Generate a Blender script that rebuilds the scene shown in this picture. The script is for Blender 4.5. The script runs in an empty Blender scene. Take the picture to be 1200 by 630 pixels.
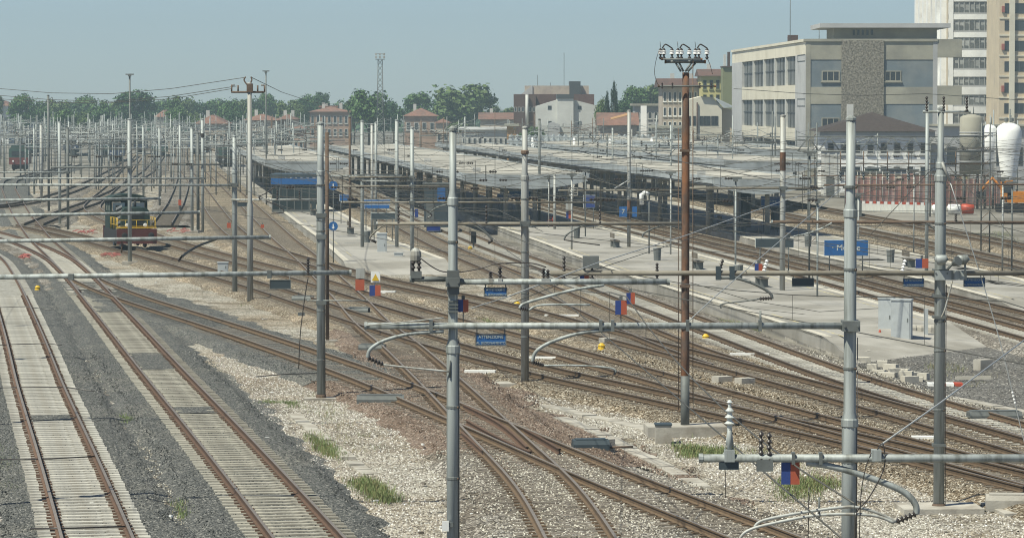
import bpy, math, random
import numpy as np
from mathutils import Vector, Matrix

random.seed(7)
SC = bpy.context.scene
COL = SC.collection

# ------------------------------------------------------------------ camera
F = 4150.0          # focal length in photo pixels (photo 1200 x 630)
HZ = 124.0          # horizon row
CAMZ = 9.4          # height of the eye above the sleepers
PHI = math.atan((315 - HZ) / F)
cam_d = bpy.data.cameras.new("camera")
cam_d.sensor_width = 36.0
cam_d.lens = F / 1200 * 36.0
cam_d.clip_start = 1.0
cam_d.clip_end = 20000.0
cam = bpy.data.objects.new("camera", cam_d)
COL.objects.link(cam)
cam.location = (0, 0, CAMZ)
cam.rotation_euler = (math.pi / 2 - PHI, 0, 0)
SC.camera = cam

# ------------------------------------------------------------------ sky, sun, exposure
SUN_EL = math.radians(58)
SUN_AZ = math.radians(-127)      # clockwise from +Y (view axis); negative is left
to_sun = Vector((math.sin(SUN_AZ) * math.cos(SUN_EL), math.cos(SUN_AZ) * math.cos(SUN_EL), math.sin(SUN_EL)))
world = bpy.data.worlds.new("World")
SC.world = world
world.use_nodes = True
wn, wl = world.node_tree.nodes, world.node_tree.links
bg = wn["Background"]
sky = wn.new("ShaderNodeTexSky")
sky.sky_type = 'NISHITA'
sky.sun_disc = False
sky.sun_elevation = SUN_EL
sky.sun_rotation = SUN_AZ
sky.altitude = 0
sky.air_density = 0.6
sky.dust_density = 0.25
sky.ozone_density = 3.0
wl.new(sky.outputs[0], bg.inputs[0])
bg.inputs[1].default_value = 0.08
sun_d = bpy.data.lights.new("sun", 'SUN')
sun_d.energy = 4.9
sun_d.angle = math.radians(0.6)
sun_d.color = (1.0, 0.975, 0.82)
sun = bpy.data.objects.new("sun", sun_d)
COL.objects.link(sun)
sun.rotation_euler = to_sun.to_track_quat('Z', 'Y').to_euler()
sun.location = (-60, 20, 90)
SC.view_settings.view_transform = 'Standard'
SC.view_settings.look = 'None'
SC.view_settings.gamma = 1.0
SC.view_settings.exposure = 0.4
SC.view_settings.use_curve_mapping = False
HAZE_DENS = 0.00037
SC.cycles.use_denoising = True
SC.cycles.filter_width = 1.1
SC.cycles.max_bounces = 6
SC.cycles.volume_bounces = 0
SC.cycles.diffuse_bounces = 3
SC.cycles.glossy_bounces = 2
SC.cycles.transmission_bounces = 3

# ------------------------------------------------------------------ photo geometry
CP, SP = math.cos(PHI), math.sin(PHI)
def ray(px, py):
    dx, dy = (px - 600) / F, (315 - py) / F
    return Vector((dx, CP + dy * SP, -SP + dy * CP))
def G(px, py, z=0.0):
    """ground point seen at a photo pixel"""
    r = ray(px, py)
    t = (z - CAMZ) / r.z
    return Vector((r.x * t, r.y * t, z))
def P(px, py, Y):
    """point at depth Y seen at a photo pixel"""
    r = ray(px, py)
    t = Y / r.y
    return Vector((r.x * t, Y, CAMZ + r.z * t))
def XP(px, Y, z=0.0):
    """x at depth Y, height z for a photo column"""
    d = Y * CP - (z - CAMZ) * SP
    return (px - 600) / F * d
def ZP(py, Y):
    return P(600, py, Y).z

# ------------------------------------------------------------------ mesh builder
class MB:
    def __init__(s):
        s.v, s.f, s.m, s.s = [], [], [], []
    def add(s, vs, fs, mi=0, smooth=False):
        o = len(s.v)
        s.v += [tuple(v) for v in vs]
        for f in fs:
            s.f.append(tuple(i + o for i in f)); s.m.append(mi); s.s.append(smooth)
        return s
    def obox(s, o, a, b, c, mi=0):
        o, a, b, c = Vector(o), Vector(a), Vector(b), Vector(c)
        vs = [o, o + a, o + a + b, o + b, o + c, o + a + c, o + a + b + c, o + b + c]
        fs = [(0, 3, 2, 1), (4, 5, 6, 7), (0, 1, 5, 4), (1, 2, 6, 5), (2, 3, 7, 6), (3, 0, 4, 7)]
        if a.cross(b).dot(c) < 0: fs = [f[::-1] for f in fs]
        return s.add(vs, fs, mi)
    def box(s, x0, x1, y0, y1, z0, z1, mi=0):
        return s.obox((x0, y0, z0), (x1 - x0, 0, 0), (0, y1 - y0, 0), (0, 0, z1 - z0), mi)
    def cbox(s, c, sx, sy, sz, rz=0, mi=0):
        ca, sa = math.cos(rz), math.sin(rz)
        a, b = Vector((ca, sa, 0)) * sx, Vector((-sa, ca, 0)) * sy
        return s.obox(Vector(c) - a / 2 - b / 2, a, b, (0, 0, sz), mi)
    def tube(s, pts, r, n=8, cap=True, mi=0):
        pts = [Vector(p) for p in pts]
        k = len(pts)
        rr = r if isinstance(r, (list, tuple)) else [r] * k
        t0 = (pts[1] - pts[0]).normalized()
        up = Vector((0, 0, 1)) if abs(t0.z) < 0.9 else Vector((1, 0, 0))
        u = t0.cross(up).normalized()
        vs = []
        for i in range(k):
            t = (pts[min(i + 1, k - 1)] - pts[max(i - 1, 0)]).normalized()
            u = (u - t * u.dot(t)).normalized()
            w = t.cross(u)
            for j in range(n):
                a = 2 * math.pi * j / n
                vs.append(pts[i] + (u * math.cos(a) + w * math.sin(a)) * rr[i])
        fs = [(i * n + j, i * n + (j + 1) % n, (i + 1) * n + (j + 1) % n, (i + 1) * n + j) for i in range(k - 1) for j in range(n)]
        s.add(vs, fs, mi, n > 4)
        if cap:
            o = len(s.v) - len(vs)
            s.f.append(tuple(o + j for j in range(n))[::-1]); s.m.append(mi); s.s.append(False)
            s.f.append(tuple(o + (k - 1) * n + j for j in range(n))); s.m.append(mi); s.s.append(False)
        return s
    def lathe(s, base, prof, n=10, axis=(0, 0, 1), mi=0):
        ax = Vector(axis).normalized()
        u = ax.orthogonal().normalized(); w = ax.cross(u); b = Vector(base)
        vs = []
        for r, z in prof:
            for j in range(n):
                a = 2 * math.pi * j / n
                vs.append(b + ax * z + (u * math.cos(a) + w * math.sin(a)) * max(r, 1e-4))
        k = len(prof)
        fs = [(i * n + j, i * n + (j + 1) % n, (i + 1) * n + (j + 1) % n, (i + 1) * n + j) for i in range(k - 1) for j in range(n)]
        s.add(vs, fs, mi, n >= 16)
        o = len(s.v) - len(vs)
        for f in (tuple(range(n))[::-1], tuple((k - 1) * n + j for j in range(n))):
            s.f.append(tuple(o + i for i in f)); s.m.append(mi); s.s.append(False)
        return s
    def prism(s, poly, z0, z1, mi=0):
        n = len(poly)
        vs = [(x, y, z0) for x, y in poly] + [(x, y, z1) for x, y in poly]
        area = sum(poly[i][0] * poly[(i + 1) % n][1] - poly[(i + 1) % n][0] * poly[i][1] for i in range(n))
        fs = [tuple(range(n))[::-1], tuple(range(n, 2 * n))] + [(i, (i + 1) % n, n + (i + 1) % n, n + i) for i in range(n)]
        if area < 0: fs = [f[::-1] for f in fs]
        return s.add(vs, fs, mi)

ORG = {}
def mesh_from(name, mb, mats, off=(0, 0, 0)):
    me = bpy.data.meshes.new(name)
    ox, oy, oz = off
    me.from_pydata([(x - ox, y - oy, z - oz) for x, y, z in mb.v], [], mb.f)
    for m in (mats if isinstance(mats, (list, tuple)) else [mats]): me.materials.append(m)
    me.polygons.foreach_set("material_index", mb.m)
    me.polygons.foreach_set("use_smooth", mb.s)
    me.update()
    return me
def part(name, mb, mats, parent):
    org = ORG[parent.name]
    o = bpy.data.objects.new(name, mesh_from(name, mb, mats, org))
    COL.objects.link(o); o.parent = parent
    ORG[o.name] = org
    return o
def tag(o, label, cat, group=None):
    o["label"] = label; o["category"] = cat
    if group: o["group"] = group
    return o
def thing(name, label, cat, loc=(0, 0, 0), group=None):
    o = bpy.data.objects.new(name, None)
    o.empty_display_size = 0.3
    COL.objects.link(o); o.location = loc
    ORG[o.name] = tuple(loc)
    return tag(o, label, cat, group)
def solo(name, mb, mats, label, cat, group=None, loc=None):
    if loc is None:
        loc = tuple(sum(c) / len(mb.v) for c in zip(*mb.v))
        loc = (loc[0], loc[1], min(v[2] for v in mb.v))
    o = bpy.data.objects.new(name, mesh_from(name, mb, mats, loc))
    COL.objects.link(o); o.location = loc
    ORG[o.name] = tuple(loc)
    return tag(o, label, cat, group)
def struct(name, mb, mats, kind="structure"):
    o = bpy.data.objects.new(name, mesh_from(name, mb, mats))
    COL.objects.link(o); o["kind"] = kind
    ORG[o.name] = (0, 0, 0)
    return o
def kid(name, me, parent, loc, rz=0, scale=None):
    """a part that shares mesh data, placed in world coordinates"""
    o = bpy.data.objects.new(name, me)
    COL.objects.link(o); o.parent = parent
    g = ORG[parent.name]
    o.location = (loc[0] - g[0], loc[1] - g[1], loc[2] - g[2]); o.rotation_euler = (0, 0, rz)
    if scale: o.scale = scale
    return o
def copy_tree(o, parent=None):
    c = o.copy(); COL.objects.link(c); c.parent = parent
    for ch in list(o.children): copy_tree(ch, c)
    return c

# ------------------------------------------------------------------ materials
def mat(name, col, rough=0.75, metal=0.0, var=0.18, scale=2.0, col2=None, amt=0.5, scale2=0.6, bump=0.0, bscale=25.0, sharp=0.12, stretch=None, spec=0.4):
    m = bpy.data.materials.new(name); m.use_nodes = True
    n, l = m.node_tree.nodes, m.node_tree.links
    b = n["Principled BSDF"]
    b.inputs["Roughness"].default_value = rough
    b.inputs["Metallic"].default_value = metal
    b.inputs["Specular IOR Level"].default_value = spec
    tc = n.new("ShaderNodeTexCoord")
    vec = tc.outputs["Object"]
    if stretch:
        mp = n.new("ShaderNodeMapping"); mp.inputs["Scale"].default_value = stretch
        l.new(vec, mp.inputs[0]); vec = mp.outputs[0]
    no = n.new("ShaderNodeTexNoise"); no.inputs["Scale"].default_value = scale; no.inputs["Detail"].default_value = 6
    no.inputs["Roughness"].default_value = 0.65
    l.new(vec, no.inputs["Vector"])
    mr = n.new("ShaderNodeMapRange"); mr.inputs[1].default_value = 0.25; mr.inputs[2].default_value = 0.75
    mr.inputs[3].default_value = 1 - var; mr.inputs[4].default_value = 1 + var
    l.new(no.outputs[0], mr.inputs[0])
    oi = n.new("ShaderNodeObjectInfo")
    mr2 = n.new("ShaderNodeMapRange"); mr2.inputs[3].default_value = 1 - var * 0.5; mr2.inputs[4].default_value = 1 + var * 0.5
    l.new(oi.outputs["Random"], mr2.inputs[0])
    mm = n.new("ShaderNodeMath"); mm.operation = 'MULTIPLY'
    l.new(mr.outputs[0], mm.inputs[0]); l.new(mr2.outputs[0], mm.inputs[1])
    src = None
    if col2 is not None:
        n2 = n.new("ShaderNodeTexNoise"); n2.inputs["Scale"].default_value = scale2; n2.inputs["Detail"].default_value = 7
        n2.inputs["Roughness"].default_value = 0.6
        l.new(vec, n2.inputs["Vector"])
        r2 = n.new("ShaderNodeMapRange"); r2.interpolation_type = 'SMOOTHSTEP'
        th = 0.75 - 0.5 * amt
        r2.inputs[1].default_value = th - sharp; r2.inputs[2].default_value = th + sharp
        l.new(n2.outputs[0], r2.inputs[0])
        mx = n.new("ShaderNodeMix"); mx.data_type = 'RGBA'
        mx.inputs[6].default_value = (*col, 1); mx.inputs[7].default_value = (*col2, 1)
        l.new(r2.outputs[0], mx.inputs[0])
        src = mx.outputs[2]
    vm = n.new("ShaderNodeVectorMath"); vm.operation = 'MULTIPLY'
    if src: l.new(src, vm.inputs[0])
    else: vm.inputs[0].default_value = col
    l.new(mm.outputs[0], vm.inputs[1])
    l.new(vm.outputs[0], b.inputs["Base Color"])
    if bump:
        nb = n.new("ShaderNodeTexNoise"); nb.inputs["Scale"].default_value = bscale; nb.inputs["Detail"].default_value = 4
        l.new(vec, nb.inputs["Vector"])
        bp = n.new("ShaderNodeBump"); bp.inputs["Strength"].default_value = bump; bp.inputs["Distance"].default_value = 0.05
        l.new(nb.outputs[0], bp.inputs["Height"]); l.new(bp.outputs[0], b.inputs["Normal"])
    return m

def gravel(name, stops, cell=17.0, stain=None, stain_amt=0.4, stain_scale=0.16, bump=0.9, stain2=None):
    """voronoi stones: stops = [(pos, colour)...]"""
    m = bpy.data.materials.new(name); m.use_nodes = True
    n, l = m.node_tree.nodes, m.node_tree.links
    b = n["Principled BSDF"]; b.inputs["Roughness"].default_value = 0.92; b.inputs["Specular IOR Level"].default_value = 0.2
    tc = n.new("ShaderNodeTexCoord")
    vo = n.new("ShaderNodeTexVoronoi"); vo.inputs["Scale"].default_value = cell
    l.new(tc.outputs["Object"], vo.inputs["Vector"])
    sx = n.new("ShaderNodeSeparateColor"); l.new(vo.outputs["Color"], sx.inputs[0])
    rp = n.new("ShaderNodeValToRGB")
    el = rp.color_ramp.elements
    while len(el) < len(stops): el.new(0.5)
    for e, (p, c) in zip(el, stops): e.position = p; e.color = (*c, 1)
    l.new(sx.outputs[0], rp.inputs[0])
    cur = rp.outputs[0]
    def patch(cur, colr, amt, scl, sharp, seed):
        no = n.new("ShaderNodeTexNoise"); no.noise_dimensions = '4D'; no.inputs["W"].default_value = seed
        no.inputs["Scale"].default_value = scl; no.inputs["Detail"].default_value = 8; no.inputs["Roughness"].default_value = 0.62
        l.new(tc.outputs["Object"], no.inputs["Vector"])
        r2 = n.new("ShaderNodeMapRange"); r2.interpolation_type = 'SMOOTHSTEP'
        th = 0.75 - 0.5 * amt
        r2.inputs[1].default_value = th - sharp; r2.inputs[2].default_value = th + sharp
        r2.inputs[4].default_value = 0.85
        l.new(no.outputs[0], r2.inputs[0])
        mx = n.new("ShaderNodeMix"); mx.data_type = 'RGBA'; mx.blend_type = 'MIX'
        ml = n.new("ShaderNodeMix"); ml.data_type = 'RGBA'; ml.blend_type = 'MULTIPLY'; ml.inputs[0].default_value = 1
        l.new(cur, ml.inputs[6]); ml.inputs[7].default_value = (*colr, 1)
        l.new(r2.outputs[0], mx.inputs[0]); l.new(cur, mx.inputs[6]); l.new(ml.outputs[2], mx.inputs[7])
        return mx.outputs[2]
    if stain: cur = patch(cur, stain, stain_amt, stain_scale, 0.1, 0.0)
    if stain2: cur = patch(cur, stain2, 0.4, stain_scale * 3.1, 0.07, 5.0)
    l.new(cur, b.inputs["Base Color"])
    bp = n.new("ShaderNodeBump"); bp.inputs["Strength"].default_value = bump; bp.inputs["Distance"].default_value = 0.05
    bp.invert = True
    l.new(vo.outputs["Distance"], bp.inputs["Height"]); l.new(bp.outputs[0], b.inputs["Normal"])
    return m

def glass_mat(name, col=(0.03, 0.035, 0.04), rough=0.12):
    return mat(name, col, rough=rough, var=0.5, scale=0.35, spec=0.6)

PALE = [(0.0, (0.055, 0.048, 0.038)), (0.3, (0.21, 0.188, 0.148)), (0.6, (0.40, 0.368, 0.305)), (1.0, (0.68, 0.655, 0.58))]
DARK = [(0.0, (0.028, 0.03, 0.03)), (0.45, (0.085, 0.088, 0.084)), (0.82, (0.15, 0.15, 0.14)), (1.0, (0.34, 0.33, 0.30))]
RUST = [(0.0, (0.06, 0.045, 0.035)), (0.4, (0.16, 0.115, 0.085)), (0.8, (0.27, 0.20, 0.155)), (1.0, (0.45, 0.40, 0.34))]
BROWN = [(0.0, (0.038, 0.029, 0.018)), (0.42, (0.13, 0.099, 0.064)), (0.75, (0.235, 0.19, 0.135)), (1.0, (0.57, 0.53, 0.44))]
MIXED = [(0.0, (0.05, 0.045, 0.04)), (0.4, (0.14, 0.125, 0.105)), (0.75, (0.27, 0.245, 0.21)), (1.0, (0.55, 0.52, 0.47))]
GREYG = [(0.0, (0.05, 0.048, 0.045)), (0.5, (0.13, 0.125, 0.115)), (0.9, (0.21, 0.20, 0.185)), (1.0, (0.5, 0.48, 0.44))]
M = {}
M['g_pale'] = gravel('pale_gravel', PALE, 18, stain=(0.75, 0.66, 0.56), stain_amt=0.45, stain2=(0.55, 0.52, 0.47))
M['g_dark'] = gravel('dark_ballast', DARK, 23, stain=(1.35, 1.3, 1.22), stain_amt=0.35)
M['g_rust'] = gravel('rust_ballast', RUST, 20, stain=(0.6, 0.55, 0.5), stain_amt=0.4)
M['g_brown'] = gravel('brown_ballast', BROWN, 20, stain=(1.8, 1.75, 1.7), stain_amt=0.35, stain_scale=0.3)
M['g_mixed'] = gravel('mixed_ballast', MIXED, 15, stain=(0.55, 0.5, 0.44), stain_amt=0.5)
M['g_grey'] = gravel('grey_grit', GREYG, 15, stain=(0.7, 0.66, 0.6), stain_amt=0.4)
M['earth'] = mat('yard_earth', (0.22, 0.205, 0.175), 0.95, var=0.3, scale=0.35, col2=(0.115, 0.105, 0.085), amt=0.5, scale2=0.05, bump=0.5, bscale=6)
M['rail_side'] = mat('rusty_rail', (0.105, 0.062, 0.04), 0.85, var=0.3, scale=6)
M['rail_top'] = mat('worn_rail_head', (0.235, 0.20, 0.165), 0.5, metal=0.35, var=0.2, scale=3)
M['rail_side2'] = mat('brown_rail', (0.108, 0.073, 0.044), 0.85, var=0.3, scale=6)
M['concrete_sl'] = mat('concrete_sleeper', (0.42, 0.405, 0.36), 0.9, var=0.28, scale=5, col2=(0.27, 0.245, 0.20), amt=0.35, scale2=2)
M['wood_sl'] = mat('timber_sleeper', (0.115, 0.097, 0.075), 0.92, var=0.35, scale=8, col2=(0.19, 0.165, 0.135), amt=0.4, scale2=3)
M['steel'] = mat('galvanised_steel', (0.345, 0.37, 0.36), 0.6, metal=0.15, var=0.14, scale=3.0, col2=(0.17, 0.18, 0.165), amt=0.42, scale2=4.0, stretch=(1.6, 1.6, 0.09))
M['steel2'] = mat('pale_steel', (0.40, 0.41, 0.39), 0.6, metal=0.15, var=0.15, scale=2.0, col2=(0.25, 0.235, 0.20), amt=0.45, scale2=4.0, stretch=(1.6, 1.6, 0.09))
M['steel_d'] = mat('dull_dark_steel', (0.135, 0.145, 0.14), 0.65, metal=0.2, var=0.25, scale=3)
M['rust'] = mat('rusty_steel', (0.185, 0.085, 0.042), 0.9, var=0.45, scale=5, col2=(0.08, 0.058, 0.047), amt=0.5, scale2=2.2, stretch=(1, 1, 0.4))
M['rust_d'] = mat('dark_rusty_steel', (0.13, 0.09, 0.065), 0.9, var=0.3, scale=4)
M['tube_br'] = mat('weathered_beam', (0.235, 0.215, 0.175), 0.75, var=0.2, scale=3, col2=(0.14, 0.12, 0.09), amt=0.4)
M['steel_far'] = mat('weathered_far_steel', (0.23, 0.25, 0.25), 0.7, metal=0.1, var=0.25, scale=2)
M['ceram_g'] = mat('grey_porcelain', (0.46, 0.48, 0.46), 0.3, var=0.12)
M['concrete_sl2'] = mat('dirty_concrete_sleeper', (0.345, 0.325, 0.27), 0.92, var=0.25, scale=5, col2=(0.19, 0.175, 0.145), amt=0.42, scale2=1.5)
M['ceramic'] = mat('white_porcelain', (0.72, 0.72, 0.70), 0.25, var=0.08)
M['ceram_b'] = mat('brown_porcelain', (0.045, 0.038, 0.035), 0.3, var=0.2)
M['blue'] = mat('blue_enamel', (0.022, 0.105, 0.29), 0.45, var=0.15, scale=4)
M['red'] = mat('red_enamel', (0.42, 0.07, 0.035), 0.5, var=0.2, scale=5)
M['flag_bl'] = mat('flag_blue', (0.028, 0.055, 0.20), 0.5, var=0.15)
M['flag_rd'] = mat('flag_red', (0.36, 0.085, 0.045), 0.5, var=0.15)
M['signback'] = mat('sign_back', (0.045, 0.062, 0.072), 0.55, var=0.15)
M['white'] = mat('white_paint', (0.74, 0.74, 0.71), 0.55, var=0.08)
M['yellow'] = mat('yellow_paint', (0.62, 0.40, 0.025), 0.5, var=0.15)
M['conc'] = mat('old_concrete', (0.40, 0.375, 0.325), 0.92, var=0.18, scale=2.5, col2=(0.26, 0.235, 0.195), amt=0.4, scale2=1.0, bump=0.2)
M['plat'] = mat('platform_asphalt', (0.335, 0.318, 0.285), 0.93, var=0.14, scale=0.9, col2=(0.235, 0.22, 0.19), amt=0.5, scale2=0.16, bump=0.25, bscale=30, sharp=.08)
M['plat_edge'] = mat('platform_edge_stone', (0.50, 0.465, 0.39), 0.88, var=0.14, scale=2)
M['wire'] = mat('copper_wire', (0.085, 0.082, 0.072), 0.6, metal=0.3, var=0.2)
M['wire_l'] = mat('bright_wire', (0.42, 0.43, 0.42), 0.5, metal=0.3, var=0.1)
M['cab_grey'] = mat('cabinet_grey', (0.40, 0.425, 0.43), 0.55, var=0.1, scale=2, col2=(0.33, 0.345, 0.34), amt=0.35)
M['letter'] = mat('sign_lettering', (0.60, 0.62, 0.58), 0.6, var=0.05)
M['letter_y'] = mat('faded_lettering', (0.42, 0.47, 0.42), 0.6, var=0.15)

# ------------------------------------------------------------------ writing
def text_part(name, s, centre, size, m, parent, nx=(1, 0, 0), spread=1.0, ext=0.003):
    cu = bpy.data.curves.new(name, 'FONT'); cu.body = s; cu.size = size; cu.align_x = 'CENTER'; cu.align_y = 'CENTER'
    cu.space_character = spread; cu.extrude = ext
    tmp = bpy.data.objects.new(name + "_tmp", cu); COL.objects.link(tmp)
    bpy.context.view_layer.update()
    me = bpy.data.meshes.new_from_object(tmp.evaluated_get(bpy.context.evaluated_depsgraph_get()))
    bpy.data.objects.remove(tmp); bpy.data.curves.remove(cu)
    me.materials.clear(); me.materials.append(m)
    x = Vector(nx).normalized(); up = Vector((0, 0, 1)); nrm = x.cross(up)
    g = ORG[parent.name]; c = Vector(centre)
    for v in me.vertices:
        p = c + x * v.co.x + up * v.co.y + nrm * v.co.z
        v.co = (p.x - g[0], p.y - g[1], p.z - g[2])
    o = bpy.data.objects.new(name, me); COL.objects.link(o); o.parent = parent; ORG[o.name] = g
    return o

# ================================================================== GROUND
struct('ground', MB().add([(-6000, -200, -0.2), (6000, -200, -0.2), (6000, 9000, -0.2), (-6000, 9000, -0.2)], [(0, 1, 2, 3)]), M['earth'])

def jitter_poly(pts, step=0.7, amp=0.22, seed=1):
    rn = random.Random(seed); out = []
    n = len(pts)
    for i in range(n):
        a, b = pts[i], pts[(i + 1) % n]
        d = (b - a).length; k = max(1, min(160, int(d / step)))
        nr = Vector((-(b - a).y, (b - a).x, 0)).normalized() if d > 0 else Vector((0, 0, 0))
        w = 0
        for j in range(k):
            w = w * 0.6 + rn.uniform(-amp, amp) * (0 if j == 0 else 1)
            out.append(a + (b - a) * (j / k) + nr * w)
    return out
ZPATCH = [-0.17]
EMIT = {'pale': [], 'dark': [], 'rust': [], 'brown': [], 'mixed': [], 'grey': []}
def patch(name, px, key, seed=1, amp=0.25, emit=None):
    ZPATCH[0] += 0.005
    pts = [G(x, y, 0.0) for x, y in px]
    poly = jitter_poly(pts, amp=amp, seed=seed)
    z = ZPATCH[0]
    mb = MB().add([(p.x, p.y, z) for p in poly], [tuple(range(len(poly)))])
    o = struct(name, mb, M['g_' + key])
    EMIT[emit or key].append(([(p.x, p.y) for p in pts], z))
    return o
# wide zones of stones between the tracks, as traced in the photograph
patch('pale_gravel_ground', [(-60, 645), (-60, 215), (0, 208), (120, 204), (230, 204), (290, 232), (420, 300), (560, 330), (900, 470), (1260, 600), (1260, 645)], 'pale', 2)
patch('grey_grit_ground', [(1003, 415), (930, 372), (1085, 372), (1260, 385), (1260, 520), (1180, 495), (1100, 470), (1040, 448)], 'grey', 3)
patch('dark_ballast_ground', [(-80, 648), (-80, 300), (20, 285), (60, 296), (130, 322), (205, 345), (300, 376), (375, 402), (440, 428), (430, 448), (360, 428), (290, 408), (225, 395), (212, 402), (300, 462), (345, 505), (405, 568), (465, 648)], 'dark', 4)
patch('pale_streak_ground', [(83, 402), (103, 400), (112, 440), (140, 490), (172, 545), (190, 590), (215, 648), (175, 648), (150, 570), (120, 500), (88, 450)], 'mixed', 5, 0.35)
patch('pale_verge_ground', [(-80, 560), (-20, 525), (18, 520), (30, 560), (48, 648), (-80, 648)], 'pale', 6)
patch('rust_ballast_ground', [(395, 335), (460, 352), (620, 405), (700, 440), (610, 445), (640, 478), (700, 500), (770, 525), (880, 590), (960, 645), (800, 645), (700, 600), (600, 540), (520, 500), (440, 465), (470, 440), (420, 400), (375, 365)], 'rust', 7, 0.4)
patch('dark_switch_ground', [(545, 540), (590, 560), (660, 560), (760, 590), (860, 648), (545, 648)], 'mixed', 8, 0.4)
patch('brown_throat_ground', [(300, 318), (400, 318), (500, 350), (640, 392), (800, 425), (1000, 470), (1260, 540), (1260, 600), (1100, 560), (900, 505), (700, 460), (560, 425), (440, 392), (330, 352)], 'mixed', 9, 0.5)

# ================================================================== TRACKS
def smooth_path(pts, sig=7.0, step=1.0):
    A = np.array([(p.x, p.y) for p in pts])
    d = np.r_[0, np.cumsum(np.hypot(*np.diff(A, axis=0).T))]
    n = max(8, int(d[-1] / step)); t = np.linspace(0, d[-1], n)
    x, y = np.interp(t, d, A[:, 0]), np.interp(t, d, A[:, 1])
    k = int(3 * sig / step); w = np.exp(-0.5 * (np.arange(-k, k + 1) * step / sig) ** 2); w /= w.sum()
    def f(a):
        m = min(5, n - 1)
        s0, s1 = (a[m] - a[0]) / m, (a[-1] - a[-1 - m]) / m
        pad = np.r_[a[0] + s0 * np.arange(-k, 0), a, a[-1] + s1 * np.arange(1, k + 1)]
        return np.convolve(pad, w, 'valid')
    return np.c_[f(x), f(y)]
RAILP = [(-.072, 0), (.072, 0), (.072, .014), (.014, .035), (.012, .12), (.036, .132), (.036, .165), (-.036, .165), (-.036, .132), (-.012, .12), (-.014, .035), (-.072, .014)]
TR = {}
SL_ME = {}
def sleeper_mesh(kind):
    if kind in SL_ME: return SL_ME[kind]
    mb = MB()
    if kind.startswith('concrete'):
        # trapezoid section, waisted in the middle
        secs = [(-1.2, .15, .0), (-.45, .15, .0), (-.3, .135, -.003), (.3, .135, -.003), (.45, .15, .0), (1.2, .15, .0)]
        vs = []
        for x, w, dz in secs: vs += [(x, -w, -.16), (x, -w * .78, dz), (x, w * .78, dz), (x, w, -.16)]
        fs = [(0, 1, 2, 3), (23, 22, 21, 20)]
        for i in range(5):
            a = i * 4; b = a + 4
            fs += [(a, b, b + 1, a + 1), (a + 1, b + 1, b + 2, a + 2), (a + 2, b + 2, b + 3, a + 3)]
        mb.add(vs, [f[::-1] for f in fs])
        for x in (-.87, -.64, .64, .87): mb.box(x - .05, x + .05, -.07, .07, -.01, .035, 1)
        SL_ME[kind] = mesh_from('sleeper', mb, [M['concrete_sl2' if kind == 'concrete2' else 'concrete_sl'], M['rail_side']])
    else:
        mb.box(-1.3, 1.3, -.125, .125, -.16, 0)
        for x in (-.9, -.61, .61, .9): mb.box(x - .07, x + .07, -.08, .08, -.01, .03, 1)
        SL_ME[kind] = mesh_from('sleeper', mb, [M['wood_sl'], M['rail_side2']])
    return SL_ME[kind]
BEDZ = {'dark': .001, 'brown': .004, 'rust': -.002, 'mixed': -.02, 'pale': -.02, 'grey': -.02}
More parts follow.
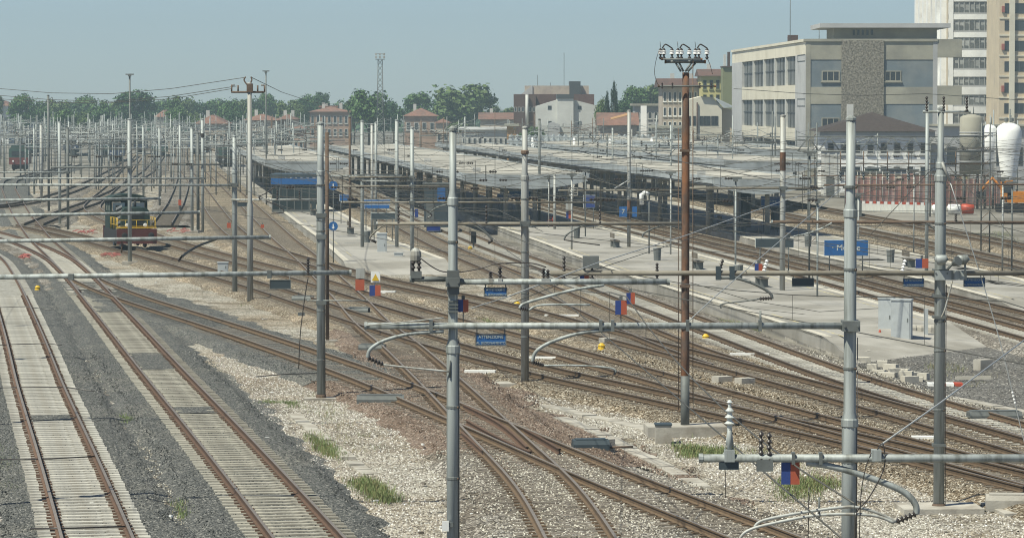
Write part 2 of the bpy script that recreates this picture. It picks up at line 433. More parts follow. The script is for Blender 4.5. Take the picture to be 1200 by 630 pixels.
def track(key, name, label, px, bed='brown', kind='wood', slY=(70, 150), idx=0, sig=7, near=30, halfw=2.0, wire=True, sleepers=True, far=0, check=None, rs='rail_side2'):
    pts = [G(x, y, .17) for x, y in px]
    if near:
        d = (pts[0] - pts[1]).normalized(); pts.insert(0, pts[0] + d * near)
    if far:
        d = (pts[-1] - pts[-2]).normalized(); pts.append(pts[-1] + d * far)
    C = smooth_path(pts, sig)
    TR[key] = C
    T = np.gradient(C, axis=0); T /= np.hypot(T[:, 0], T[:, 1])[:, None]
    N = np.c_[-T[:, 1], T[:, 0]]
    mid = C[len(C) // 3]
    root = thing(name, label, 'railway track', (float(mid[0]), float(mid[1]), 0))
    dz = idx * 0.0035
    rn = random.Random(idx + 50)
    # ballast bed, cut where its stones change
    segs = bed if isinstance(bed, list) else [(bed, -1e9, 1e9)]
    for bed, ya, yb, *bzz in segs:
      sel = [i for i in range(len(C)) if ya - .6 <= C[i, 1] <= yb + .6]
      if len(sel) < 2: continue
      vs, fs = [], []
      rows = sel; bz = bzz[0] if bzz else BEDZ[bed]
      JIT = random.Random(idx + 50)
      for r, i in enumerate(rows):
        ja, jb = rn.uniform(-.22, .22), rn.uniform(-.22, .22)
        for o, z in ((-halfw - .3 + ja, -.19), (-halfw + .25 + ja, bz + dz), (halfw - .25 + jb, bz + dz), (halfw + .3 + jb, -.19)):
            vs.append((C[i, 0] + N[i, 0] * o, C[i, 1] + N[i, 1] * o, z + (rn.uniform(-.012, .012) if z < -.1 else 0)))
      n = len(rows)
      for r in range(n - 1):
        for j in range(3): fs.append((r * 4 + j, (r + 1) * 4 + j, (r + 1) * 4 + j + 1, r * 4 + j + 1))
      fs = [f[::-1] for f in fs]
      part('ballast_bed', MB().add(vs, fs), M['g_' + bed], root)
      EMIT[bed].append(('bed', C[sel], N[sel], halfw, bz + dz))
    # rails
    base = 0.028 + dz
    for sd in (-1, 1):
        vs, fs, mi = [], [], []
        st = 2
        ids = list(range(0, len(C), st))
        for i in ids:
            for o, z in RAILP:
                q = sd * .7525 + o
                vs.append((C[i, 0] + N[i, 0] * q, C[i, 1] + N[i, 1] * q, base + z))
        k = len(RAILP); mb = MB()
        mb.add(vs, [])
        for r in range(len(ids) - 1):
            for j in range(k):
                f = (r * k + j, r * k + (j + 1) % k, (r + 1) * k + (j + 1) % k, (r + 1) * k + j)
                mb.f.append(f); mb.m.append(1 if j == 6 else 0); mb.s.append(False)
        part('rail', mb, [M[rs], M['rail_top']], root)
    # sleepers
    L = np.r_[0, np.cumsum(np.hypot(*np.diff(C, axis=0).T))]
    s = 0.3; pos = []
    while s < L[-1]:
        x, y = np.interp(s, L, C[:, 0]), np.interp(s, L, C[:, 1])
        tx, ty = np.interp(s, L, T[:, 0]), np.interp(s, L, T[:, 1])
        pos.append((x, y, math.atan2(ty, tx) - math.pi / 2)); s += 0.6
    me = sleeper_mesh(kind)
    ind, rest = [], []
    def onscreen(x, y):
        c = 600 + x / y * F if y > 10 else -999
        yy = HZ + CAMZ * F / y if y > 10 else 9999
        return -60 < c < 1260 and yy < 650
    for q in pos:
        if sleepers and slY[0] < q[1] < slY[1] and onscreen(q[0], q[1]) and len(ind) < 298: ind.append(q)
        elif q[1] < 330 and onscreen(q[0], q[1]): rest.append(q)
    for x, y, a in ind:
        kid('sleeper', me, root, (x + rn.uniform(-.02, .02), y, .02 + dz + rn.uniform(-.012, .003)), a + rn.uniform(-.012, .012))
    if rest:
        mb = MB()
        for x, y, a in rest:
            mb.cbox((x, y, -.12), 2.5, .25, .13 + dz, a)
        o = part('far_sleepers', mb, M['concrete_sl' if kind == 'concrete' else 'concrete_sl2' if kind == 'concrete2' else 'wood_sl'], root)
        o["kind"] = "stuff"
    return root

track('T1', 'railway_track', 'leftmost rusty track on bright concrete sleepers in dark ballast', [(114, 630), (96, 580), (78, 530), (66, 500), (46.5, 450), (31, 400), (16.5, 360), (5, 330), (-10, 302), (-40, 284), (-100, 266)], [('dark', -1e9, 1e9, -.028)], 'concrete', (70, 175), 0, sig=6, wire=False, rs='rail_side')
track('T2', 'railway_track', 'second rusty track from the left on concrete sleepers in dark ballast', [(362, 630), (319.5, 580), (276.5, 530), (187, 430), (144, 380), (108.5, 340), (96, 325), (71, 300), (46, 278), (26.5, 252), (17, 235), (10, 220), (12, 211), (34, 205), (64, 199), (90, 192)], [('dark', -1e9, 1e9, -.016)], 'concrete2', (70, 175), 1, sig=6, rs='rail_side')
track('T1b', 'turnout_track', 'short rusty turnout leaving the second track towards the left edge', [(110, 339), (96, 325), (72, 302), (38, 286), (0, 274), (-50, 262)], 'mixed', 'concrete', (100, 240), 2, sig=6, near=0, rs='rail_side')
track('T3', 'railway_track', 'track from the left turnout crossing the diamond to the lower right', [(894, 629), (775, 582), (700, 554), (654, 532), (613, 515), (577, 500), (543, 485), (510, 473), (484, 461), (458, 450), (424, 436), (396, 427), (329, 404), (276, 386), (198, 362), (150, 347), (122, 336), (100, 326)], [('mixed', 0, 92, .007), ('rust', 92, 121, .003), ('dark', 121, 999, .01)], 'wood', (70, 150), 3, sig=5)
track('T4', 'railway_track', 'track curving through the diamond crossing to the bottom edge', [(680, 630), (645.5, 569), (630, 555), (598, 527), (569, 498), (553, 482), (525.6, 455), (495, 427), (466, 400), (437, 380), (411, 350), (389, 330), (366, 307), (333, 280), (289, 238), (262, 213), (240, 195), (215, 172)], [('mixed', 0, 96, .007), ('rust', 96, 170, .003), ('brown', 170, 2000)], 'wood', (70, 150), 4, sig=5)
track('T6', 'railway_track', 'brown track under the shunting engine running to the right edge', [(1240, 571), (1200, 561), (1108, 539), (1003, 513), (908, 492), (812, 472), (733, 456), (622, 432.5), (600, 427), (540, 410), (500, 398), (440, 380), (390, 364), (341, 346), (300, 333), (247, 319), (200, 305), (150, 292), (110, 281), (70, 272), (30, 263)], 'brown', 'wood', (70, 140), 5, sig=9)
track('T7', 'railway_track', 'brown track passing just behind the shunting engine towards the right', [(1240, 569), (1200, 558), (1093, 529), (1003, 505), (960, 495), (883, 474), (812, 453), (710, 424.5), (622, 401), (560, 384), (500, 369), (450, 354), (400, 338), (350, 322), (283, 306), (223, 290), (185, 279), (150, 266), (118, 252), (105, 243), (118, 230), (138, 213), (150, 198), (165, 180)], 'brown', 'wood', (70, 140), 6, sig=8)
track('T5', 'railway_track', 'dark ballasted track beside the first platform crossing to the right', [(1240, 534), (1200, 522), (1100, 495), (1003, 466), (987, 461), (952, 453), (890, 437), (812, 415), (720, 394), (660, 376), (600, 360), (550, 348), (500, 340), (445, 329), (400, 316), (350, 303), (310, 291), (280, 277), (259, 257), (232, 218), (215, 195)], 'brown', 'wood', (70, 150), 7, sig=8)
track('T11', 'railway_track', 'dark track between the first and second platforms', [(858, 427), (798, 408), (758, 391), (700, 364), (640, 338), (590, 318), (550, 302), (510, 284), (475, 265), (435, 245), (395, 228), (350, 208)], 'brown', 'wood', (70, 150), 8, sig=8, near=0)
track('T12', 'railway_track', 'pale ballasted track along the near edge of the wide platform', [(1240, 515), (1200, 504), (1108, 479), (1060, 465), (1012, 450), (955, 430), (913, 413), (842, 387), (818, 377), (761, 357), (717, 340), (624, 306), (580, 290), (548, 277), (500, 258), (455, 238), (415, 220), (380, 205)], 'mixed', 'concrete', (70, 165), 9, sig=8)
track('T15', 'railway_track', 'near track on the far side of the wide platform', [(1240, 401), (1200, 390), (1110, 365), (1040, 346), (960, 325), (880, 304), (790, 281), (700, 258), (640, 243), (560, 223), (480, 203)], 'mixed', 'concrete', (100, 185), 10, sig=10)
track('T14', 'railway_track', 'far track on the far side of the wide platform', [(1240, 380), (1200, 369), (1110, 349), (1040, 331), (960, 311), (880, 292), (790, 271), (700, 251), (622, 234), (540, 214)], 'brown', 'wood', (100, 175), 11, sig=10)
track('T16', 'railway_track', 'dark track beyond the platform with the blue station sign', [(1260, 325), (1200, 311), (1100, 288), (1000, 268), (900, 248), (800, 228)], 'brown', 'wood', (100, 160), 12, sig=10, sleepers=False)
track('T17', 'railway_track', 'dark track in front of the red construction fence', [(1260, 301), (1200, 288), (1100, 269), (1000, 251), (900, 233)], 'brown', 'wood', (100, 160), 13, sig=10, sleepers=False)
track('T18', 'railway_track', 'far left yard track curving away behind the grey poles', [(40, 262), (75, 248), (110, 236), (140, 222), (175, 200), (190, 180)], 'mixed', 'wood', (100, 160), 14, sig=8, near=0, sleepers=False)
track('T19', 'railway_track', 'yard track entering from the left edge behind the beams', [(-60, 246), (0, 243), (40, 236), (75, 226), (110, 212), (140, 196), (160, 182)], 'mixed', 'wood', (100, 160), 15, sig=8, near=0, sleepers=False)
track('T20', 'railway_track', 'distant yard track left of the first platform', [(190, 262), (205, 240), (212, 222), (216, 205), (215, 188), (208, 172)], 'mixed', 'wood', (100, 160), 16, sig=8, near=0, sleepers=False)

# check rails and closure rails of the diamond crossing
def free_rail(name, px, parent_key, mats, zt=.17):
    pts = [G(x, y, zt) for x, y in px]
    C = smooth_path(pts, 2.0, 0.5)
    T = np.gradient(C, axis=0); T /= np.hypot(T[:, 0], T[:, 1])[:, None]
    N = np.c_[-T[:, 1], T[:, 0]]
    mb = MB(); k = len(RAILP); vs = []
    for i in range(len(C)):
        for o, z in RAILP: vs.append((C[i, 0] + N[i, 0] * o, C[i, 1] + N[i, 1] * o, .024 + z))
    mb.add(vs, [])
    for r in range(len(C) - 1):
        for j in range(k):
            mb.f.append((r * k + j, r * k + (j + 1) % k, (r + 1) * k + (j + 1) % k, (r + 1) * k + j)); mb.m.append(1 if j == 6 else 0); mb.s.append(False)
    return mb
dia = thing('diamond_crossing', 'rusty check rails of the diamond crossing at lower centre', 'rail crossing', tuple(G(600, 510)))
for q in ([(543, 474), (560, 482), (582, 492), (602, 508), (618, 524)], [(547, 492), (575, 508), (600, 521), (622, 529)], [(541, 506), (555, 518), (566, 528)], [(604, 497), (630, 510), (656, 526)]):
    part('check_rail', free_rail('check_rail', q, 'T4', None), [M['rail_side'], M['rail_side']], dia)

# ------------------------------------------------------------------ platforms
def platform(name, left, right, label_idx, z=0.42, edge=True):
    L = [G(x, y, z) for x, y in left]; R = [G(x, y, z) for x, y in right]
    poly = [(p.x, p.y) for p in L] + [(p.x, p.y) for p in reversed(R)]
    o = struct(name, MB().prism(poly, -.2, z), M['plat'])
    # ramp down to the stones at the near end
    ra, rb = L[0] + Vector((.105, -.9945, 0)) * 7, R[0] + Vector((.105, -.9945, 0)) * 7
    part('end_ramp', MB().add([(L[0].x, L[0].y - .003, z), (R[0].x, R[0].y - .003, z), (rb.x, rb.y, -.19), (ra.x, ra.y, -.19), (L[0].x, L[0].y - .003, -.2), (R[0].x, R[0].y - .003, -.2)], [(0, 3, 2, 1), (0, 4, 3), (1, 2, 5)]), M['plat'], o)
    # pale edge stones, one by one where they are near enough to tell apart
    for side, sgn in ((L, 1), (R, -1)):
        A = [Vector((p.x, p.y, z)) for p in side]
        for a, b in zip(A[:-1], A[1:]):
            d = b - a; ln = d.length; t = d.normalized(); nr = Vector((t.y, -t.x, 0)) * sgn
            k = max(1, int(ln / 2.0))
            for i in range(k):
                s0, s1 = ln * i / k + .012, ln * (i + 1) / k - .012
                p0 = a + t * s0
                if p0.y > 330: break
                mb = MB().obox(p0 + Vector((0, 0, -.1)), t * (s1 - s0), nr * .34, (0, 0, .108 + random.uniform(0, .006)))
                part('edge_stone', mb, M['plat_edge'], o)
    # worn yellow safety line and asphalt patches
    for side, sgn in ((L, 1), (R, -1)):
        for a, b in zip(side[:-1], side[1:]):
            if a.y > 330: break
            t = (b - a).normalized(); nr = Vector((t.y, -t.x, 0)) * sgn
            n_ = max(1, int((b - a).length / 6))
            for i in range(n_):
                if random.random() < .15: continue
                p = a + (b - a) * (i / n_) + nr * .75
                part('safety_line', MB().obox(p + Vector((0, 0, .001)), (b - a) * (.97 / n_), nr * .09, (0, 0, .004)), M['safety'], o)
    for i in range(26):
        k = random.randrange(min(len(L), len(R)) - 1); u, v = random.random(), random.uniform(.15, .8)
        p = L[k].lerp(L[k + 1], u).lerp(R[k].lerp(R[k + 1], u), v)
        if p.y > 320: continue
        w_, l_ = random.uniform(.5, 2.2), random.uniform(1, 5)
        part('asphalt_patch', MB().add([(p.x, p.y, z + .003), (p.x + w_, p.y - .1 * w_, z + .003), (p.x + w_ - .1 * l_, p.y + l_, z + .003), (p.x - .1 * l_, p.y + l_, z + .003)], [(0, 1, 2, 3)]), M['asph_patch'], o)
    return o
M['safety'] = mat('worn_yellow_line', (.42, .36, .20), .9, var=.3, scale=3, col2=(.33, .31, .26), amt=.45, scale2=2)
M['asph_patch'] = mat('asphalt_patch', (.235, .225, .205), .95, var=.25, scale=1.5, col2=(.30, .285, .26), amt=.4)
platform('platform_one', [(402, 305), (372, 278), (343, 257), (300, 225), (270, 203), (225, 168)], [(522, 303), (462, 281), (400, 249), (350, 224), (310, 204), (250, 172)], 1)
platform('platform_two', [(965, 394), (845, 356), (733, 322), (640, 286), (573, 262), (475, 225), (400, 198), (330, 174)], [(1112, 377), (1040, 357), (960, 335), (880, 313), (790, 290), (708, 267), (620, 244), (540, 222), (450, 199), (370, 176)], 2)
platform('platform_three', [(1168, 350), (1100, 332), (1020, 313), (950, 297), (860, 275), (780, 256), (700, 236), (600, 212), (500, 188)], [(1260, 345), (1200, 327), (1100, 303), (1000, 281), (900, 259), (800, 239), (700, 218), (600, 197)], 3)

# flat sheets of dark ballast over the sleepers between the rails
def ballast_sheet(name, key, px, m, z=.0215):
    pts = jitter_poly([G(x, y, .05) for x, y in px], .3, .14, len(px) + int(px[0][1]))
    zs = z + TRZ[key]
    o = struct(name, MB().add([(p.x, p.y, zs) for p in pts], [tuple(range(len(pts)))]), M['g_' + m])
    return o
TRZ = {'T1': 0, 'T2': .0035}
ballast_sheet('dark_ballast_sheet', 'T1', [(34, 485), (91, 484), (93, 490.5), (36, 491)], 'dark')
ballast_sheet('dark_ballast_sheet', 'T2', [(201, 476), (252, 475), (258, 482), (206, 483)], 'dark')
ballast_sheet('dark_ballast_sheet', 'T2', [(150, 413), (196, 412), (212, 431), (164, 432)], 'dark')
ballast_sheet('dark_ballast_sheet', 'T2', [(110, 358), (146, 357), (152, 364), (116, 365)], 'dark')

# ================================================================== MASTS, BEAMS, OVERHEAD LINE
def Y_of(px, base_y): return G(px, base_y).y
def ribs(mb, base, axis, length, r, n=6, core=.45, seg=10):
    """a ribbed insulator"""
    prof = [(r * core, 0)]
    for i in range(n):
        a = length * (i + .15) / n; b = length * (i + .85) / n
        prof += [(r * core, a), (r, a + (b - a) * .35), (r * .9, a + (b - a) * .6), (r * core, b)]
    prof.append((r * core, length))
    return mb.lathe(base, prof, seg, axis)
class Mast:
    """a tubular mast at depth Y; secs = [(z_top, diameter), ...] bottom to top"""
    def __init__(s, px, base_y, top_y, d=.24, label='', Y=None, secs=None, m='steel', plinth=None, name='catenary_mast', cat='mast', group=None, n=12, cap=True):
        s.Y = Y or Y_of(px, base_y)
        s.x = XP(px, s.Y, 3.0); s.px = px
        s.top = ZP(top_y, s.Y)
        s.m = M[m]; s.d = d
        s.root = thing(name, label, cat, (s.x, s.Y, -.15), group)
        secs = secs or [(s.top, d)]
        mb = MB(); z = -.18
        pts, rr = [], []
        for i, (zt, dd) in enumerate(secs):
            pts += [(s.x, s.Y, z), (s.x, s.Y, zt)]; rr += [dd / 2, dd / 2]
            z = zt + (.12 if i < len(secs) - 1 else 0)
        mb.tube(pts, rr, n)
        s.pole = part('pole', mb, s.m, s.root)
        if len(secs) > 1 and cap:
            for (zt, dd) in secs[:-1]:
                part('collar', MB().lathe((s.x, s.Y, zt - .16), [(dd / 2 + .004, 0), (dd / 2 + .018, .02), (dd / 2 + .018, .14), (dd / 2 + .004, .16)], 12), s.m, s.root)
        if cap: part('cap', MB().lathe((s.x, s.Y, s.top - .02), [(secs[-1][1] / 2 + .012, 0), (secs[-1][1] / 2 + .012, .05), (.03, .09)], 12), s.m, s.root)
        if plinth:
            w, l, h = plinth
            mb = MB().cbox((s.x, s.Y, -.2), w, l, h + .2, .05)
            part('concrete_plinth', mb, M['conc'], s.root)
    def beam(s, y, x0, x1, d=.13, y2=None, m=None, off=0, clamp=True, dY=0, name='cross_beam'):
        """horizontal tube whose centre shows at photo row y between columns x0 and x1"""
        r0 = s.d / 2 + d / 2 if off is None else off
        Yb = s.Y - r0
        a, b = P(x0, y, Yb), P(x1, y2 if y2 is not None else y, Yb)
        b.y += dY
        o = part(name, MB().tube([a, b], d / 2, 10), M[m] if m else s.m, s.root)
        for e, q in ((a, b), (b, a)):
            t = (e - q).normalized()
            part('end_cap', MB().lathe(e - t * .02, [(d / 2 + .008, 0), (d / 2 + .008, .05)], 10, t), s.m, o)
        if clamp:
            zc = a.z
            part('clamp', MB().box(s.x - s.d * .72, s.x + s.d * .72, s.Y - s.d / 2 - d - .04, s.Y + s.d / 2 + .03, zc - d * .75, zc + d * .75), M['steel_d'], s.root)
            for sx in (-1, 1):
                part('bolt', MB().lathe((s.x + sx * s.d * .55, s.Y - s.d / 2 - d - .04, zc), [(.022, 0), (.022, .03)], 6, (0, -1, 0)), M['steel_d'], s.root)
        return o
    def tube(s, px, r=.03, m=None, name='registration_arm', dy=-.3, n=7, Ys=None):
        pts = [P(x, y, s.Y + (dy if Ys is None else Ys[i])) for i, (x, y) in enumerate(px)]
        # round the corners
        if len(pts) > 2:
            C = []
            for i in range(len(pts) - 1):
                p0, p1, p2, p3 = pts[max(i - 1, 0)], pts[i], pts[i + 1], pts[min(i + 2, len(pts) - 1)]
                for k in range(5):
                    t = k / 5
                    C.append(.5 * ((2 * p1) + (p2 - p0) * t + (2 * p0 - 5 * p1 + 4 * p2 - p3) * t * t + (3 * p1 - p0 - 3 * p2 + p3) * t ** 3))
            C.append(pts[-1]); pts = C
        return part(name, MB().tube(pts, r, n), M[m] if m else s.m, s.root)
    def insul(s, p0, p1, r=.07, n=6, m='ceram_b', dy=-.3, name='insulator'):
        a, b = P(*p0, s.Y + dy), P(*p1, s.Y + dy)
        v = b - a
        return part(name, ribs(MB(), a, v, v.length, r, n), M[m], s.root)
    def block(s, px0, py0, px1, py1, dep=.2, m='steel_d', name='bracket', dy=-.3):
        a, b = P(px0, py1, s.Y + dy), P(px1, py0, s.Y + dy)
        return part(name, MB().box(a.x, b.x, a.y, a.y + dep, a.z, b.z), M[m], s.root)

# ---- near masts ---------------------------------------------------------------
Y1 = 64.3
def zz(y, Y): return ZP(y, Y)
M1 = Mast(531, 0, 152, .2, 'thick stepped grey mast in front of the diamond crossing, centre of the view', Y=Y1,
          secs=[(zz(404, Y1), .235), (zz(231, Y1), .17), (zz(152, Y1), .125)], plinth=(1.0, 1.0, .15))
M1.d = .18
M1.block(518, 610, 526, 622, .05, 'white', 'blank_plate', dy=-.16); M1.block(523, 612, 531, 617, .04, 'steel_d', 'strap', dy=-.14)
M1.beam(330, 541, 783, .11, m='steel', off=.02)
M1.beam(327, 482, 529, .10, m='steel_d', off=.02, clamp=False)
M1.block(524, 317, 538, 345, .34, 'steel_d', dy=-.17)
for y in (352, 356, 360, 364): M1.block(525, y, 537, y + 1.6, .26, 'steel_d', 'strap', dy=-.13)
# blue-grey disconnector on the short arm left of the mast
M1.insul((484, 327), (484, 305), .05, 4, 'ceram_b', dy=-.05)
M1.insul((491, 327), (491, 305), .05, 4, 'ceram_b', dy=-.05)
M1.block(481, 318, 494, 326, .12, 'steel_d', 'bracket', dy=-.1)
a = P(487, 307, Y1); part('housing', MB().lathe(a, [(.05, 0), (.1, .03), (.11, .12), (.095, .2), (.05, .25), (.0, .26)], 12), M['steel2'], M1.root)
M1.tube([(492, 302), (515, 317), (540, 318.5), (565, 314), (582, 309), (620, 308), (640, 313)], .011, 'ceram_b', 'jumper_cable', dy=-.1)
# post insulators on the upper beam
for x, y0 in ((575, 318), (586, 312), (637, 314), (642, 316)):
    M1.insul((x, 329), (x, y0), .042, 4, 'ceram_b', dy=-.02)
    M1.block(x - 2.5, 326, x + 2.5, 331, .13, 'steel2', 'clamp', dy=-.08)
M1.tube([(708, 334), (670, 340), (625, 352), (612, 357), (609, 361)], .028, 'steel', dy=-.05)
M1.insul((609, 361), (619, 363), .045, 4, 'ceram_b', dy=-.05)
M1.tube([(620, 363), (636, 357), (692, 357)], .02, 'steel', 'steady_arm', dy=-.05)

M4 = Mast(995.5, 0, 140, .2, 'widest stepped grey mast at the right, in front of the blue station sign', Y=Y1,
          secs=[(zz(490, Y1), .285), (zz(245, Y1), .225), (zz(140, Y1), .17)], plinth=(1.1, 1.1, .15))
M4.d = .22
M4.beam(381.5, 429, 990, .125, off=.12)
M4.tube([(520, 388), (480, 391), (450, 399), (434, 409), (431, 419)], .034, dy=-.12)
M4.insul((431, 419), (449, 427), .05, 5, 'ceram_b', dy=-.12)
M4.tube([(449, 427), (480, 430.5), (526, 435)], .017, 'steel2', 'steady_arm', dy=-.12)
M4.tube([(527, 422), (527, 442)], .02, 'steel_d', 'hanger', dy=-.12)
M4.tube([(720, 386), (680, 390), (645, 401), (628, 412), (624, 424)], .034, dy=-.12)
M4.insul((624, 424), (637, 428), .05, 5, 'ceram_b', dy=-.12)
M4.tube([(637, 428), (680, 428), (716, 431), (722, 436)], .017, 'steel', 'steady_arm', dy=-.12)
for x in (505, 704, 718, 806, 891): M4.block(x - 2, 375, x + 2, 388, .16, 'steel_d', 'clamp', dy=-.2)
M4.tube([(891, 380), (891, 364)], .02, 'steel', 'hanger', dy=-.12)
M4.tube([(429, 381), (470, 377.5), (520, 372)], .012, 'steel2', 'stay_rod', dy=-.2)
# jumper rods in the lower right hang from the nearer beam
Y0 = 40.3
M0 = Mast(1290, 0, 140, .2, 'near grey mast just outside the right edge carrying the lowest beam', Y=Y0, secs=[(zz(300, Y0), .24), (zz(130, Y0), .2)])
M0.beam(536.5, 822, 1292, .095, off=.12)
def postins(ms, x, yb, yt, m='ceram_g', r=.05, dy=-.12):
    ms.block(x - 6, 527, x + 6, 541, .11, 'steel', 'clamp', dy=dy - .06)
    ms.tube([(x - 5, 530), (x - 2, 503)], .007, 'steel', 'stay', dy); ms.tube([(x + 5, 530), (x + 2, 503)], .007, 'steel', 'stay', dy)
    ms.tube([(x, 530), (x, 500)], .03, 'steel', 'stem', dy)
    a = P(x, 503, ms.Y + dy)
    part('insulator', MB().lathe(a, [(.03, 0), (.032, .05), (.062, .07), (.03, .1), (.03, .12), (.058, .14), (.028, .17), (.026, .19), (.05, .215), (.02, .25), (.02, .3), (.035, .31), (.012, .34)], 12), M[m], ms.root)
postins(M0, 855, 530, 476)
M0.block(843, 542, 866, 550, .12, 'signback', 'counterweight', dy=-.15)
M0.tube([(850, 552), (850, 583)], .005, 'ceram_b', 'dropper', dy=-.12)
for x, yt in ((892, 505), (901.5, 507)):
    M0.insul((x, 548), (x, yt), .032, 6, 'ceram_b', dy=-.14)
M0.block(887, 538, 906, 552, .1, 'steel_d', 'bracket', dy=-.17)
M0.tube([(945, 542), (968, 545), (1000, 553), (1040, 567), (1062, 578), (1073, 591), (1074, 602)], .038, dy=-.1)
M0.insul((1074, 601), (1050, 611), .04, 5, 'ceram_b', dy=-.1)
M0.tube([(1050, 611), (1030, 601), (1005, 594), (985, 594), (940, 600), (895, 609), (884, 617)], .018, 'steel2', 'steady_arm', dy=-.12)
M0.tube([(1048, 612), (1020, 603), (960, 603), (900, 614), (875, 622), (866, 632)], .018, 'steel2', 'steady_arm', dy=-.14)
for x in (930, 962): M0.block(x - 2, 530, x + 2, 544, .12, 'steel_d', 'clamp', dy=-.18)
M0.block(1022, 527, 1033, 540, .14, 'steel', 'clamp', dy=-.2)
M0.tube([(1028, 527), (1034, 519), (1037, 532), (1036, 548), (1028, 566), (1016, 586), (1004, 600), (1002, 632)], .007, 'ceram_b', 'jumper_cable', dy=-.16)
M0.tube([(1021, 530), (1014, 550), (1009, 580), (1007, 632)], .006, 'ceram_b', 'jumper_cable', dy=-.16)
M0.tube([(948, 570), (947, 632)], .006, 'ceram_b', 'dropper', dy=-.1)
M0.tube([(960, 582), (960, 606)], .012, 'steel_d', 'dropper', dy=-.1)

Y5 = Y_of(1100, 590)
M5 = Mast(1101, 590, 128, .24, 'grey mast on a concrete slab at the far right with horn loudspeakers', secs=[(zz(205, Y5), .262), (zz(190, Y5), .2), (zz(128, Y5), .15)], plinth=(1.9, 1.5, -.04))
M5.d = .24
M5.beam(320, 640, 1240, .125, m='tube_br', off=.16)
M5.beam(131, 1083, 1136, .06, off=.05, clamp=False, name='top_arm')
for x in (1086, 1106, 1133):
    M5.insul((x, 131), (x, 113), .04, 5, 'ceram_b', dy=-.05)
M5.tube([(1104, 190), (1113, 212)], .035, 'steel2', 'insulator_rod', dy=-.15)
M5.tube([(1113, 212), (1165, 375), (1196, 500), (1206, 540)], .013, 'wire_l', 'stay_rod', dy=-.15, n=5)
M5.insul((1186, 458), (1190, 474), .03, 4, 'ceramic', dy=-.15)
# loudspeakers and lamp bracket
M5.block(1096, 317, 1133, 328, .16, 'steel', 'bracket', dy=-.3)
for x in (1103, 1128):
    a = P(x, 306, Y5 - .35)
    part('loudspeaker', MB().tube([a + Vector((-.13, 0, 0)), a + Vector((-.1, 0, .03)), a + Vector((.1, 0, .03)), a + Vector((.13, 0, 0))], [.06, .12, .12, .06], 12), M['steel'], M5.root)
M5.tube([(1131, 308), (1131, 322)], .025, 'steel', 'post', dy=-.35)
M5.tube([(1110, 316), (1119, 306)], .03, 'steel_d', 'lamp_arm', dy=-.4)
part('lamp', MB().lathe(P(1117, 309, Y5 - .45), [(.05, 0), (.12, .14), (.125, .18)], 12, (.5, -.6, .35)), M['steel_d'], M5.root)
for y in (345, 370, 520): M5.block(1093.5, y, 1108.5, y + 3, .3, 'steel_d', 'strap', dy=-.15)
M5.tube([(1116, 329), (1108, 360), (1103, 372)], .02, 'steel2', 'brace', dy=-.3)
# things on its long beam
for x, t in ((770, 308), (661, 300), (694, 300)): M5.insul((x, 328), (x, t), .045, 6, 'ceram_b', dy=-.16)
for x in (842, 894, 1056):
    M5.insul((x, 322), (x + 5, 304), .05, 5, 'ceramic' if x != 842 else 'ceram_b', dy=-.16)
for x in (842, 858): M5.block(x - 3, 312, x + 3, 328, .16, 'signback', 'clamp', dy=-.24)
M5.tube([(840, 326), (862, 326), (885, 333), (902, 343), (905, 350)], .035, 'steel_d', dy=-.2)
M5.insul((905, 349), (890, 350), .05, 5, 'ceram_b', dy=-.2)
M5.tube([(890, 350), (870, 353), (846, 356), (845, 361)], .018, 'steel_d', 'steady_arm', dy=-.2)
M5.block(683, 300, 702, 314, .2, 'steel_d', 'switch_box', dy=-.25)

# rusty switch pole
Y6 = Y_of(803, 503)
M6 = Mast(803, 503, 74, .25, 'tall rust brown pole with white insulators and switch gear on its crossarm', m='rust', plinth=(2.3, 1.5, .14), secs=[(zz(400, Y6), .25), (zz(140, Y6), .232), (zz(85, Y6), .2)], cap=False, name='switch_pole', cat='pole')
part('lower_sleeve', MB().lathe((M6.x, M6.Y, -.1), [(.129, 0), (.129, zz(440, Y6) + .1)], 16), M['steel_d'], M6.root)
M6.beam(72.5, 780, 826, .09, m='steel_d', off=0, clamp=False, name='crossarm')
M6.beam(69.5, 776, 822, .05, m='steel_d', off=.25, clamp=False, name='crossarm')
for x0, x1 in ((792, 798), (796, 801), (815, 806), (810, 803)):
    M6.tube([(x0, 74), (x1, 84)], .03, 'steel_d', 'strut', dy=-.05)
for k, x in enumerate((774, 794.5, 815)):
    for dx in (0, 4, 13.5):
        M6.insul((x + dx, 70), (x + dx, 56.5), .055, 3, 'ceram_b', dy=-.12)
        a = P(x + dx, 64, Y6 - .12)
        part('porcelain', MB().lathe(a, [(.04, 0), (.075, .02), (.06, .06), (.075, .09), (.04, .12)], 10), M['ceramic'], M6.root)
    M6.tube([(x + 2, 57), (x + 5, 52.5), (x + 8, 53), (x + 14, 57)], .02, 'ceram_b', 'switch_blade', dy=-.12)
    M6.tube([(x, 56), (x - .5, 49)], .008, 'ceram_b', 'arcing_horn', dy=-.12)
M6.tube([(773, 58), (769, 70), (767, 85), (770, 97), (773, 101)], .008, 'ceram_b', 'jumper_cable', dy=-.2)
M6.tube([(828, 66), (832, 76), (835, 87)], .008, 'ceram_b', 'jumper_cable', dy=-.2)
for x, y0, y1 in ((795, 150, 480), (812, 70, 470)): M6.tube([(x, y0), (x, y1)], .013, 'rust_d', 'cable_pipe', dy=-.1, n=5)
for y in (175, 320, 334, 380): M6.block(797, y, 809, y + 3, .3, 'rust_d', 'strap', dy=-.15)
M6.beam(101, 772, 838, .05, m='steel_d', off=.2, clamp=False, name='lower_arm')
for x in (776, 788, 820, 834): M6.insul((x, 104), (x, 97), .035, 3, 'ceram_b', dy=-.2)
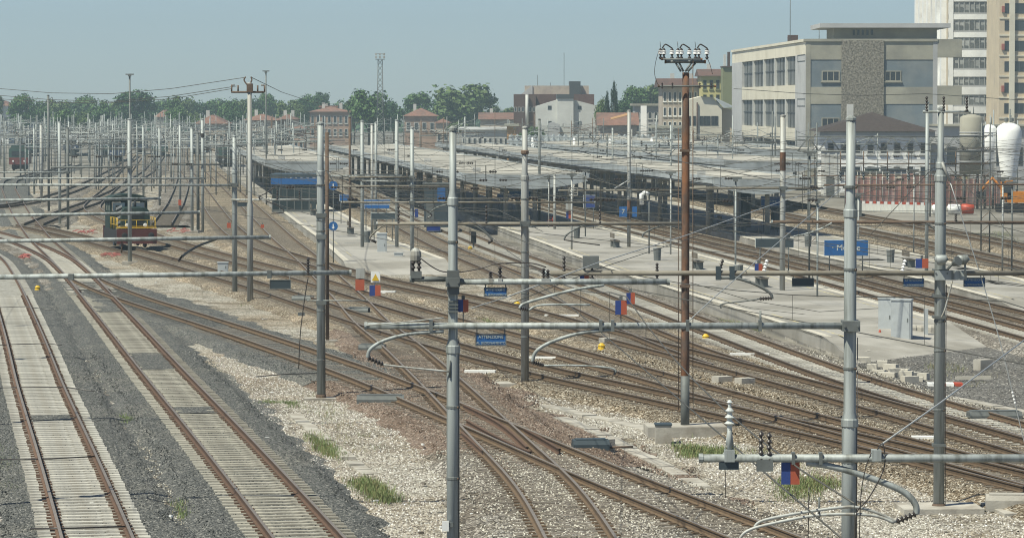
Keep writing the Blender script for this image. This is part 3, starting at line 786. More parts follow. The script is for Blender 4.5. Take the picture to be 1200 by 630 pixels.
# link box at its foot
a = G(776, 512); solo('link_box', MB().box(a.x - .2, a.x + .25, a.y - .3, a.y + .3, -.18, .36).box(a.x - .22, a.x + .27, a.y - .32, a.y + .32, .36, .4, 1), [M['conc'], M['signback']], 'small concrete box with a dark lid at the foot of the rusty pole', 'box')

Y2 = Y_of(615, 447)
M2 = Mast(615, 447, 150, .24, 'pale grey mast with a dark collar on a concrete slab, right of the central mast', m='steel2', secs=[(zz(206, Y2), .26), (zz(150, Y2), .19)], plinth=(2.2, 1.2, -.02))
M2.beam(262, 442, 800, .12, m='tube_br', y2=262, off=.18)
part('collar', MB().lathe((M2.x, M2.Y, zz(181, Y2)), [(.11, 0), (.14, .03), (.14, .12), (.11, .15)], 12), M['rust_d'], M2.root)
M2.tube([(460, 261), (448, 265), (436, 275), (433, 280)], .03, 'tube_br', dy=-.2)
M2.tube([(433, 280), (441, 284)], .04, 'ceram_b', 'insulator', dy=-.2)
M2.tube([(538, 263), (555, 264), (568, 272), (577, 281)], .03, 'steel_d', dy=-.2)
M2.tube([(577, 281), (572, 285)], .045, 'ceram_b', 'insulator', dy=-.2)
M2.tube([(686, 263), (675, 268), (664, 275), (661, 281)], .03, 'steel_d', dy=-.2)
M2.tube([(661, 281), (680, 284), (703, 287)], .02, 'ceram_b', 'steady_arm', dy=-.2)
M2.tube([(786, 262), (770, 266), (755, 273), (753, 278)], .03, 'steel_d', dy=-.2)
for x in (467, 570, 703): M2.insul((x, 263), (x, 240), .05, 5, 'ceram_b', dy=-.2)

Y3 = Y_of(377, 462)
M3 = Mast(376, 462, 145, .24, 'tall grey mast with a rusty brown pole close behind it, left of centre', secs=[(zz(253, Y3), .275), (zz(200, Y3), .24), (zz(145, Y3), .21)], plinth=(1.1, .7, -.1))
M3.beam(352, 361, 430, .035, m='steel', off=.1, clamp=False, name='steady_arm')
for y in (250, 275, 352): M3.block(370.5, y, 382, y + 5, .34, 'steel_d', 'strap', dy=-.17)
M3b = Mast(383.5, 396, 155, .15, 'thin rusty brown pole directly behind the tall grey mast', m='rust_d', plinth=(1.0, .7, -.08), cap=False)
M3b.tube([(383, 200), (388, 209), (391, 213)], .02, 'steel_d', 'stay_rod')

# masts of the left side
Yl = 83.0
ML = Mast(-45, 0, 145, .22, 'grey mast just outside the left edge carrying the nearest long beam', Y=Yl)
ML.beam(325, -46, 409, .12, y2=320.5, off=.14, dY=.6)
ML.block(313, 317, 318, 326, .16, 'steel_d', 'clamp', dy=-.1); ML.block(80, 321, 86, 328, .16, 'steel_d', 'clamp', dy=-.24)
ML.insul((361, 322), (361, 302), .05, 6, 'ceram_b', dy=.2)
ML.tube([(361, 325), (357, 350), (352, 390), (350, 432)], .012, 'ceram_b', 'dropper', dy=.2, n=5)
ML.block(349, 366, 357, 370, .05, 'steel_d', 'weight', dy=.2)
MLb = Mast(-40, 0, 145, .22, 'grey mast outside the left edge carrying the second beam', Y=104)
MLb.beam(283, -41, 314, .12, y2=279, off=.14, dY=.8)
MLb.tube([(254, 280), (235, 287), (222, 294), (214, 300)], .035, 'steel_d', dy=.6)
MLb.insul((214, 299), (209, 306), .06, 4, 'ceram_b', dy=.6)
MLb.tube([(143, 283), (142.5, 296)], .02, 'rust_d', 'hanger', dy=.3)
MLc = Mast(-38, 0, 145, .22, 'grey mast outside the left edge carrying the third beam', Y=130)
MLc.beam(253, -39, 231, .12, y2=249.5, off=.14, dY=.8)
MLd = Mast(-36, 0, 145, .22, 'grey mast outside the left edge carrying the fourth beam', Y=150)
MLd.beam(235, -37, 186, .12, y2=233, off=.14, dY=.8)

Y7 = Y_of(275, 342)
M7 = Mast(275, 342, 160, .26, 'grey mast left of the taller line pole, beside the gravel verge', secs=[(zz(200, Y7), .26), (zz(160, Y7), .2)])
M7.beam(216.5, -20, 276, .12, y2=217, off=.18)
M7.beam(234, 272, 374, .10, m='steel2', off=.18, clamp=False)
for x in (351, 325): M7.insul((x, 234), (x, 222), .06, 4, 'ceram_b', dy=-.2)
M7.tube([(305, 234), (304, 230), (312, 226), (322, 219)], .035, 'ceram_b', dy=-.25)
M7.tube([(312, 236), (324, 240), (332, 246), (331, 249), (318, 250)], .03, 'ceram_b', dy=-.25)
Y8 = Y_of(293, 350)
M8 = Mast(293, 350, 97, .26, 'tallest pale line pole at left with a square crossarm frame on top', m='steel2', secs=[(zz(240, Y8), .3), (zz(97, Y8), .22)], cap=False, name='line_pole', cat='pole')
M8.tube([(271, 108), (310, 108)], .05, 'rust_d', 'crossarm', dy=0)
for x in (271.5, 279, 302, 310): M8.tube([(x, 108), (x, 100)], .04, 'rust_d', 'arm_post', dy=0)
M8.tube([(271, 100), (275, 100)], .03, 'rust_d', 'arm_cap', dy=0); M8.tube([(306, 100), (310, 100)], .03, 'rust_d', 'arm_cap', dy=0)
M8.tube([(288, 90), (286, 94), (290, 100)], .035, 'rust_d', 'fork', dy=0); M8.tube([(294, 90), (295, 94), (292, 100)], .035, 'rust_d', 'fork', dy=0)
M8.block(289, 98, 296, 108, .3, 'rust_d', 'head_block', dy=-.15)
# three power lines that run off to the left
for i, (xa, ya, pts, lab) in enumerate(((286, 91, [(200, 104), (130, 110), (60, 109), (0, 104)], 'topmost sagging power line running left from the tall line pole'),
                                  (277, 101, [(200, 113), (130, 119), (60, 117), (0, 112)], 'middle sagging power line running left from the tall line pole'),
                                  (272, 104, [(200, 116), (120, 121), (60, 120), (0, 116)], 'lowest sagging power line running left from the tall line pole'))):
    pp = [P(xa, ya, Y8)] + [P(x, y, Y8 + 8 * (k + 1)) for k, (x, y) in enumerate(pts)]
    pp.append(P(pts[-1][0] - 70, pts[-1][1] - 9, Y8 + 42))
    solo('power_line', MB().tube(pp, .016, 5), M['wire'], lab, 'wire')
pp = [P(295, 91, Y8), P(330, 108, Y8 + 40), P(360, 118, Y8 + 90), P(390, 124, Y8 + 150)]
solo('power_line', MB().tube(pp, .018, 5), M['wire'], 'faint power line running back right from the tall line pole', 'wire')

# signal and lamp masts further back: (column, foot row, top row, diameter, material, label)
MID = [
 (152, 307, 140, .25, 'steel', 'grey mast standing in front of the green shunting engine'),
 (70, 263, 143, .24, 'steel', 'grey mast, left one of the pair near the left edge of the yard'),
 (79.5, 266, 150, .22, 'steel_d', 'darker grey mast, right one of the pair near the left edge'),
 (40, 226, 150, .22, 'steel', 'leftmost grey mast of the cluster by the left curve'),
 (48.5, 238, 146, .24, 'steel2', 'pale mast, second of the cluster by the left curve'),
 (57, 246, 112, .22, 'steel_d', 'tall dark mast with a small hoop near the left edge'),
 (168, 233, 148, .24, 'steel', 'grey mast rising just behind the shunting engine roof'),
 (187, 241, 150, .22, 'steel', 'grey mast right of the shunting engine cab'),
 (211, 249, 146, .22, 'steel', 'grey mast with a red marker plate low on its side'),
 (225, 271, 150, .24, 'steel', 'left mast of the tight group of three beyond the engine'),
 (232, 270, 156, .24, 'steel_d', 'dark middle mast of the tight group of three beyond the engine'),
 (237.5, 271, 140, .22, 'steel', 'right mast of the tight group of three, black band near its top'),
 (424.5, 297, 142, .24, 'steel', 'grey mast standing on the near end of the first platform'),
 (410, 273, 138, .17, 'rust_d', 'rusty spotted pole on the first platform'),
 (436, 283, 146, .2, 'steel2', 'left pole of the pale pair on the first platform'),
 (440.5, 276, 144, .2, 'steel', 'right pole of the pale pair on the first platform'),
 (465, 297, 141, .24, 'steel', 'grey mast with dark bands beside the grey kiosk box'),
 (483, 330, 150, .22, 'steel', 'grey mast just left of the central stepped mast'),
 (632, 269, 140, .22, 'steel_d', 'dark pole right behind the pale collared mast'),
 (650, 275, 205, .2, 'steel2', 'short pale post standing on the wide platform'),
 (737, 297, 130, .24, 'steel2', 'grey and rusty mast carrying the blue number seven plates'),
 (917, 350, 136, .28, 'steel2', 'grey mast with a rust patch on the wide platform'),
 (1086, 330, 120, .2, 'steel', 'thin grey mast left of the horn loudspeakers'),
]
MAST = {}
for x, by, ty, d, m, lab in MID:
    MAST[x] = Mast(x, by, ty, d, lab, m=m, plinth=(.9, .9, .05) if d > .23 else None, n=10)
MAST[57].tube([(57, 118), (61, 114), (61, 120), (57, 121)], .03, 'steel_d', 'hoop', dy=0)
q = MAST[483]; q.beam(237, 400, 697, .11, m='tube_br', off=.16)
q.beam(218, 398, 531, .1, m='tube_br', off=.16); q.beam(207.5, 410, 484, .1, m='tube_br', off=.16)
q.tube([(490, 241), (500, 247), (506, 252), (501, 255)], .04, 'ceram_b', dy=-.25)
q.tube([(530, 238), (512, 243), (503, 250)], .04, 'steel_d', dy=-.25)
q.block(486, 245, 490, 255, .2, 'flag_bl', 'plate', dy=-.2)
q = MAST[917]; q.beam(220.5, 805, 965, .12, m='tube_br', off=.18)
part('rust_band', MB().lathe((q.x, q.Y, zz(200, q.Y)), [(.147, 0), (.147, .9)], 12), M['rust'], q.root)
q = MAST[737]; q.beam(223, 655, 805, .11, m='tube_br', off=.16)
q.tube([(737, 211), (720, 221)], .04, 'wire_l', 'stay_rod', dy=-.2); q.tube([(720, 262), (737, 262)], .03, 'steel', 'spacer', dy=-.2)
part('rust_band', MB().lathe((q.x, q.Y, zz(257, q.Y)), [(.128, 0), (.128, 1.2)], 12), M['rust'], q.root)
q = MAST[465]
for y in (208, 223, 240, 262): part('band', MB().lathe((q.x, q.Y, zz(y, q.Y)), [(.128, 0), (.128, .18)], 12), M['steel_d'], q.root)
q.beam(212, 425, 485, .1, off=.16, m='steel')
MAST[424.5].beam(206, 385, 470, .1, m='steel', off=.16)
q = MAST[237.5]
part('band', MB().lathe((q.x, q.Y, zz(161, q.Y)), [(.13, 0), (.13, .3)], 12), M['ceram_b'], q.root)
q.beam(209, -10, 240, .12, m='steel', off=.16, y2=209)
MAST[79.5].beam(202, -15, 82, .12, m='steel', off=.16)
MAST[152].beam(196, 60, 154, .1, m='steel_d', off=.16)
MAST[225].beam(193, 150, 260, .1, m='steel_d', off=.16)

# beam at right with brown patina whose mast stands outside the frame
MR = Mast(1290, 0, 140, .22, 'grey mast outside the right edge carrying a brown beam', Y=118)
MR.beam(260, 905, 1292, .11, m='rust_d', off=.14, y2=261)
MR.insul((1120, 259), (1120, 250), .06, 4, 'ceram_b', dy=-.15)
MR.tube([(975, 261), (962, 268), (944, 274), (930, 277)], .03, 'steel', dy=-.2)
MR.tube([(1086, 261), (1092, 266), (1098, 270)], .03, 'steel_d', dy=-.2)
MR2 = Mast(1292, 0, 145, .22, 'grey mast outside the right edge carrying the far brown beam', Y=178)
MR2.beam(217, 965, 1294, .1, m='rust_d', off=.14, y2=216)

# thin lamp and telephone posts: plain tube with a small head
THIN = [(312, 240, 84, .12, 'steel_d', 'thin lamp post with a flat head above the far trees'), (152.6, 262, 88, .14, 'steel_d', 'thin tall lamp post with a flat head above the left trees'),
        (786, 306, 203, .1, 'steel2', 'thin lamp post left of the rusty switch pole, T-shaped head'), (862, 333, 210, .1, 'steel', 'thin grey lamp post between the rusty pole and the platform mast'),
        (958, 358, 235, .09, 'steel', 'thin grey post on the wide platform left of the widest mast'), (948.5, 334, 180, .1, 'steel_d', 'dark thin post left of the widest mast'),
        (670, 300, 205, .12, 'steel2', 'thin pale post by the small square frames on the wide platform'), (686, 284, 200, .09, 'steel_d', 'thin dark post carrying a small blue plate'),
        (643, 273, 208, .09, 'steel2', 'thin white post beside the small red ladder'), (1071, 300, 200, .09, 'steel2', 'thin grey post before the red construction fence'),
        (1175, 322, 210, .1, 'steel2', 'thin pale post near the right edge on the far platform'), (1186, 318, 215, .1, 'steel_d', 'thin dark post at the right edge on the far platform'),
        (1006, 300, 228, .12, 'steel2', 'short pale post right beside the widest mast'), (580, 196, 128, .1, 'rust_d', 'thin dark pole rising from the far canopy roofs'),
        (603, 192, 150, .1, 'rust_d', 'thin brown pole in front of the pale gabled hall')]
for x, by, ty, d, m, lab in THIN:
    t = Mast(x, by, ty, d, lab, m=m, n=8, cap=False, name='lamp_post', cat='post')
    zt = t.top
    part('head', MB().box(t.x - .32, t.x + .32, t.Y - .12, t.Y + .12, zt, zt + .1), M['steel_d'], t.root)
    part('head_plate', MB().box(t.x - .12, t.x + .12, t.Y - .16, t.Y + .16, zt - .12, zt - .003), M['steel_d'], t.root)

# ---- the crowd of far masts, each with its arm -----------------------------------
rn = random.Random(11)
def far_mast(x, by, ty, d, m, lab, grp, arm):
    t = Mast(x, by, ty, d, lab, m=m, n=6, cap=False, group=grp)
    zb = min(t.top - 1.2, 5.6)
    w = rn.uniform(2.2, 6.5) * (1 if arm > 0 else -1)
    part('cross_beam', MB().tube([(t.x, t.Y - .2, zb), (t.x + w, t.Y - .2, zb + .05)], .065, 6), t.m, t.root)
    if rn.random() < .7: part('registration_arm', MB().tube([(t.x + w * .7, t.Y - .2, zb), (t.x + w * .8, t.Y - .2, zb - .3), (t.x + w * .6, t.Y - .2, zb - .7)], .04, 5), M['ceram_b'], t.root)
    part('insulator', ribs(MB(), (t.x + w * .5, t.Y - .2, zb), (0, 0, 1), .55, .1, 3, seg=6), M['ceram_b'], t.root)
    part('brace', MB().tube([(t.x, t.Y - .1, zb + 1.0), (t.x + w * .6, t.Y - .2, zb + .05)], .03, 4), t.m, t.root)
KM = {'steel_far': 'slim bluish grey', 'steel': 'slim grey', 'steel_d': 'slim dark grey', 'steel2': 'slim pale', 'rust_d': 'slim brown'}
used = [m[0] for m in MID]
for i in range(255):
    x = rn.uniform(-4, 345); by = 168 + 62 * rn.random() ** 1.7
    Y = Y_of(x, by)
    ty = HZ + (CAMZ - rn.uniform(6.2, 8.2) + (.6 if Y < 450 else 0)) * F / Y
    mk = rn.choice(['steel_far', 'steel_far', 'steel', 'steel', 'steel_d'])
    far_mast(x, by, ty, rn.uniform(.11, .17), mk, KM[mk] + ' catenary mast in the crowded ' + ('nearer half of the far left yard' if Y < 560 else 'farthest part of the left yard'), 'distant masts of the left yard', rn.choice([-1, 1]))
for i in range(44):
    x = rn.uniform(300, 700); by = 172 + 40 * rn.random() ** 1.5
    Y = Y_of(x, by)
    ty = HZ + (CAMZ - rn.uniform(6.4, 8.2)) * F / Y
    mk = rn.choice(['steel', 'steel_far', 'rust_d', 'steel_d'])
    far_mast(x, by, ty, rn.uniform(.12, .18), mk, KM[mk] + ' catenary mast rising between the ' + ('left' if x < 480 else 'right') + ' distant platform canopies', 'distant masts between the canopies', rn.choice([-1, 1]))

# ---- contact and carrier wires over the tracks -------------------------------------
def overhead(key, label, y0=34, y1=420, zc=4.95, zm=6.05, shift=0):
    C = TR[key]
    d = C[0] - C[3]; d /= np.hypot(*d)
    pre = [C[0] + d * s for s in range(60, 0, -2)]
    A = np.array(pre + list(C))
    A = A[(A[:, 1] > y0) & (A[:, 1] < y1)]
    if len(A) < 10: return
    L = np.r_[0, np.cumsum(np.hypot(*np.diff(A, axis=0).T))]
    loc = (float(A[len(A) // 2, 0]), float(A[len(A) // 2, 1]), 0)
    r = thing('overhead_line', label, 'overhead line', loc)
    span = 42.0
    cw, mw, dr = [], [], MB()
    s = 0.0; k = 0
    while s < L[-1]:
        x, y = float(np.interp(s, L, A[:, 0])) + shift, float(np.interp(s, L, A[:, 1]))
        u = ((s + 13) % span) / span
        z2 = zm - .75 * 4 * u * (1 - u)
        cw.append((x, y, zc)); mw.append((x, y, z2))
        if k % 2 == 0 and y < 200: dr.tube([(x, y, zc), (x, y, z2)], .005, 3, False)
        s += 4.0; k += 1
    part('contact_wire', MB().tube(cw, .011, 5), M['wire'], r)
    part('carrier_wire', MB().tube(mw, .0105, 5), M['wire'], r)
    if dr.v:
        o = part('droppers', dr, M['wire'], r); o["kind"] = "stuff"
for key, lab in (('T3', 'overhead wires above the track from the left turnout'), ('T4', 'overhead wires above the track curving through the diamond'), ('T6', 'overhead wires above the shunting engine track'),
                 ('T7', 'overhead wires above the track behind the engine'), ('T5', 'overhead wires above the dark track beside the first platform'), ('T12', 'overhead wires above the pale track by the wide platform'),
                 ('T15', 'overhead wires above the near track beyond the wide platform'), ('T14', 'overhead wires above the far track beyond the wide platform'), ('T11', 'overhead wires above the track between the platforms'),
                 ('T16', 'overhead wires above the dark track past the station sign'), ('T20', 'overhead wires above the distant left yard track'), ('T17', 'overhead wires above the track before the red fence'), ('T18', 'overhead wires above the curving left yard track'), ('T19', 'overhead wires above the yard track from the left edge')):
    overhead(key, lab)
# bands, earth wires and stains on the near masts
for ms, zs_ in ((M1, (1.2, 2.6, 3.9, 6.9)), (M4, (1.4, 2.9, 4.6, 6.4, 7.9)), (M5, (1.0, 2.2, 3.6, 4.3, 6.6)), (M2, (1.5, 3.0, 4.4, 6.2)), (M3, (1.1, 2.7, 4.2, 5.3, 6.8))):
    for z in zs_:
        rr_ = {M1: .12 if z < 5 else .09, M4: .145 if z < 3.7 else .117, M5: .134, M2: .133, M3: .141}[ms]
        part('band', MB().lathe((ms.x, ms.Y, z), [(rr_, 0), (rr_ + .006, .01), (rr_ + .006, .05), (rr_, .06)], 14), M['steel_d'], ms.root)
        part('bolt', MB().lathe((ms.x + rr_ * .7, ms.Y - rr_ * .75, z + .03), [(.018, 0), (.018, .035)], 6, (.6, -.8, 0)), M['rust_d'], ms.root)
    part('earth_wire', MB().tube([(ms.x + .6 * ms.d, ms.Y - .3 * ms.d, -.15), (ms.x + .56 * ms.d, ms.Y - .36 * ms.d, 2.5), (ms.x + .6 * ms.d, ms.Y - .3 * ms.d, 5.2)], .009, 5), M['ceram_b'], ms.root)
    part('base_rust', MB().lathe((ms.x, ms.Y, -.15), [(rr_ + .035, 0), (rr_ + .03, .12), (rr_ + .012, .16)], 14), M['rust_d'], ms.root)
# slim masts and posts in the crowd before the canopies and the right hand buildings
for i in range(44):
    x = rn.uniform(640, 1210); by = 196 + 62 * rn.random() ** 1.3
    if 940 < x < 1012: continue
    Y = Y_of(x, by)
    ty = HZ + (CAMZ - rn.uniform(6.4, 9.2)) * F / Y
    mk = rn.choice(['rust_d', 'steel2', 'steel_far', 'steel_d', 'steel'])
    far_mast(x, by, ty, rn.uniform(.11, .2), mk, KM[mk] + ' post in the crowd before the ' + ('canopy roofs' if x < 960 else 'building site at right'), 'slim posts of the right hand yard', rn.choice([-1, 1]))
# head spans: cross wires strung from side to side with droppers
for k, (Y, xa, xb) in enumerate(((138, 380, 1230), (157, 300, 1230), (176, 250, 1230), (198, 380, 1230), (224, 150, 1230), (255, 60, 1230), (292, 20, 1230), (340, 0, 1230), (400, 0, 900), (470, 0, 800))):
    ORDS = ['nearest', 'second', 'third', 'fourth', 'fifth', 'sixth', 'seventh', 'eighth', 'ninth', 'farthest']
    a, b = XP(xa, Y, 6), XP(xb, Y, 6)
    r = thing('head_span', ORDS[k] + ' row of cross span wires strung over the tracks', 'span wire', ((a + b) / 2, Y, 0))
    for z0, sg in ((6.9, .9), (5.9, .15), (5.35, .1)):
        pts = []
        for j in range(25):
            u = j / 24; v = (u * 3) % 1.0
            pts.append((a + (b - a) * u, Y + 2.0 * math.sin(u * 9 + k), z0 - sg * 4 * v * (1 - v)))
        part('span_wire', MB().tube(pts, .0085 + Y * .00001, 4), M['wire'], r)
    for j in range(12):
        u = rn.random(); v = (u * 3) % 1.0; x = a + (b - a) * u; yy = Y + 2.0 * math.sin(u * 9 + k)
        part('dropper', MB().tube([(x, yy, 6.9 - 3.6 * v * (1 - v)), (x, yy, 5.3)], .012, 4), M['wire'], r)
        part('insulator', ribs(MB(), (x + .2, yy, 5.75), (1, 0, 0), .4, .07, 3, seg=6), M['ceram_b'], r)
# along-track feeder wires high on the masts
for k in range(16):
    x0 = -26 + k * 4.6 + rn.uniform(-1, 1); z0 = rn.uniform(6.4, 8.2); Ya, Yb = 75 + 4 * (k % 5), 460
    pts = []
    for j in range(40):
        Y = Ya + (Yb - Ya) * j / 39; v = ((Y + k * 9) % 46) / 46
        pts.append((x0 - .1043 * (Y - 150) + (14 if k > 8 else 4) * ((150 - Y) / 150 if Y < 150 else 0), Y, z0 - .5 * 4 * v * (1 - v)))
    solo('feeder_wire', MB().tube(pts, .009, 4), M['wire'], ['leftmost', 'second', 'third', 'fourth', 'fifth', 'sixth', 'seventh', 'eighth', 'ninth', 'tenth', 'eleventh', 'twelfth', 'thirteenth', 'fourteenth', 'fifteenth', 'rightmost'][k] + ' of the thin feeder wires sagging along the tracks, counted from the left', 'wire', 'feeder wires along the tracks')
# slanting cables
def cable(label, pts, r=.012, m='wire_l', name='slanting_cable'):
    pp = [P(x, y, Y) for x, y, Y in pts]
    solo(name, MB().tube(pp, r, 6), M[m], label, 'cable')
cable('pale slanting cable from the horn mast down to the lowest beam', [(1032, 521, 40.2), (1100, 473, 47), (1210, 391, 60)], .011)
cable('long pale cable slanting across the rusty pole, upper of two', [(596, 347, 70), (700, 308, 82), (803, 276, 95), (910, 238, 112), (993, 212, 130)], .013)
cable('long pale cable slanting across the rusty pole, lower of two', [(600, 355, 71), (700, 315, 83), (803, 281, 96), (910, 246, 113), (985, 221, 130)], .009, 'wire')
cable('pale stay cable from the rusty pole down to the central beam', [(806, 377, 64.2), (835, 350, 75), (900, 294, 90), (985, 222, 110)], .010)
cable('pale cable between the central mast and the slab mast', [(552, 361, 66), (600, 346, 80), (640, 330, 100)], .010)
cable('dark stay cable crossing in front of the far right mast, left', [(1020, 275, 110), (1060, 232, 112), (1092, 198, 114)], .012, 'wire')
cable('dark stay cable crossing in front of the far right mast, right', [(1112, 196, 112), (1160, 248, 110), (1206, 300, 106)], .012, 'wire')
cable('upper drooping cable across the wide platform', [(806, 330, 150), (880, 352, 152), (960, 365, 154), (1066, 359, 156)], .014, 'wire')
cable('lower drooping cable across the wide platform', [(806, 340, 149), (880, 361, 151), (960, 370, 153), (1080, 370, 155)], .012, 'wire')
cable('thin long power cable passing before the grey office block', [(860, 104, 330), (945, 110, 335), (1010, 112, 340), (1085, 110, 345), (1206, 118, 360)], .03, 'wire')
cable('dark cable fanning left from the far right masts, upper', [(1000, 232, 140), (1050, 212, 142), (1100, 195, 144)], .012, 'wire')
cable('dark cable fanning right from the far right masts, upper', [(1110, 188, 142), (1150, 200, 140), (1206, 212, 138)], .012, 'wire')

# lattice gantry at right
YG = 232.0
gt = thing('lattice_gantry', 'brown lattice girder gantry in front of the hip roofed house', 'gantry', (XP(1050, YG), YG, -.15))
za, zb = ZP(160, YG), ZP(177, YG)
xa, xb = XP(935, YG, 7), XP(1156, YG, 7)
for yy in (-.35, .35):
    for z in (za, zb): part('chord', MB().tube([(xa, YG + yy, z), (xb, YG + yy, z)], .036, 6), M['steel_d'], gt)
    n = 18
    for i in range(n):
        x0, x1 = xa + (xb - xa) * i / n, xa + (xb - xa) * (i + 1) / n
        part('diagonal', MB().tube([(x0, YG + yy, za if i % 2 else zb), (x1, YG + yy, zb if i % 2 else za)], .02, 5), M['steel_d'], gt)
for px in (952, 1155):
    xx = XP(px, YG, 4)
    for sx in (-.28, .28): part('leg', MB().tube([(xx + sx, YG, -.2), (xx + sx, YG, za + .9)], .05, 6), M['steel_d'], gt)
    for k in range(9): part('leg_brace', MB().tube([(xx - .28, YG, .3 + k * .85), (xx + .28, YG, .8 + k * .85)], .02, 4), M['rust_d'], gt)
for px in (985, 1012, 1040, 1065, 1120):
    xx = XP(px, YG, 6); part('hanger', MB().tube([(xx, YG, zb), (xx, YG, zb - 1.3)], .035, 5), M['rust_d'], gt)
    part('insulator', ribs(MB(), (xx, YG, zb - 1.9), (0, 0, 1), .6, .12, 3, seg=8), M['signback'], gt)
for y in (192, 206): part('chord', MB().tube([P(940, y, YG + 3), P(1160, y, YG + 3)], .04, 5), M['rust_d'], gt)

# ================================================================== STATION CANOPIES
M['roof_conc'] = mat('canopy_roof', (0.40, 0.38, 0.33), 0.9, var=0.2, scale=0.5, col2=(0.24, 0.23, 0.20), amt=0.45, scale2=0.14)
M['fascia'] = mat('canopy_fascia', (0.33, 0.355, 0.36), 0.75, var=0.15, scale=0.6, col2=(0.22, 0.235, 0.235), amt=0.35, scale2=0.5)
M['soffit'] = mat('canopy_soffit', (0.42, 0.42, 0.40), 0.9, var=0.15)
M['column'] = mat('canopy_column', (0.30, 0.29, 0.265), 0.8, var=0.2)
AX = Vector((165 - 600, F, 0)).normalized()      # direction of the platforms
LT = Vector((AX.y, -AX.x, 0))                    # to the right
def canopy(label, px_l, px_r, Y, zt, length, sag=.16, th=.5, bays=None):
    xl, xr = XP(px_l, Y, zt), XP(px_r, Y, zt)
    w = (xr - xl) / LT.x
    o0 = Vector((xl, Y, 0))
    root = thing('platform_canopy', label, 'canopy', tuple(o0 + LT * (w / 2)))
    # butterfly section: edges high, valley in the middle
    prof = []
    k = 10
    for i in range(k + 1):
        u = i / k; prof.append((u * w, zt - sag * 4 * u * (1 - u)))
    def sweep(prof, l0, l1):
        mb = MB(); n = len(prof)
        vs = [o0 + LT * a + AX * l0 + Vector((0, 0, z)) for a, z in prof] + [o0 + LT * a + AX * l1 + Vector((0, 0, z)) for a, z in prof]
        fs = [(i, (i + 1) % n, n + (i + 1) % n, n + i) for i in range(n)]
        return mb.add(vs, [f[::-1] for f in fs] + [tuple(range(n)), tuple(range(2 * n - 1, n - 1, -1))])
    nb = bays or int(length / 12)
    bl = length / nb
    for b in range(nb):
        part('roof_slab', sweep(prof + [(a, z - .12) for a, z in reversed(prof)], b * bl + .02, (b + 1) * bl - .02), M['roof_conc'], root)
    # fascia round the edge
    for a0 in (-.1, w + .003):
        part('side_fascia', sweep([(a0, zt - .42), (a0 + .1, zt - .42), (a0 + .1, zt + .1), (a0, zt + .1)], -.1, length), M['fascia'], root)
    ep = [(a, z + .1) for a, z in prof] + [(a, z - th - .45 * 4 * (a / w) * (1 - a / w)) for a, z in reversed(prof)]
    part('end_fascia', sweep(ep, -.22, -.1), M['fascia'], root)
    part('soffit', sweep([(.05, zt - .5), (w - .05, zt - .5), (w - .05, zt - .56), (.05, zt - .56)], .1, length), M['soffit'], root)
    for b in range(nb):
        c = o0 + LT * (w / 2) + AX * (b * bl + 4.0)
        for sx in (-1.1, 1.1):
            q = c + LT * sx
            part('column', MB().tube([(q.x, q.y, .2), (q.x, q.y, zt - .5)], [.2, .16], 8), M['column'], root)
        part('girder', MB().obox(c - LT * (w * .46) + Vector((0, 0, zt - .86)), LT * (w * .92), AX * .3, (0, 0, .3)), M['column'], root)
        if b % 4 == 1:
            part('roof_vent', MB().cbox(tuple(o0 + LT * (w * .28) + AX * (b * bl + 5) + Vector((0, 0, zt - .4))), .6, .5, .6), M['soffit'], root)
    return root
canopy('long butterfly canopy over the wide platform, ending near the centre', 543, 690, 262, 4.35, 205)
canopy('butterfly canopy over the platform with the blue station sign', 836, 950, 243, 4.45, 230)
canopy('canopy over the first platform behind the blue stair shelter', 312, 408, 322, 4.4, 130)
canopy('third pale canopy roof behind the rusty switch pole', 850, 962, 318, 4.45, 190)
canopy('farthest pale canopy roof in front of the grey roofed shed', 800, 902, 430, 4.5, 150)
canopy('low canopy roof at the foot of the grey office block', 880, 976, 400, 4.5, 120)

# blue stair shelter on the first platform
Ys = 300
sh = thing('stair_shelter', 'dark glazed stair shelter with a blue top on the first platform', 'shelter', (XP(346, Ys), Ys, .42))
x0, x1 = XP(319, Ys, 2), XP(371, Ys, 2)
part('roof', MB().box(x0 - .2, x1 + .2, Ys, Ys + 7, 3.36, 3.6), M['signback'], sh)
part('blue_fascia', MB().box(x0 - .1, x1 + .1, Ys - .1, Ys - .004, 2.75, 3.3), M['blue'], sh)
M['dglass'] = glass_mat('dark_glass', (.03, .045, .05))
for i in range(6):
    a = x0 + (x1 - x0) * i / 6; b = x0 + (x1 - x0) * (i + 1) / 6
    part('glass_panel', MB().box(a + .04, b - .04, Ys - .02, Ys + .02, .6, 2.45), M['dglass'], sh)
    part('post', MB().box(a - .04, a + .035, Ys - .05, Ys + .06, .42, 2.49), M['steel_d'], sh)
part('base_wall', MB().box(x0, x1, Ys - .03, Ys + .12, .42, .59), M['steel_d'], sh)
part('side_wall', MB().box(x1 + .01, x1 + .1, Ys - .03, Ys + 6.5, .42, 3.35), M['steel_d'], sh)

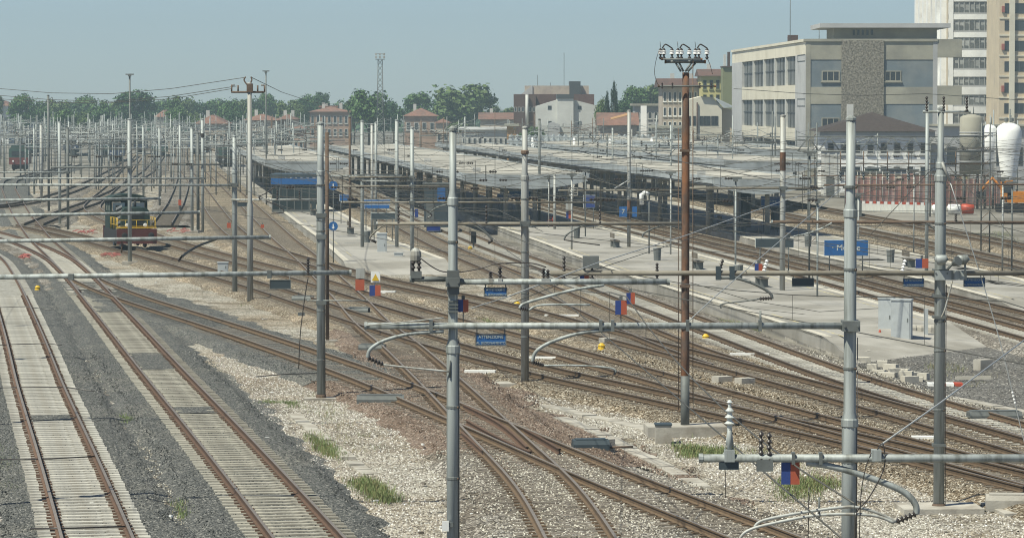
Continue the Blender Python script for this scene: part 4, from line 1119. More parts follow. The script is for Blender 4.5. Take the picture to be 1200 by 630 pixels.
# dark information kiosks under the canopies
def kiosk(px0, px1, y0, y1, Y, label, top=None):
    a, b = P(px0, y1, Y), P(px1, y0, Y)
    r = thing('platform_kiosk', label, 'kiosk', ((a.x + b.x) / 2, Y, .42))
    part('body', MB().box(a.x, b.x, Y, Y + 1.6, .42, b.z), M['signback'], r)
    part('roof', MB().box(a.x - .12, b.x + .12, Y - .12, Y + 1.72, b.z + .003, b.z + .12), M['steel_d'], r)
    part('door', MB().box(a.x + .15, a.x + .75, Y - .03, Y - .003, .45, min(b.z - .15, 2.3)), M['steel_d'], r)
    part('poster', MB().box((a.x + b.x) / 2 + .1, b.x - .2, Y - .03, Y - .003, b.z - 1.3, b.z - .25), M[top or 'blue'], r)
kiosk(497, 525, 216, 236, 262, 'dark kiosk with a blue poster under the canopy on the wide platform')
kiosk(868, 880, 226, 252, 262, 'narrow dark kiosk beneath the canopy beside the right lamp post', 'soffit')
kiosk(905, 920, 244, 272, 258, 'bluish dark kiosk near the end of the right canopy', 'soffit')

# benches, boards and bins on the platforms
rb = random.Random(31)
BN = 0
for key, (xa, ya, xb, yb, n, where) in {'two': (520, 240, 930, 345, 9, 'wide platform'), 'three': (820, 262, 1090, 318, 7, 'far platform'), 'one': (345, 246, 440, 290, 4, 'first platform')}.items():
    for i in range(n):
        u = (i + .5) / n + rb.uniform(-.03, .03)
        g = G(xa + (xb - xa) * u + rb.uniform(-6, 6), ya + (yb - ya) * u, .42)
        if i % 2 == 0:
            r = thing('platform_bench', ORDS[i] + ' bench from the far end of the ' + where, 'bench', tuple(g))
            part('seat', MB().obox((g.x, g.y, .84), AX * 1.8, LT * .42, (0, 0, .05)), M['wood_sl'], r)
            part('backrest', MB().obox((g.x, g.y, 1.02), AX * 1.8, LT * .05, (0, 0, .3)), M['wood_sl'], r)
            for q in (.2, 1.5): part('leg', MB().obox(Vector((g.x, g.y, .42)) + AX * q, AX * .07, LT * .4, (0, 0, .42)), M['steel_d'], r)
        else:
            r = thing('litter_bin', ORDS[i] + ' litter bin or post box from the far end of the ' + where, 'bin', tuple(g))
            part('drum', MB().lathe((g.x, g.y, .42), [(.2, 0), (.24, .7)], 12), M['steel_d'], r); part('rim', MB().lathe((g.x, g.y, 1.12), [(.25, 0), (.26, .06)], 12), M['steel2'], r)

# ================================================================== BUILDINGS
def bm(name, c, **k): M[name] = mat(name, c, k.pop('rough', .85), **{**dict(var=.12, scale=.5), **k})
bm('b_cream', (.60, .56, .455), col2=(.46, .42, .33), amt=.3, scale2=.25)
bm('b_conc', (.33, .315, .255), col2=(.235, .225, .19), amt=.45, scale2=.18)
bm('b_blue', (.15, .18, .20), col2=(.20, .22, .225), amt=.4, scale2=.3)
bm('b_stone', (.31, .285, .235), var=.5, scale=5.0, col2=(.15, .135, .11), amt=.45, scale2=4.0, bump=.8, bscale=3)
bm('b_lgrey', (.40, .40, .395), col2=(.34, .34, .34), amt=.4, scale2=.2)
bm('b_white', (.82, .82, .79), col2=(.58, .57, .54), amt=.3, scale2=.15)
bm('b_white2', (.52, .52, .485), col2=(.43, .425, .395), amt=.35, scale2=.12)
bm('b_beige', (.55, .46, .33), col2=(.45, .38, .29), amt=.3, scale2=.2)
bm('b_brown', (.085, .052, .045), var=.15)
bm('b_brown2', (.12, .065, .055), var=.15)
bm('b_pink', (.36, .25, .19), col2=(.27, .20, .16), amt=.4)
bm('b_pinkw', (.43, .37, .30), col2=(.33, .28, .24), amt=.4)
bm('b_yel', (.50, .45, .20), var=.12)
bm('b_olive', (.20, .21, .115), var=.12)
bm('b_orange', (.38, .22, .10), var=.15)
bm('r_terra', (.20, .108, .08), var=.28, scale=1.2, col2=(.145, .095, .078), amt=.4, scale2=.4)
bm('r_brown', (.115, .062, .048), var=.25, scale=1.5, col2=(.085, .055, .045), amt=.4)
bm('r_house', (.045, .034, .03), var=.25, scale=2)
bm('r_grey', (.30, .325, .33), var=.2, scale=.4, col2=(.20, .22, .225), amt=.45, scale2=.12)
bm('curtain', (.33, .335, .32), var=.35, scale=1.2)
M['win'] = glass_mat('window_glass', (.035, .042, .05), .2)
M['win2'] = glass_mat('dusty_glass', (.125, .13, .125), .55)
M['frame_w'] = mat('pale_frame', (.50, .50, .47), .6, var=.08)
M['frame_d'] = mat('dark_frame', (.06, .065, .07), .6, var=.1)
M['blind_r'] = mat('red_blind', (.30, .10, .08), .8, var=.15)

class Wall:
    """a vertical wall from A to B (seen A left, B right from outside)"""
    def __init__(s, A, B):
        s.A = Vector((A[0], A[1], 0)); s.d = Vector((B[0] - A[0], B[1] - A[1], 0)); s.L = s.d.length; s.t = s.d.normalized()
        s.n = Vector((s.t.y, -s.t.x, 0))
    def col(s, px):
        k = (px - 600) / (F * CP)          # x = k*y near enough
        return (k * s.A.y - s.A.x) / (s.t.x - k * s.t.y)
    def box(s, u0, u1, z0, z1, out=.05, inn=.2, mb=None, mi=0):
        mb = mb or MB()
        o = s.A + s.t * u0 + s.n * out + Vector((0, 0, z0))
        return mb.obox(o, s.t * (u1 - u0), -s.n * (out + inn), (0, 0, z1 - z0), mi)
def window(root, w, u0, u1, z0, z1, frame='frame_w', pane='win', deep=.12, mull=0, sill=False):
    f = MB(); b = min(.12, (u1 - u0) * .12)
    w.box(u0, u0 + b, z0, z1, .06, .1, f); w.box(u1 - b, u1, z0, z1, .06, .1, f)
    w.box(u0 + b, u1 - b, z0, z0 + b, .06, .1, f); w.box(u0 + b, u1 - b, z1 - b, z1, .06, .1, f)
    for k in range(mull):
        c = u0 + (u1 - u0) * (k + 1) / (mull + 1); w.box(c - b * .35, c + b * .35, z0 + b, z1 - b, .04, .08, f)
    o = part('window', f, M[frame], root)
    part('pane', w.box(u0 + b * .9, u1 - b * .9, z0 + b * .9, z1 - b * .9, .012, .01), M[pane], o)
    if sill: part('sill', w.box(u0 - .1, u1 + .1, z0 - .14, z0 - .005, .16, .05), M[frame], o)
    return o

# ---- grey office block with the long window bands ---------------------------------
YB = 440.0
zb = lambda y: ZP(y, YB)
cA = (XP(945, YB, 12), YB); cB = (XP(1098, YB, 12), YB)
far = (XP(858, 530, 12), 530.0)
ofc = thing('office_block', 'grey and cream three storey office block with tall window bands', 'building', (cA[0] + 5, YB + 10, -.2))
zt = zb(49)
part('core', MB().prism([(cA[0] + .5, cA[1] + .5), (cB[0] - .05, cB[1] + .5), (cB[0] - .05 + 3, 529), (far[0] + .5, 529.5)], -.2, zt - .3), M['b_conc'], ofc)
wl_, wr = Wall(far, cA), Wall(cA, cB)
# left facade: bands and piers standing in front of recessed glazing
zs = [(-.2, zb(184), 'b_lgrey'), (zb(166), zb(151), 'b_cream'), (zb(116), zb(99), 'b_cream'), (zb(64), zt, 'b_cream')]
for a, b, m in zs: part('spandrel_band', wl_.box(0, wl_.L - .4, a, b, .02, .55), M[m], ofc)
cols = [869, 881.5, 894, 907, 919.5, 931.5]
us = [wl_.col(c) for c in cols]
part('end_pier', wl_.box(0, us[0], zb(184), zb(64), .04, .55), M['b_lgrey'], ofc)
part('end_pier', wl_.box(us[-1], wl_.L - .41, zb(184), zb(64), .04, .55), M['b_lgrey'], ofc)
for u in us[1:-1]: part('mullion', wl_.box(u - .35, u + .35, zb(184), zb(64), .0, .5), M['frame_w'], ofc)
for a, b in ((zb(99), zb(64)), (zb(151), zb(116)), (zb(184), zb(166))):
    for u0, u1 in zip(us[:-1], us[1:]):
        u0, u1 = u0 + .4, u1 - .4
        wdw = part('window', wl_.box(u0, u1, a + .05, b - .05, -.3, .4), M['win2'], ofc)
        for k in (1, 2): part('glazing_bar', wl_.box(u0 + (u1 - u0) * k / 3 - .06, u0 + (u1 - u0) * k / 3 + .06, a + .05, b - .05, -.22, .3), M['frame_d'], wdw)
        part('transom', wl_.box(u0, u1, a + (b - a) * .52, a + (b - a) * .55, -.2, .3), M['frame_d'], wdw)
for a, b in ((zb(72), zb(63.5)), (zb(125), zb(115.5))): window(ofc, wl_, wl_.col(934), wl_.L - 1, a, b, 'frame_d', 'win')
# right face
pc = lambda x: wr.col(x)
for a, b, m in ((-.2, zb(150), 'b_conc'), (zb(122), zb(102), 'b_conc'), (zb(70), zt + .02, 'b_conc')):
    part('concrete_band', wr.box(0, wr.L, a, b, .03, .5), M[m], ofc)
for a, b in ((zb(102), zb(70)), (zb(150), zb(122))): part('blue_panel', wr.box(.4, wr.L - .3, a, b, -.03, .45), M['b_blue'], ofc)
part('stone_panel', wr.box(pc(985), pc(1034.5), zb(150), zb(47.5), .25, .45), M['b_stone'], ofc)
part('corner_pier', wr.box(-.05, pc(949), -.2, zt, .06, .5), M['b_conc'], ofc)
part('corner_pier', wr.box(pc(1092), wr.L + .05, -.2, zt, .06, .5), M['b_lgrey'], ofc)
for x0, x1, y0, y1 in ((962, 983, 83, 95.5), (1035.5, 1055, 83, 95.5), (962, 983, 138, 149)): window(ofc, wr, pc(x0), pc(x1), zb(y1), zb(y0), 'b_conc', 'win', mull=2, sill=True)
for y0, y1 in ((46, 67), (100.5, 123)):
    part('cantilever_slab', MB().box(cB[0] + .06, XP(1127, YB, 12), YB - .1, YB + 5, zb(y1), zb(y0)), M['b_conc'], ofc)
part('parapet', wr.box(-.3, wr.L + .1, zt + .025, zt + .35, .2, 1.2), M['b_conc'], ofc)
part('parapet', wl_.box(0, wl_.L - 1.5, zt + .03, zt + .36, .2, 1.0), M['b_cream'], ofc)
pa, pb = P(977, 46, YB + 4), P(1098, 33, YB + 4)
pent = part('penthouse', MB().box(pa.x, pb.x, YB + 4, YB + 14, zt - .3, pb.z), M['b_conc'], ofc)
part('roof_slab', MB().box(XP(960, YB + 3, 20), XP(1113, YB + 3, 20), YB + 2, YB + 16, pb.z + .003, pb.z + .55), M['b_lgrey'], pent)
wp = Wall((pa.x, YB + 4), (pb.x, YB + 4))
for i in range(5): part('vent_slot', wp.box(wp.col(998 + i * 5.3), wp.col(1000.6 + i * 5.3), ZP(41.5, YB + 4), ZP(35, YB + 4), .03, .2), M['win'], pent)
part('rooftop_unit', MB().cbox((XP(929, 470, 18), 470, zt - .3), 1.3, 1.3, 1.7), M['b_brown'], ofc)
for px, h in ((926, 6.8), (960, 2.4), (1066, 2.2)):
    x = XP(px, 465, 20); part('aerial', MB().tube([(x, 465, zt), (x, 465, zt + h)], .05, 5), M['steel_d'], ofc)

# ---- tall white tower -------------------------------------------------------------
YT = 620.0
tw = thing('white_tower', 'tall white tower block with dark window strips at the right edge', 'building', (XP(1140, YT, 20), YT + 12, -.2))
tA, tB = (XP(1111.5, YT, 20), YT), (XP(1169.5, YT, 20), YT)
part('core', MB().prism([(tA[0] + .4, YT + .4), (tB[0] - .05, YT + .4), (tB[0] - .05, YT + 50), (tA[0] + 9, YT + 90), (tA[0] + .9, YT + 20)], -.2, 40), M['b_white'], tw)
wt = Wall(tA, tB)
rows = [(-20, -5), (2, 17), (23, 38), (44, 59), (67, 82), (90, 102), (111, 125), (133, 146), (155, 168)]
prev = 40.0
for y0, y1 in rows:
    z1, z0 = ZP(y0, YT), ZP(y1, YT)
    if z1 < prev: part('white_band', wt.box(0, wt.L, z1, prev, .05, .4), M['b_white'], tw)
    prev = z0
    sw = part('window_strip', wt.box(wt.col(1116), wt.col(1164.5), z0, z1, -.15, .5), M['curtain'], tw)
    for k in range(9):
        u = wt.col(1116) + (wt.col(1164.5) - wt.col(1116)) * k / 8
        part('mullion', wt.box(u - .07, u + .07, z0, z1, -.02, .2), M['curtain'], sw)
    for k in range(8):
        u = wt.col(1116) + (wt.col(1164.5) - wt.col(1116)) * k / 8; du = (wt.col(1164.5) - wt.col(1116)) / 8
        hgt = random.uniform(.3, 1.2)
        part('pane', wt.box(u + .14, u + du - .14, z0 + .05, z1 - .05 - (z1 - z0) * hgt * .6, -.1, .05), M['win2'], sw)
    part('spandrel_rail', wt.box(wt.col(1116), wt.col(1164.5), z0 - .02, z0 + .3, .02, .2), M['b_lgrey'], sw)
part('white_band', wt.box(0, wt.L, -.2, prev, .05, .4), M['b_white'], tw)
part('edge_pier', wt.box(0, wt.col(1115.5), -.2, 40, .12, .3), M['b_white'], tw)
part('edge_pier', wt.box(wt.col(1165), wt.L, -.2, 40, .12, .3), M['b_white'], tw)
sl = Wall((XP(1075, 735, 20), 735), (tA[0], YT + .5))
part('side_wall', sl.box(0, sl.L, -.2, 40, .0, .4), M['b_beige'], tw)
for k in range(7):
    u = sl.L * (k + .5) / 7
    part('fin', sl.box(u - 2.4, u + 2.4, -.2, 40, .9, .1), M['b_white'], tw)
for r in range(9):
    z = 3 + r * 3.75
    for k in range(6): part('side_window', sl.box(sl.L * (k + 1) / 7 - 4.5, sl.L * (k + 1) / 7 + 4.5, z, z + 2, .05, .1), M['win'], tw)

# ---- beige balconied block -----------------------------------------------------------
YE = 600.0
bb = thing('beige_block', 'beige apartment block with paired windows at the far right edge', 'building', (XP(1200, YE, 20), YE + 8, -.2))
eA, eB = (XP(1171, YE, 20), YE), (XP(1262, YE, 20), YE)
part('wall', MB().box(eA[0], eB[0], YE, YE + 16, -.2, 38), M['b_beige'], bb)
we = Wall(eA, eB)
for px in (1184, 1202, 1224): part('pilaster', we.box(we.col(px) - .45, we.col(px) + .45, -.2, 38, .5, .1), M['b_cream'], bb)
for r, y in enumerate((8, 28, 52, 76, 101, 125, 150)):
    z1, z0 = ZP(y - 4, YE), ZP(y + 8, YE)
    for x0, x1 in ((1175.5, 1181), (1187.5, 1199), (1206, 1213)):
        window(bb, we, we.col(x0), we.col(x1), z0, z1, 'frame_d', 'win', mull=0 if x1 - x0 < 8 else 1)
    if r % 2 == 0: part('awning', we.box(we.col(1172), we.col(1175.3), z0 + .2, z1 - .5, .35, .0), M['blind_r'], bb)
    part('string_course', we.box(0, we.L, z0 - .9, z0 - .65, .12, .05), M['b_cream'], bb)

# ---- hip roofed house -----------------------------------------------------------------
def hip_roof(mb, x0, x1, y0, y1, ze, zr, ov=.6, ridge=None):
    x0 -= ov; x1 += ov; y0 -= ov; y1 += ov
    h = min(x1 - x0, y1 - y0) / 2 if ridge is None else ridge
    if x1 - x0 >= y1 - y0: a, b = (x0 + h, (y0 + y1) / 2, zr), (x1 - h, (y0 + y1) / 2, zr)
    else: a, b = ((x0 + x1) / 2, y0 + h, zr), ((x0 + x1) / 2, y1 - h, zr)
    v = [(x0, y0, ze), (x1, y0, ze), (x1, y1, ze), (x0, y1, ze), a, b]
    if x1 - x0 >= y1 - y0: f = [(0, 1, 5, 4), (1, 2, 5), (2, 3, 4, 5), (3, 0, 4), (3, 2, 1, 0)]
    else: f = [(0, 1, 4), (1, 2, 5, 4), (2, 3, 5), (3, 0, 4, 5), (3, 2, 1, 0)]
    return mb.add(v, f)
def gable_roof(mb, x0, x1, y0, y1, ze, zr, ov=.5, axis='x'):
    x0 -= ov; x1 += ov; y0 -= ov; y1 += ov
    if axis == 'x': v = [(x0, y0, ze), (x1, y0, ze), (x1, y1, ze), (x0, y1, ze), (x0, (y0 + y1) / 2, zr), (x1, (y0 + y1) / 2, zr)]; f = [(0, 1, 5, 4), (2, 3, 4, 5), (1, 2, 5), (3, 0, 4), (3, 2, 1, 0)]
    else: v = [(x0, y0, ze), (x1, y0, ze), (x1, y1, ze), (x0, y1, ze), ((x0 + x1) / 2, y0, zr), ((x0 + x1) / 2, y1, zr)]; f = [(0, 1, 4), (2, 3, 5), (1, 2, 5, 4), (3, 0, 4, 5), (3, 2, 1, 0)]
    return mb.add(v, f)
def house(name, label, px0, px1, eave, top, Y, depth, wall, roof='r_terra', kind='hip', nx=3, rows=((.3, .62),), chim=1, cat='house', ov=.5, frame='frame_w', grp=None, blinds=None):
    x0, x1 = XP(px0, Y, 5), XP(px1, Y, 5); ze = ZP(eave, Y); zr = ZP(top, Y + depth / 2)
    r = thing(name, label, cat, ((x0 + x1) / 2, Y + depth / 2, -.2), grp)
    part('wall', MB().box(x0, x1, Y, Y + depth, -.2, ze - .01), M[wall], r)
    if kind == 'hip': ro = part('roof', hip_roof(MB(), x0, x1, Y, Y + depth, ze, zr, ov), M[roof], r)
    elif kind == 'gx': ro = part('roof', gable_roof(MB(), x0, x1, Y, Y + depth, ze, zr, ov, 'x'), M[roof], r)
    elif kind == 'gy': ro = part('roof', gable_roof(MB(), x0, x1, Y, Y + depth, ze, zr, ov, 'y'), M[roof], r)
    else: ro = part('roof', MB().box(x0 - ov, x1 + ov, Y - ov, Y + depth + ov, ze, ze + .4), M[roof], r)
    for k in range(chim):
        cx = x0 + (x1 - x0) * (.3 + .45 * k); zc = zr if kind != 'flat' else ze
        part('chimney', MB().cbox((cx, Y + depth * .55, zc - .8), .7, .7, 1.7), M['b_white2'], ro)
    w = Wall((x0, Y), (x1, Y))
    for a, b in rows:
        for i in range(nx):
            c = w.L * (i + .5) / nx; hw = min(.75, w.L / nx * .28)
            window(r, w, c - hw, c + hw, ze * a, ze * b, frame, 'win', sill=True)
    return r
YH = 392.0
hh = house('hip_roofed_house', 'white walled house with a dark brown hip roof by the silos', 966, 1090, 154, 131.5, YH, 13, 'b_white', 'r_house', 'hip', 8, ((.62, .82), (.22, .42)), 1, ov=.8)
x0, x1 = XP(966, YH, 5), XP(1090, YH, 5)
part('cornice', MB().box(x0 - .5, x1 + .5, YH - .35, YH - .005, ZP(154, YH) - .55, ZP(154, YH) - .02), M['b_lgrey'], hh)
part('annex', MB().box(XP(1092, YH, 3), XP(1112, YH, 3), YH + 2, YH + 9, -.2, ZP(170, YH)), M['b_white2'], hh)
wh = thing('low_store', 'low grey store building behind the grey silo', 'building', (XP(1125, 430), 430, -.2))
part('wall', MB().box(XP(1100, 430, 5), XP(1240, 430, 5), 430, 442, -.2, ZP(148, 430)), M['b_lgrey'], wh)
part('roof', MB().box(XP(1099, 430, 5), XP(1242, 430, 5), 429.5, 442.5, ZP(148, 430) + .003, ZP(146, 430)), M['b_conc'], wh)
ws = Wall((XP(1100, 430, 5), 430), (XP(1240, 430, 5), 430))
for px in (1112, 1164, 1190, 1215): window(wh, ws, ws.col(px) - .8, ws.col(px) + .8, 2.2, 4.4, 'frame_d', 'win')

# ---- silos and tanks --------------------------------------------------------------------
YS = 330.0
def silo(px, y0, y1, wpx, mat_, label, kind, name='silo'):
    x = XP(px, YS, 5); r_ = wpx / 2 / F * YS; z0, z1 = ZP(y1, YS), ZP(y0, YS)
    r = thing(name, label, 'silo', (x, YS, -.2))
    if kind == 'straight':
        part('shell', MB().lathe((x, YS, 0), [(r_, z0), (r_, z1 - .35), (r_ * .8, z1 - .15), (r_ * .25, z1), (.05, z1 + .02)], 20), M[mat_], r)
        for y in (156, 159, 190, 176): part('hoop', MB().lathe((x, YS, ZP(y, YS)), [(r_ + .004, 0), (r_ + .035, .02), (r_ + .035, .09), (r_ + .004, .11)], 20), M['b_lgrey'], r)
    else:
        h = z1 - z0
        part('shell', MB().lathe((x, YS, 0), [(r_ * .45, z0), (r_ * .62, z0 + h * .25), (r_, z0 + h * .72), (r_, z0 + h * .88), (r_ * .85, z0 + h * .95), (r_ * .4, z1), (.05, z1 + .02)], 20), M[mat_], r)
    for a in range(4):
        an = a * math.pi / 2 + .6
        part('leg', MB().tube([(x + math.cos(an) * r_ * .8, YS + math.sin(an) * r_ * .8, -.2), (x + math.cos(an) * r_ * .8, YS + math.sin(an) * r_ * .8, z0 + .3)], .09, 6), M['steel_d'], r)
    part('top_pipe', MB().tube([(x + .2, YS, z1 - .1), (x + .2, YS, z1 + .7)], .05, 6), M['steel_d'], r)
    return r
silo(1138, 134, 204, 27, 'b_conc', 'grey concrete coloured cylindrical silo with hoops', 'straight')
silo(1159, 146, 206, 17, 'b_white', 'white slim silo half hidden behind the grey silo', 'straight')
sq = silo(1182, 144, 226, 30, 'b_white', 'white tapering tank silo at the right edge', 'taper')
for dx in (-.7, .7):
    part('motor', MB().lathe((XP(1182, YS, 8) + dx * .35, YS - .3, ZP(143, YS)), [(.12, 0), (.2, .05), (.2, .35), (.12, .4)], 10), M['steel_d'], sq)

# ---- centre: brown block and pale gabled hall ------------------------------------------
YC = 700.0
br = thing('brown_block', 'dark brown flat roofed block behind the pale gabled hall', 'building', (XP(650, YC), YC + 20, -.2))
part('wall', MB().box(XP(602, YC, 8), XP(698.5, YC, 8), YC + 16, YC + 36, -.2, ZP(110.5, YC + 16)), M['b_brown2'], br)
part('left_wing', MB().box(XP(602, YC, 8), XP(628, YC, 8), YC + 2, YC + 15.9, -.2, ZP(111, YC + 2)), M['b_brown'], br)
part('penthouse', MB().box(XP(615, YC + 20, 12), XP(690, YC + 20, 12), YC + 20, YC + 32, ZP(112, YC + 20), ZP(100.5, YC + 20)), M['b_pinkw'], br)
part('sloping_roof', MB().add([(XP(610, YC + 20, 12), YC + 19.8, ZP(111, YC + 20)), (XP(624, YC + 20, 12), YC + 19.8, ZP(111, YC + 20)), (XP(624, YC + 20, 12), YC + 19.8, ZP(100, YC + 20)), (XP(610, YC + 20, 12), YC + 30, ZP(111, YC + 20)), (XP(624, YC + 20, 12), YC + 30, ZP(111, YC + 20)), (XP(624, YC + 20, 12), YC + 30, ZP(100, YC + 20))], [(0, 1, 2), (5, 4, 3), (0, 2, 5, 3), (1, 4, 5, 2), (0, 3, 4, 1)]), M['b_lgrey'], br)
part('plant_room', MB().box(XP(667, YC + 22, 13), XP(680, YC + 22, 13), YC + 19, YC + 27, ZP(112, YC + 22), ZP(95.5, YC + 22)), M['frame_d'], br)
part('pipe', MB().tube([P(617.5, 148, YC + 1.5), P(617.5, 111, YC + 1.5)], .3, 8), M['b_white2'], br)
for px, t in ((661, 62), (630, 88), (645, 97)):
    a = P(px, 104, YC + 25); part('aerial', MB().tube([a, P(px, t, YC + 25)], .05, 4), M['steel_d'], br)
wbr = Wall((XP(602, YC, 8), YC + 2), (XP(628, YC, 8), YC + 2))
for i in range(6): window(br, wbr, wbr.L * (i + .15) / 6, wbr.L * (i + .85) / 6, ZP(131, YC), ZP(125.5, YC), 'frame_w', 'win')
hl_ = thing('gabled_hall', 'pale windowless hall with a low gable and raised centre bay', 'building', (XP(664, YC - 10), YC - 5, -.2))
Yh = YC - 10
def poly_wall(pts, Y, th):
    vs = [P(x, y, Y) for x, y in pts] + [P(x, y, Y) + Vector((0, th, 0)) for x, y in pts]; n = len(pts)
    return MB().add(vs, [tuple(range(n)), tuple(range(2 * n - 1, n - 1, -1))] + [((i + 1) % n, i, n + i, n + (i + 1) % n) for i in range(n)])
part('left_wall', poly_wall([(628, 172), (653, 172), (653, 117), (628, 124.5)], Yh, 14), M['b_white2'], hl_)
part('right_wall', poly_wall([(672, 172), (700, 172), (700, 124), (672, 117)], Yh, 14), M['b_white2'], hl_)
part('centre_bay', poly_wall([(653, 172), (672, 172), (672, 115.5), (653, 115.5)], Yh - .8, 15), M['b_white2'], hl_)
part('dark_cap', poly_wall([(652.5, 115.4), (672.5, 115.4), (672.5, 110.5), (652.5, 110.5)], Yh - 1.0, 15.4), M['frame_d'], hl_)
part('annex', poly_wall([(642, 172), (656, 172), (656, 146), (648, 143), (642, 145)], Yh - 4, 3), M['b_lgrey'], hl_)
whl = Wall((XP(628, Yh, 5), Yh), (XP(700, Yh, 5), Yh))
for px, y in ((644, 126), (679, 126), (644, 144), (679, 144)): window(hl_, whl, whl.col(px) - .35, whl.col(px) + .35, ZP(y + 2.5, Yh), ZP(y - 2, Yh), 'frame_d', 'win')

# grey ribbed shed roof in front of the hall
sd = thing('ribbed_shed', 'long low shed with a grey ribbed roof below the gabled hall', 'shed', (XP(700, 520), 520, -.2))
p00, p10, p11, p01 = P(596, 178, 450), P(806, 178, 450), P(806, 160, 600), P(596, 160, 600)
part('wall', MB().prism([(p00.x, 451), (p10.x, 451), (p11.x, 599), (p01.x, 599)], -.2, p00.z - .35), M['b_lgrey'], sd)
nrib = 30
for i in range(nrib):
    u0, u1 = i / nrib, (i + 1) / nrib
    a, b = p00.lerp(p10, u0), p00.lerp(p10, u1); c, d = p01.lerp(p11, u1), p01.lerp(p11, u0)
    m_ = (a + b) / 2 + Vector((0, 0, .45)); m2 = (c + d) / 2 + Vector((0, 0, .45))
    part('roof_rib', MB().add([a, b, c, d, m_, m2], [(0, 1, 4), (2, 3, 5), (1, 2, 5, 4), (3, 0, 4, 5), (0, 3, 2, 1)]), M['r_grey'], sd)
for i in (4, 11, 17, 24):
    a = p00.lerp(p10, i / nrib) + Vector((0, 0, .5)); d = p01.lerp(p11, i / nrib) + Vector((0, 0, .5))
    part('roof_light', MB().tube([a.lerp(d, .1), a.lerp(d, .6)], .25, 5), M['b_white'], sd)

# ---- right centre group -------------------------------------------------------------------
house('apartment_house', 'pinkish apartment house with balcony rows behind the rusty pole', 776, 824, 102, 92, 620, 16, 'b_pinkw', 'r_brown', 'gx', 8, ((.80, .93), (.6, .72), (.4, .52), (.2, .32)), 2, ov=.8, frame='b_white')
house('apartment_house', 'yellow green apartment house with brown roof left of the office block', 822, 860, 89, 81, 612, 14, 'b_yel', 'r_brown', 'gx', 5, ((.84, .95), (.66, .78), (.48, .6)), 1, frame='b_olive')
part_ = thing('olive_stair_tower', 'olive rooftop stair tower beside the office block', 'tower', (XP(852, 606), 606, -.2))
part('wall', MB().box(XP(847, 604, 10), XP(860, 604, 10), 604, 610, -.2, ZP(79, 604)), M['b_olive'], part_)
part('cap', MB().box(XP(846.5, 604, 10), XP(860.5, 604, 10), 603.7, 610.3, ZP(79, 604) + .003, ZP(77.5, 604)), M['b_brown'], part_)
part('chimney', MB().box(XP(848, 606, 10), XP(851, 606, 10), 606, 607, ZP(77.5, 606), ZP(64, 606)), M['b_white2'], part_)
part('chimney', MB().box(XP(852.5, 606, 10), XP(855.5, 606, 10), 606, 607, ZP(77.5, 606), ZP(61, 606)), M['b_brown'], part_)
# cream gabled house
Yc = 560.0
cr = thing('cream_gable_house', 'cream gable ended house with small square windows', 'house', (XP(826, Yc), Yc + 8, -.2))
part('wall', poly_wall([(803, 175), (846, 175), (846, 126), (835, 114), (822, 113), (803, 118)], Yc, 12), M['b_cream'], cr)
part('side_wall', poly_wall([(846.2, 175), (862, 175), (862, 129), (846.2, 126)], Yc + 1, 11), M['b_beige'], cr)
part('roof', MB().add([P(821, 112.5, Yc - .5), P(836, 113.5, Yc - .5), P(848, 126.5, Yc - .5), P(863, 126, Yc + 2), P(863, 126, Yc + 13), P(836, 113.5, Yc + 13), P(821, 112.5, Yc + 13)], [(0, 1, 5, 6), (1, 2, 3, 4, 5)]), M['r_grey'], cr)
wcr = Wall((XP(803, Yc, 5), Yc), (XP(846, Yc, 5), Yc))
for px in (807, 813, 821.5, 826, 830, 835, 839):
    window(cr, wcr, wcr.col(px) - .28, wcr.col(px) + .28, ZP(147, Yc), ZP(136, Yc), 'frame_d', 'win')
for i in range(11): window(cr, wcr, wcr.col(806 + i * 3.6) - .2, wcr.col(806 + i * 3.6) + .2, ZP(170, Yc), ZP(163, Yc), 'frame_d', 'win')
part('drain_pipe', MB().tube([P(817, 172, Yc - .2), P(817, 120, Yc - .2)], .12, 6), M['b_brown'], cr)
house('modern_house', 'pale modern house with a white slab wall right of the cypresses', 744, 772, 124, 122, 640, 12, 'b_lgrey', 'b_conc', 'flat', 4, ((.75, .88), (.5, .65), (.25, .4)), 0)
part_ = solo('white_slab_wall', MB().box(XP(751, 636, 5), XP(757.5, 636, 5), 635, 637, -.2, ZP(124, 636)), M['b_white'], 'plain white slab wall in front of the modern house', 'wall')
house('orange_roofed_house', 'small house with an orange tiled roof beside the cypress trees', 703, 746, 147, 132, 610, 12, 'b_pinkw', 'r_terra', 'gx', 6, ((.35, .7),), 0)
solo('yellow_awning', MB().obox(P(716, 141, 606), (3.4, 0, .9), (0, 3, .3), (0, 0, .15)), M['b_orange'], 'yellow orange awning roof in front of the cypress trees', 'awning')
house('green_shutter_house', 'grey house with dark base between the modern house and the rusty pole', 766, 800, 150, 148, 575, 8, 'b_pinkw', 'b_conc', 'flat', 6, ((.55, .8), (.15, .4)), 0)
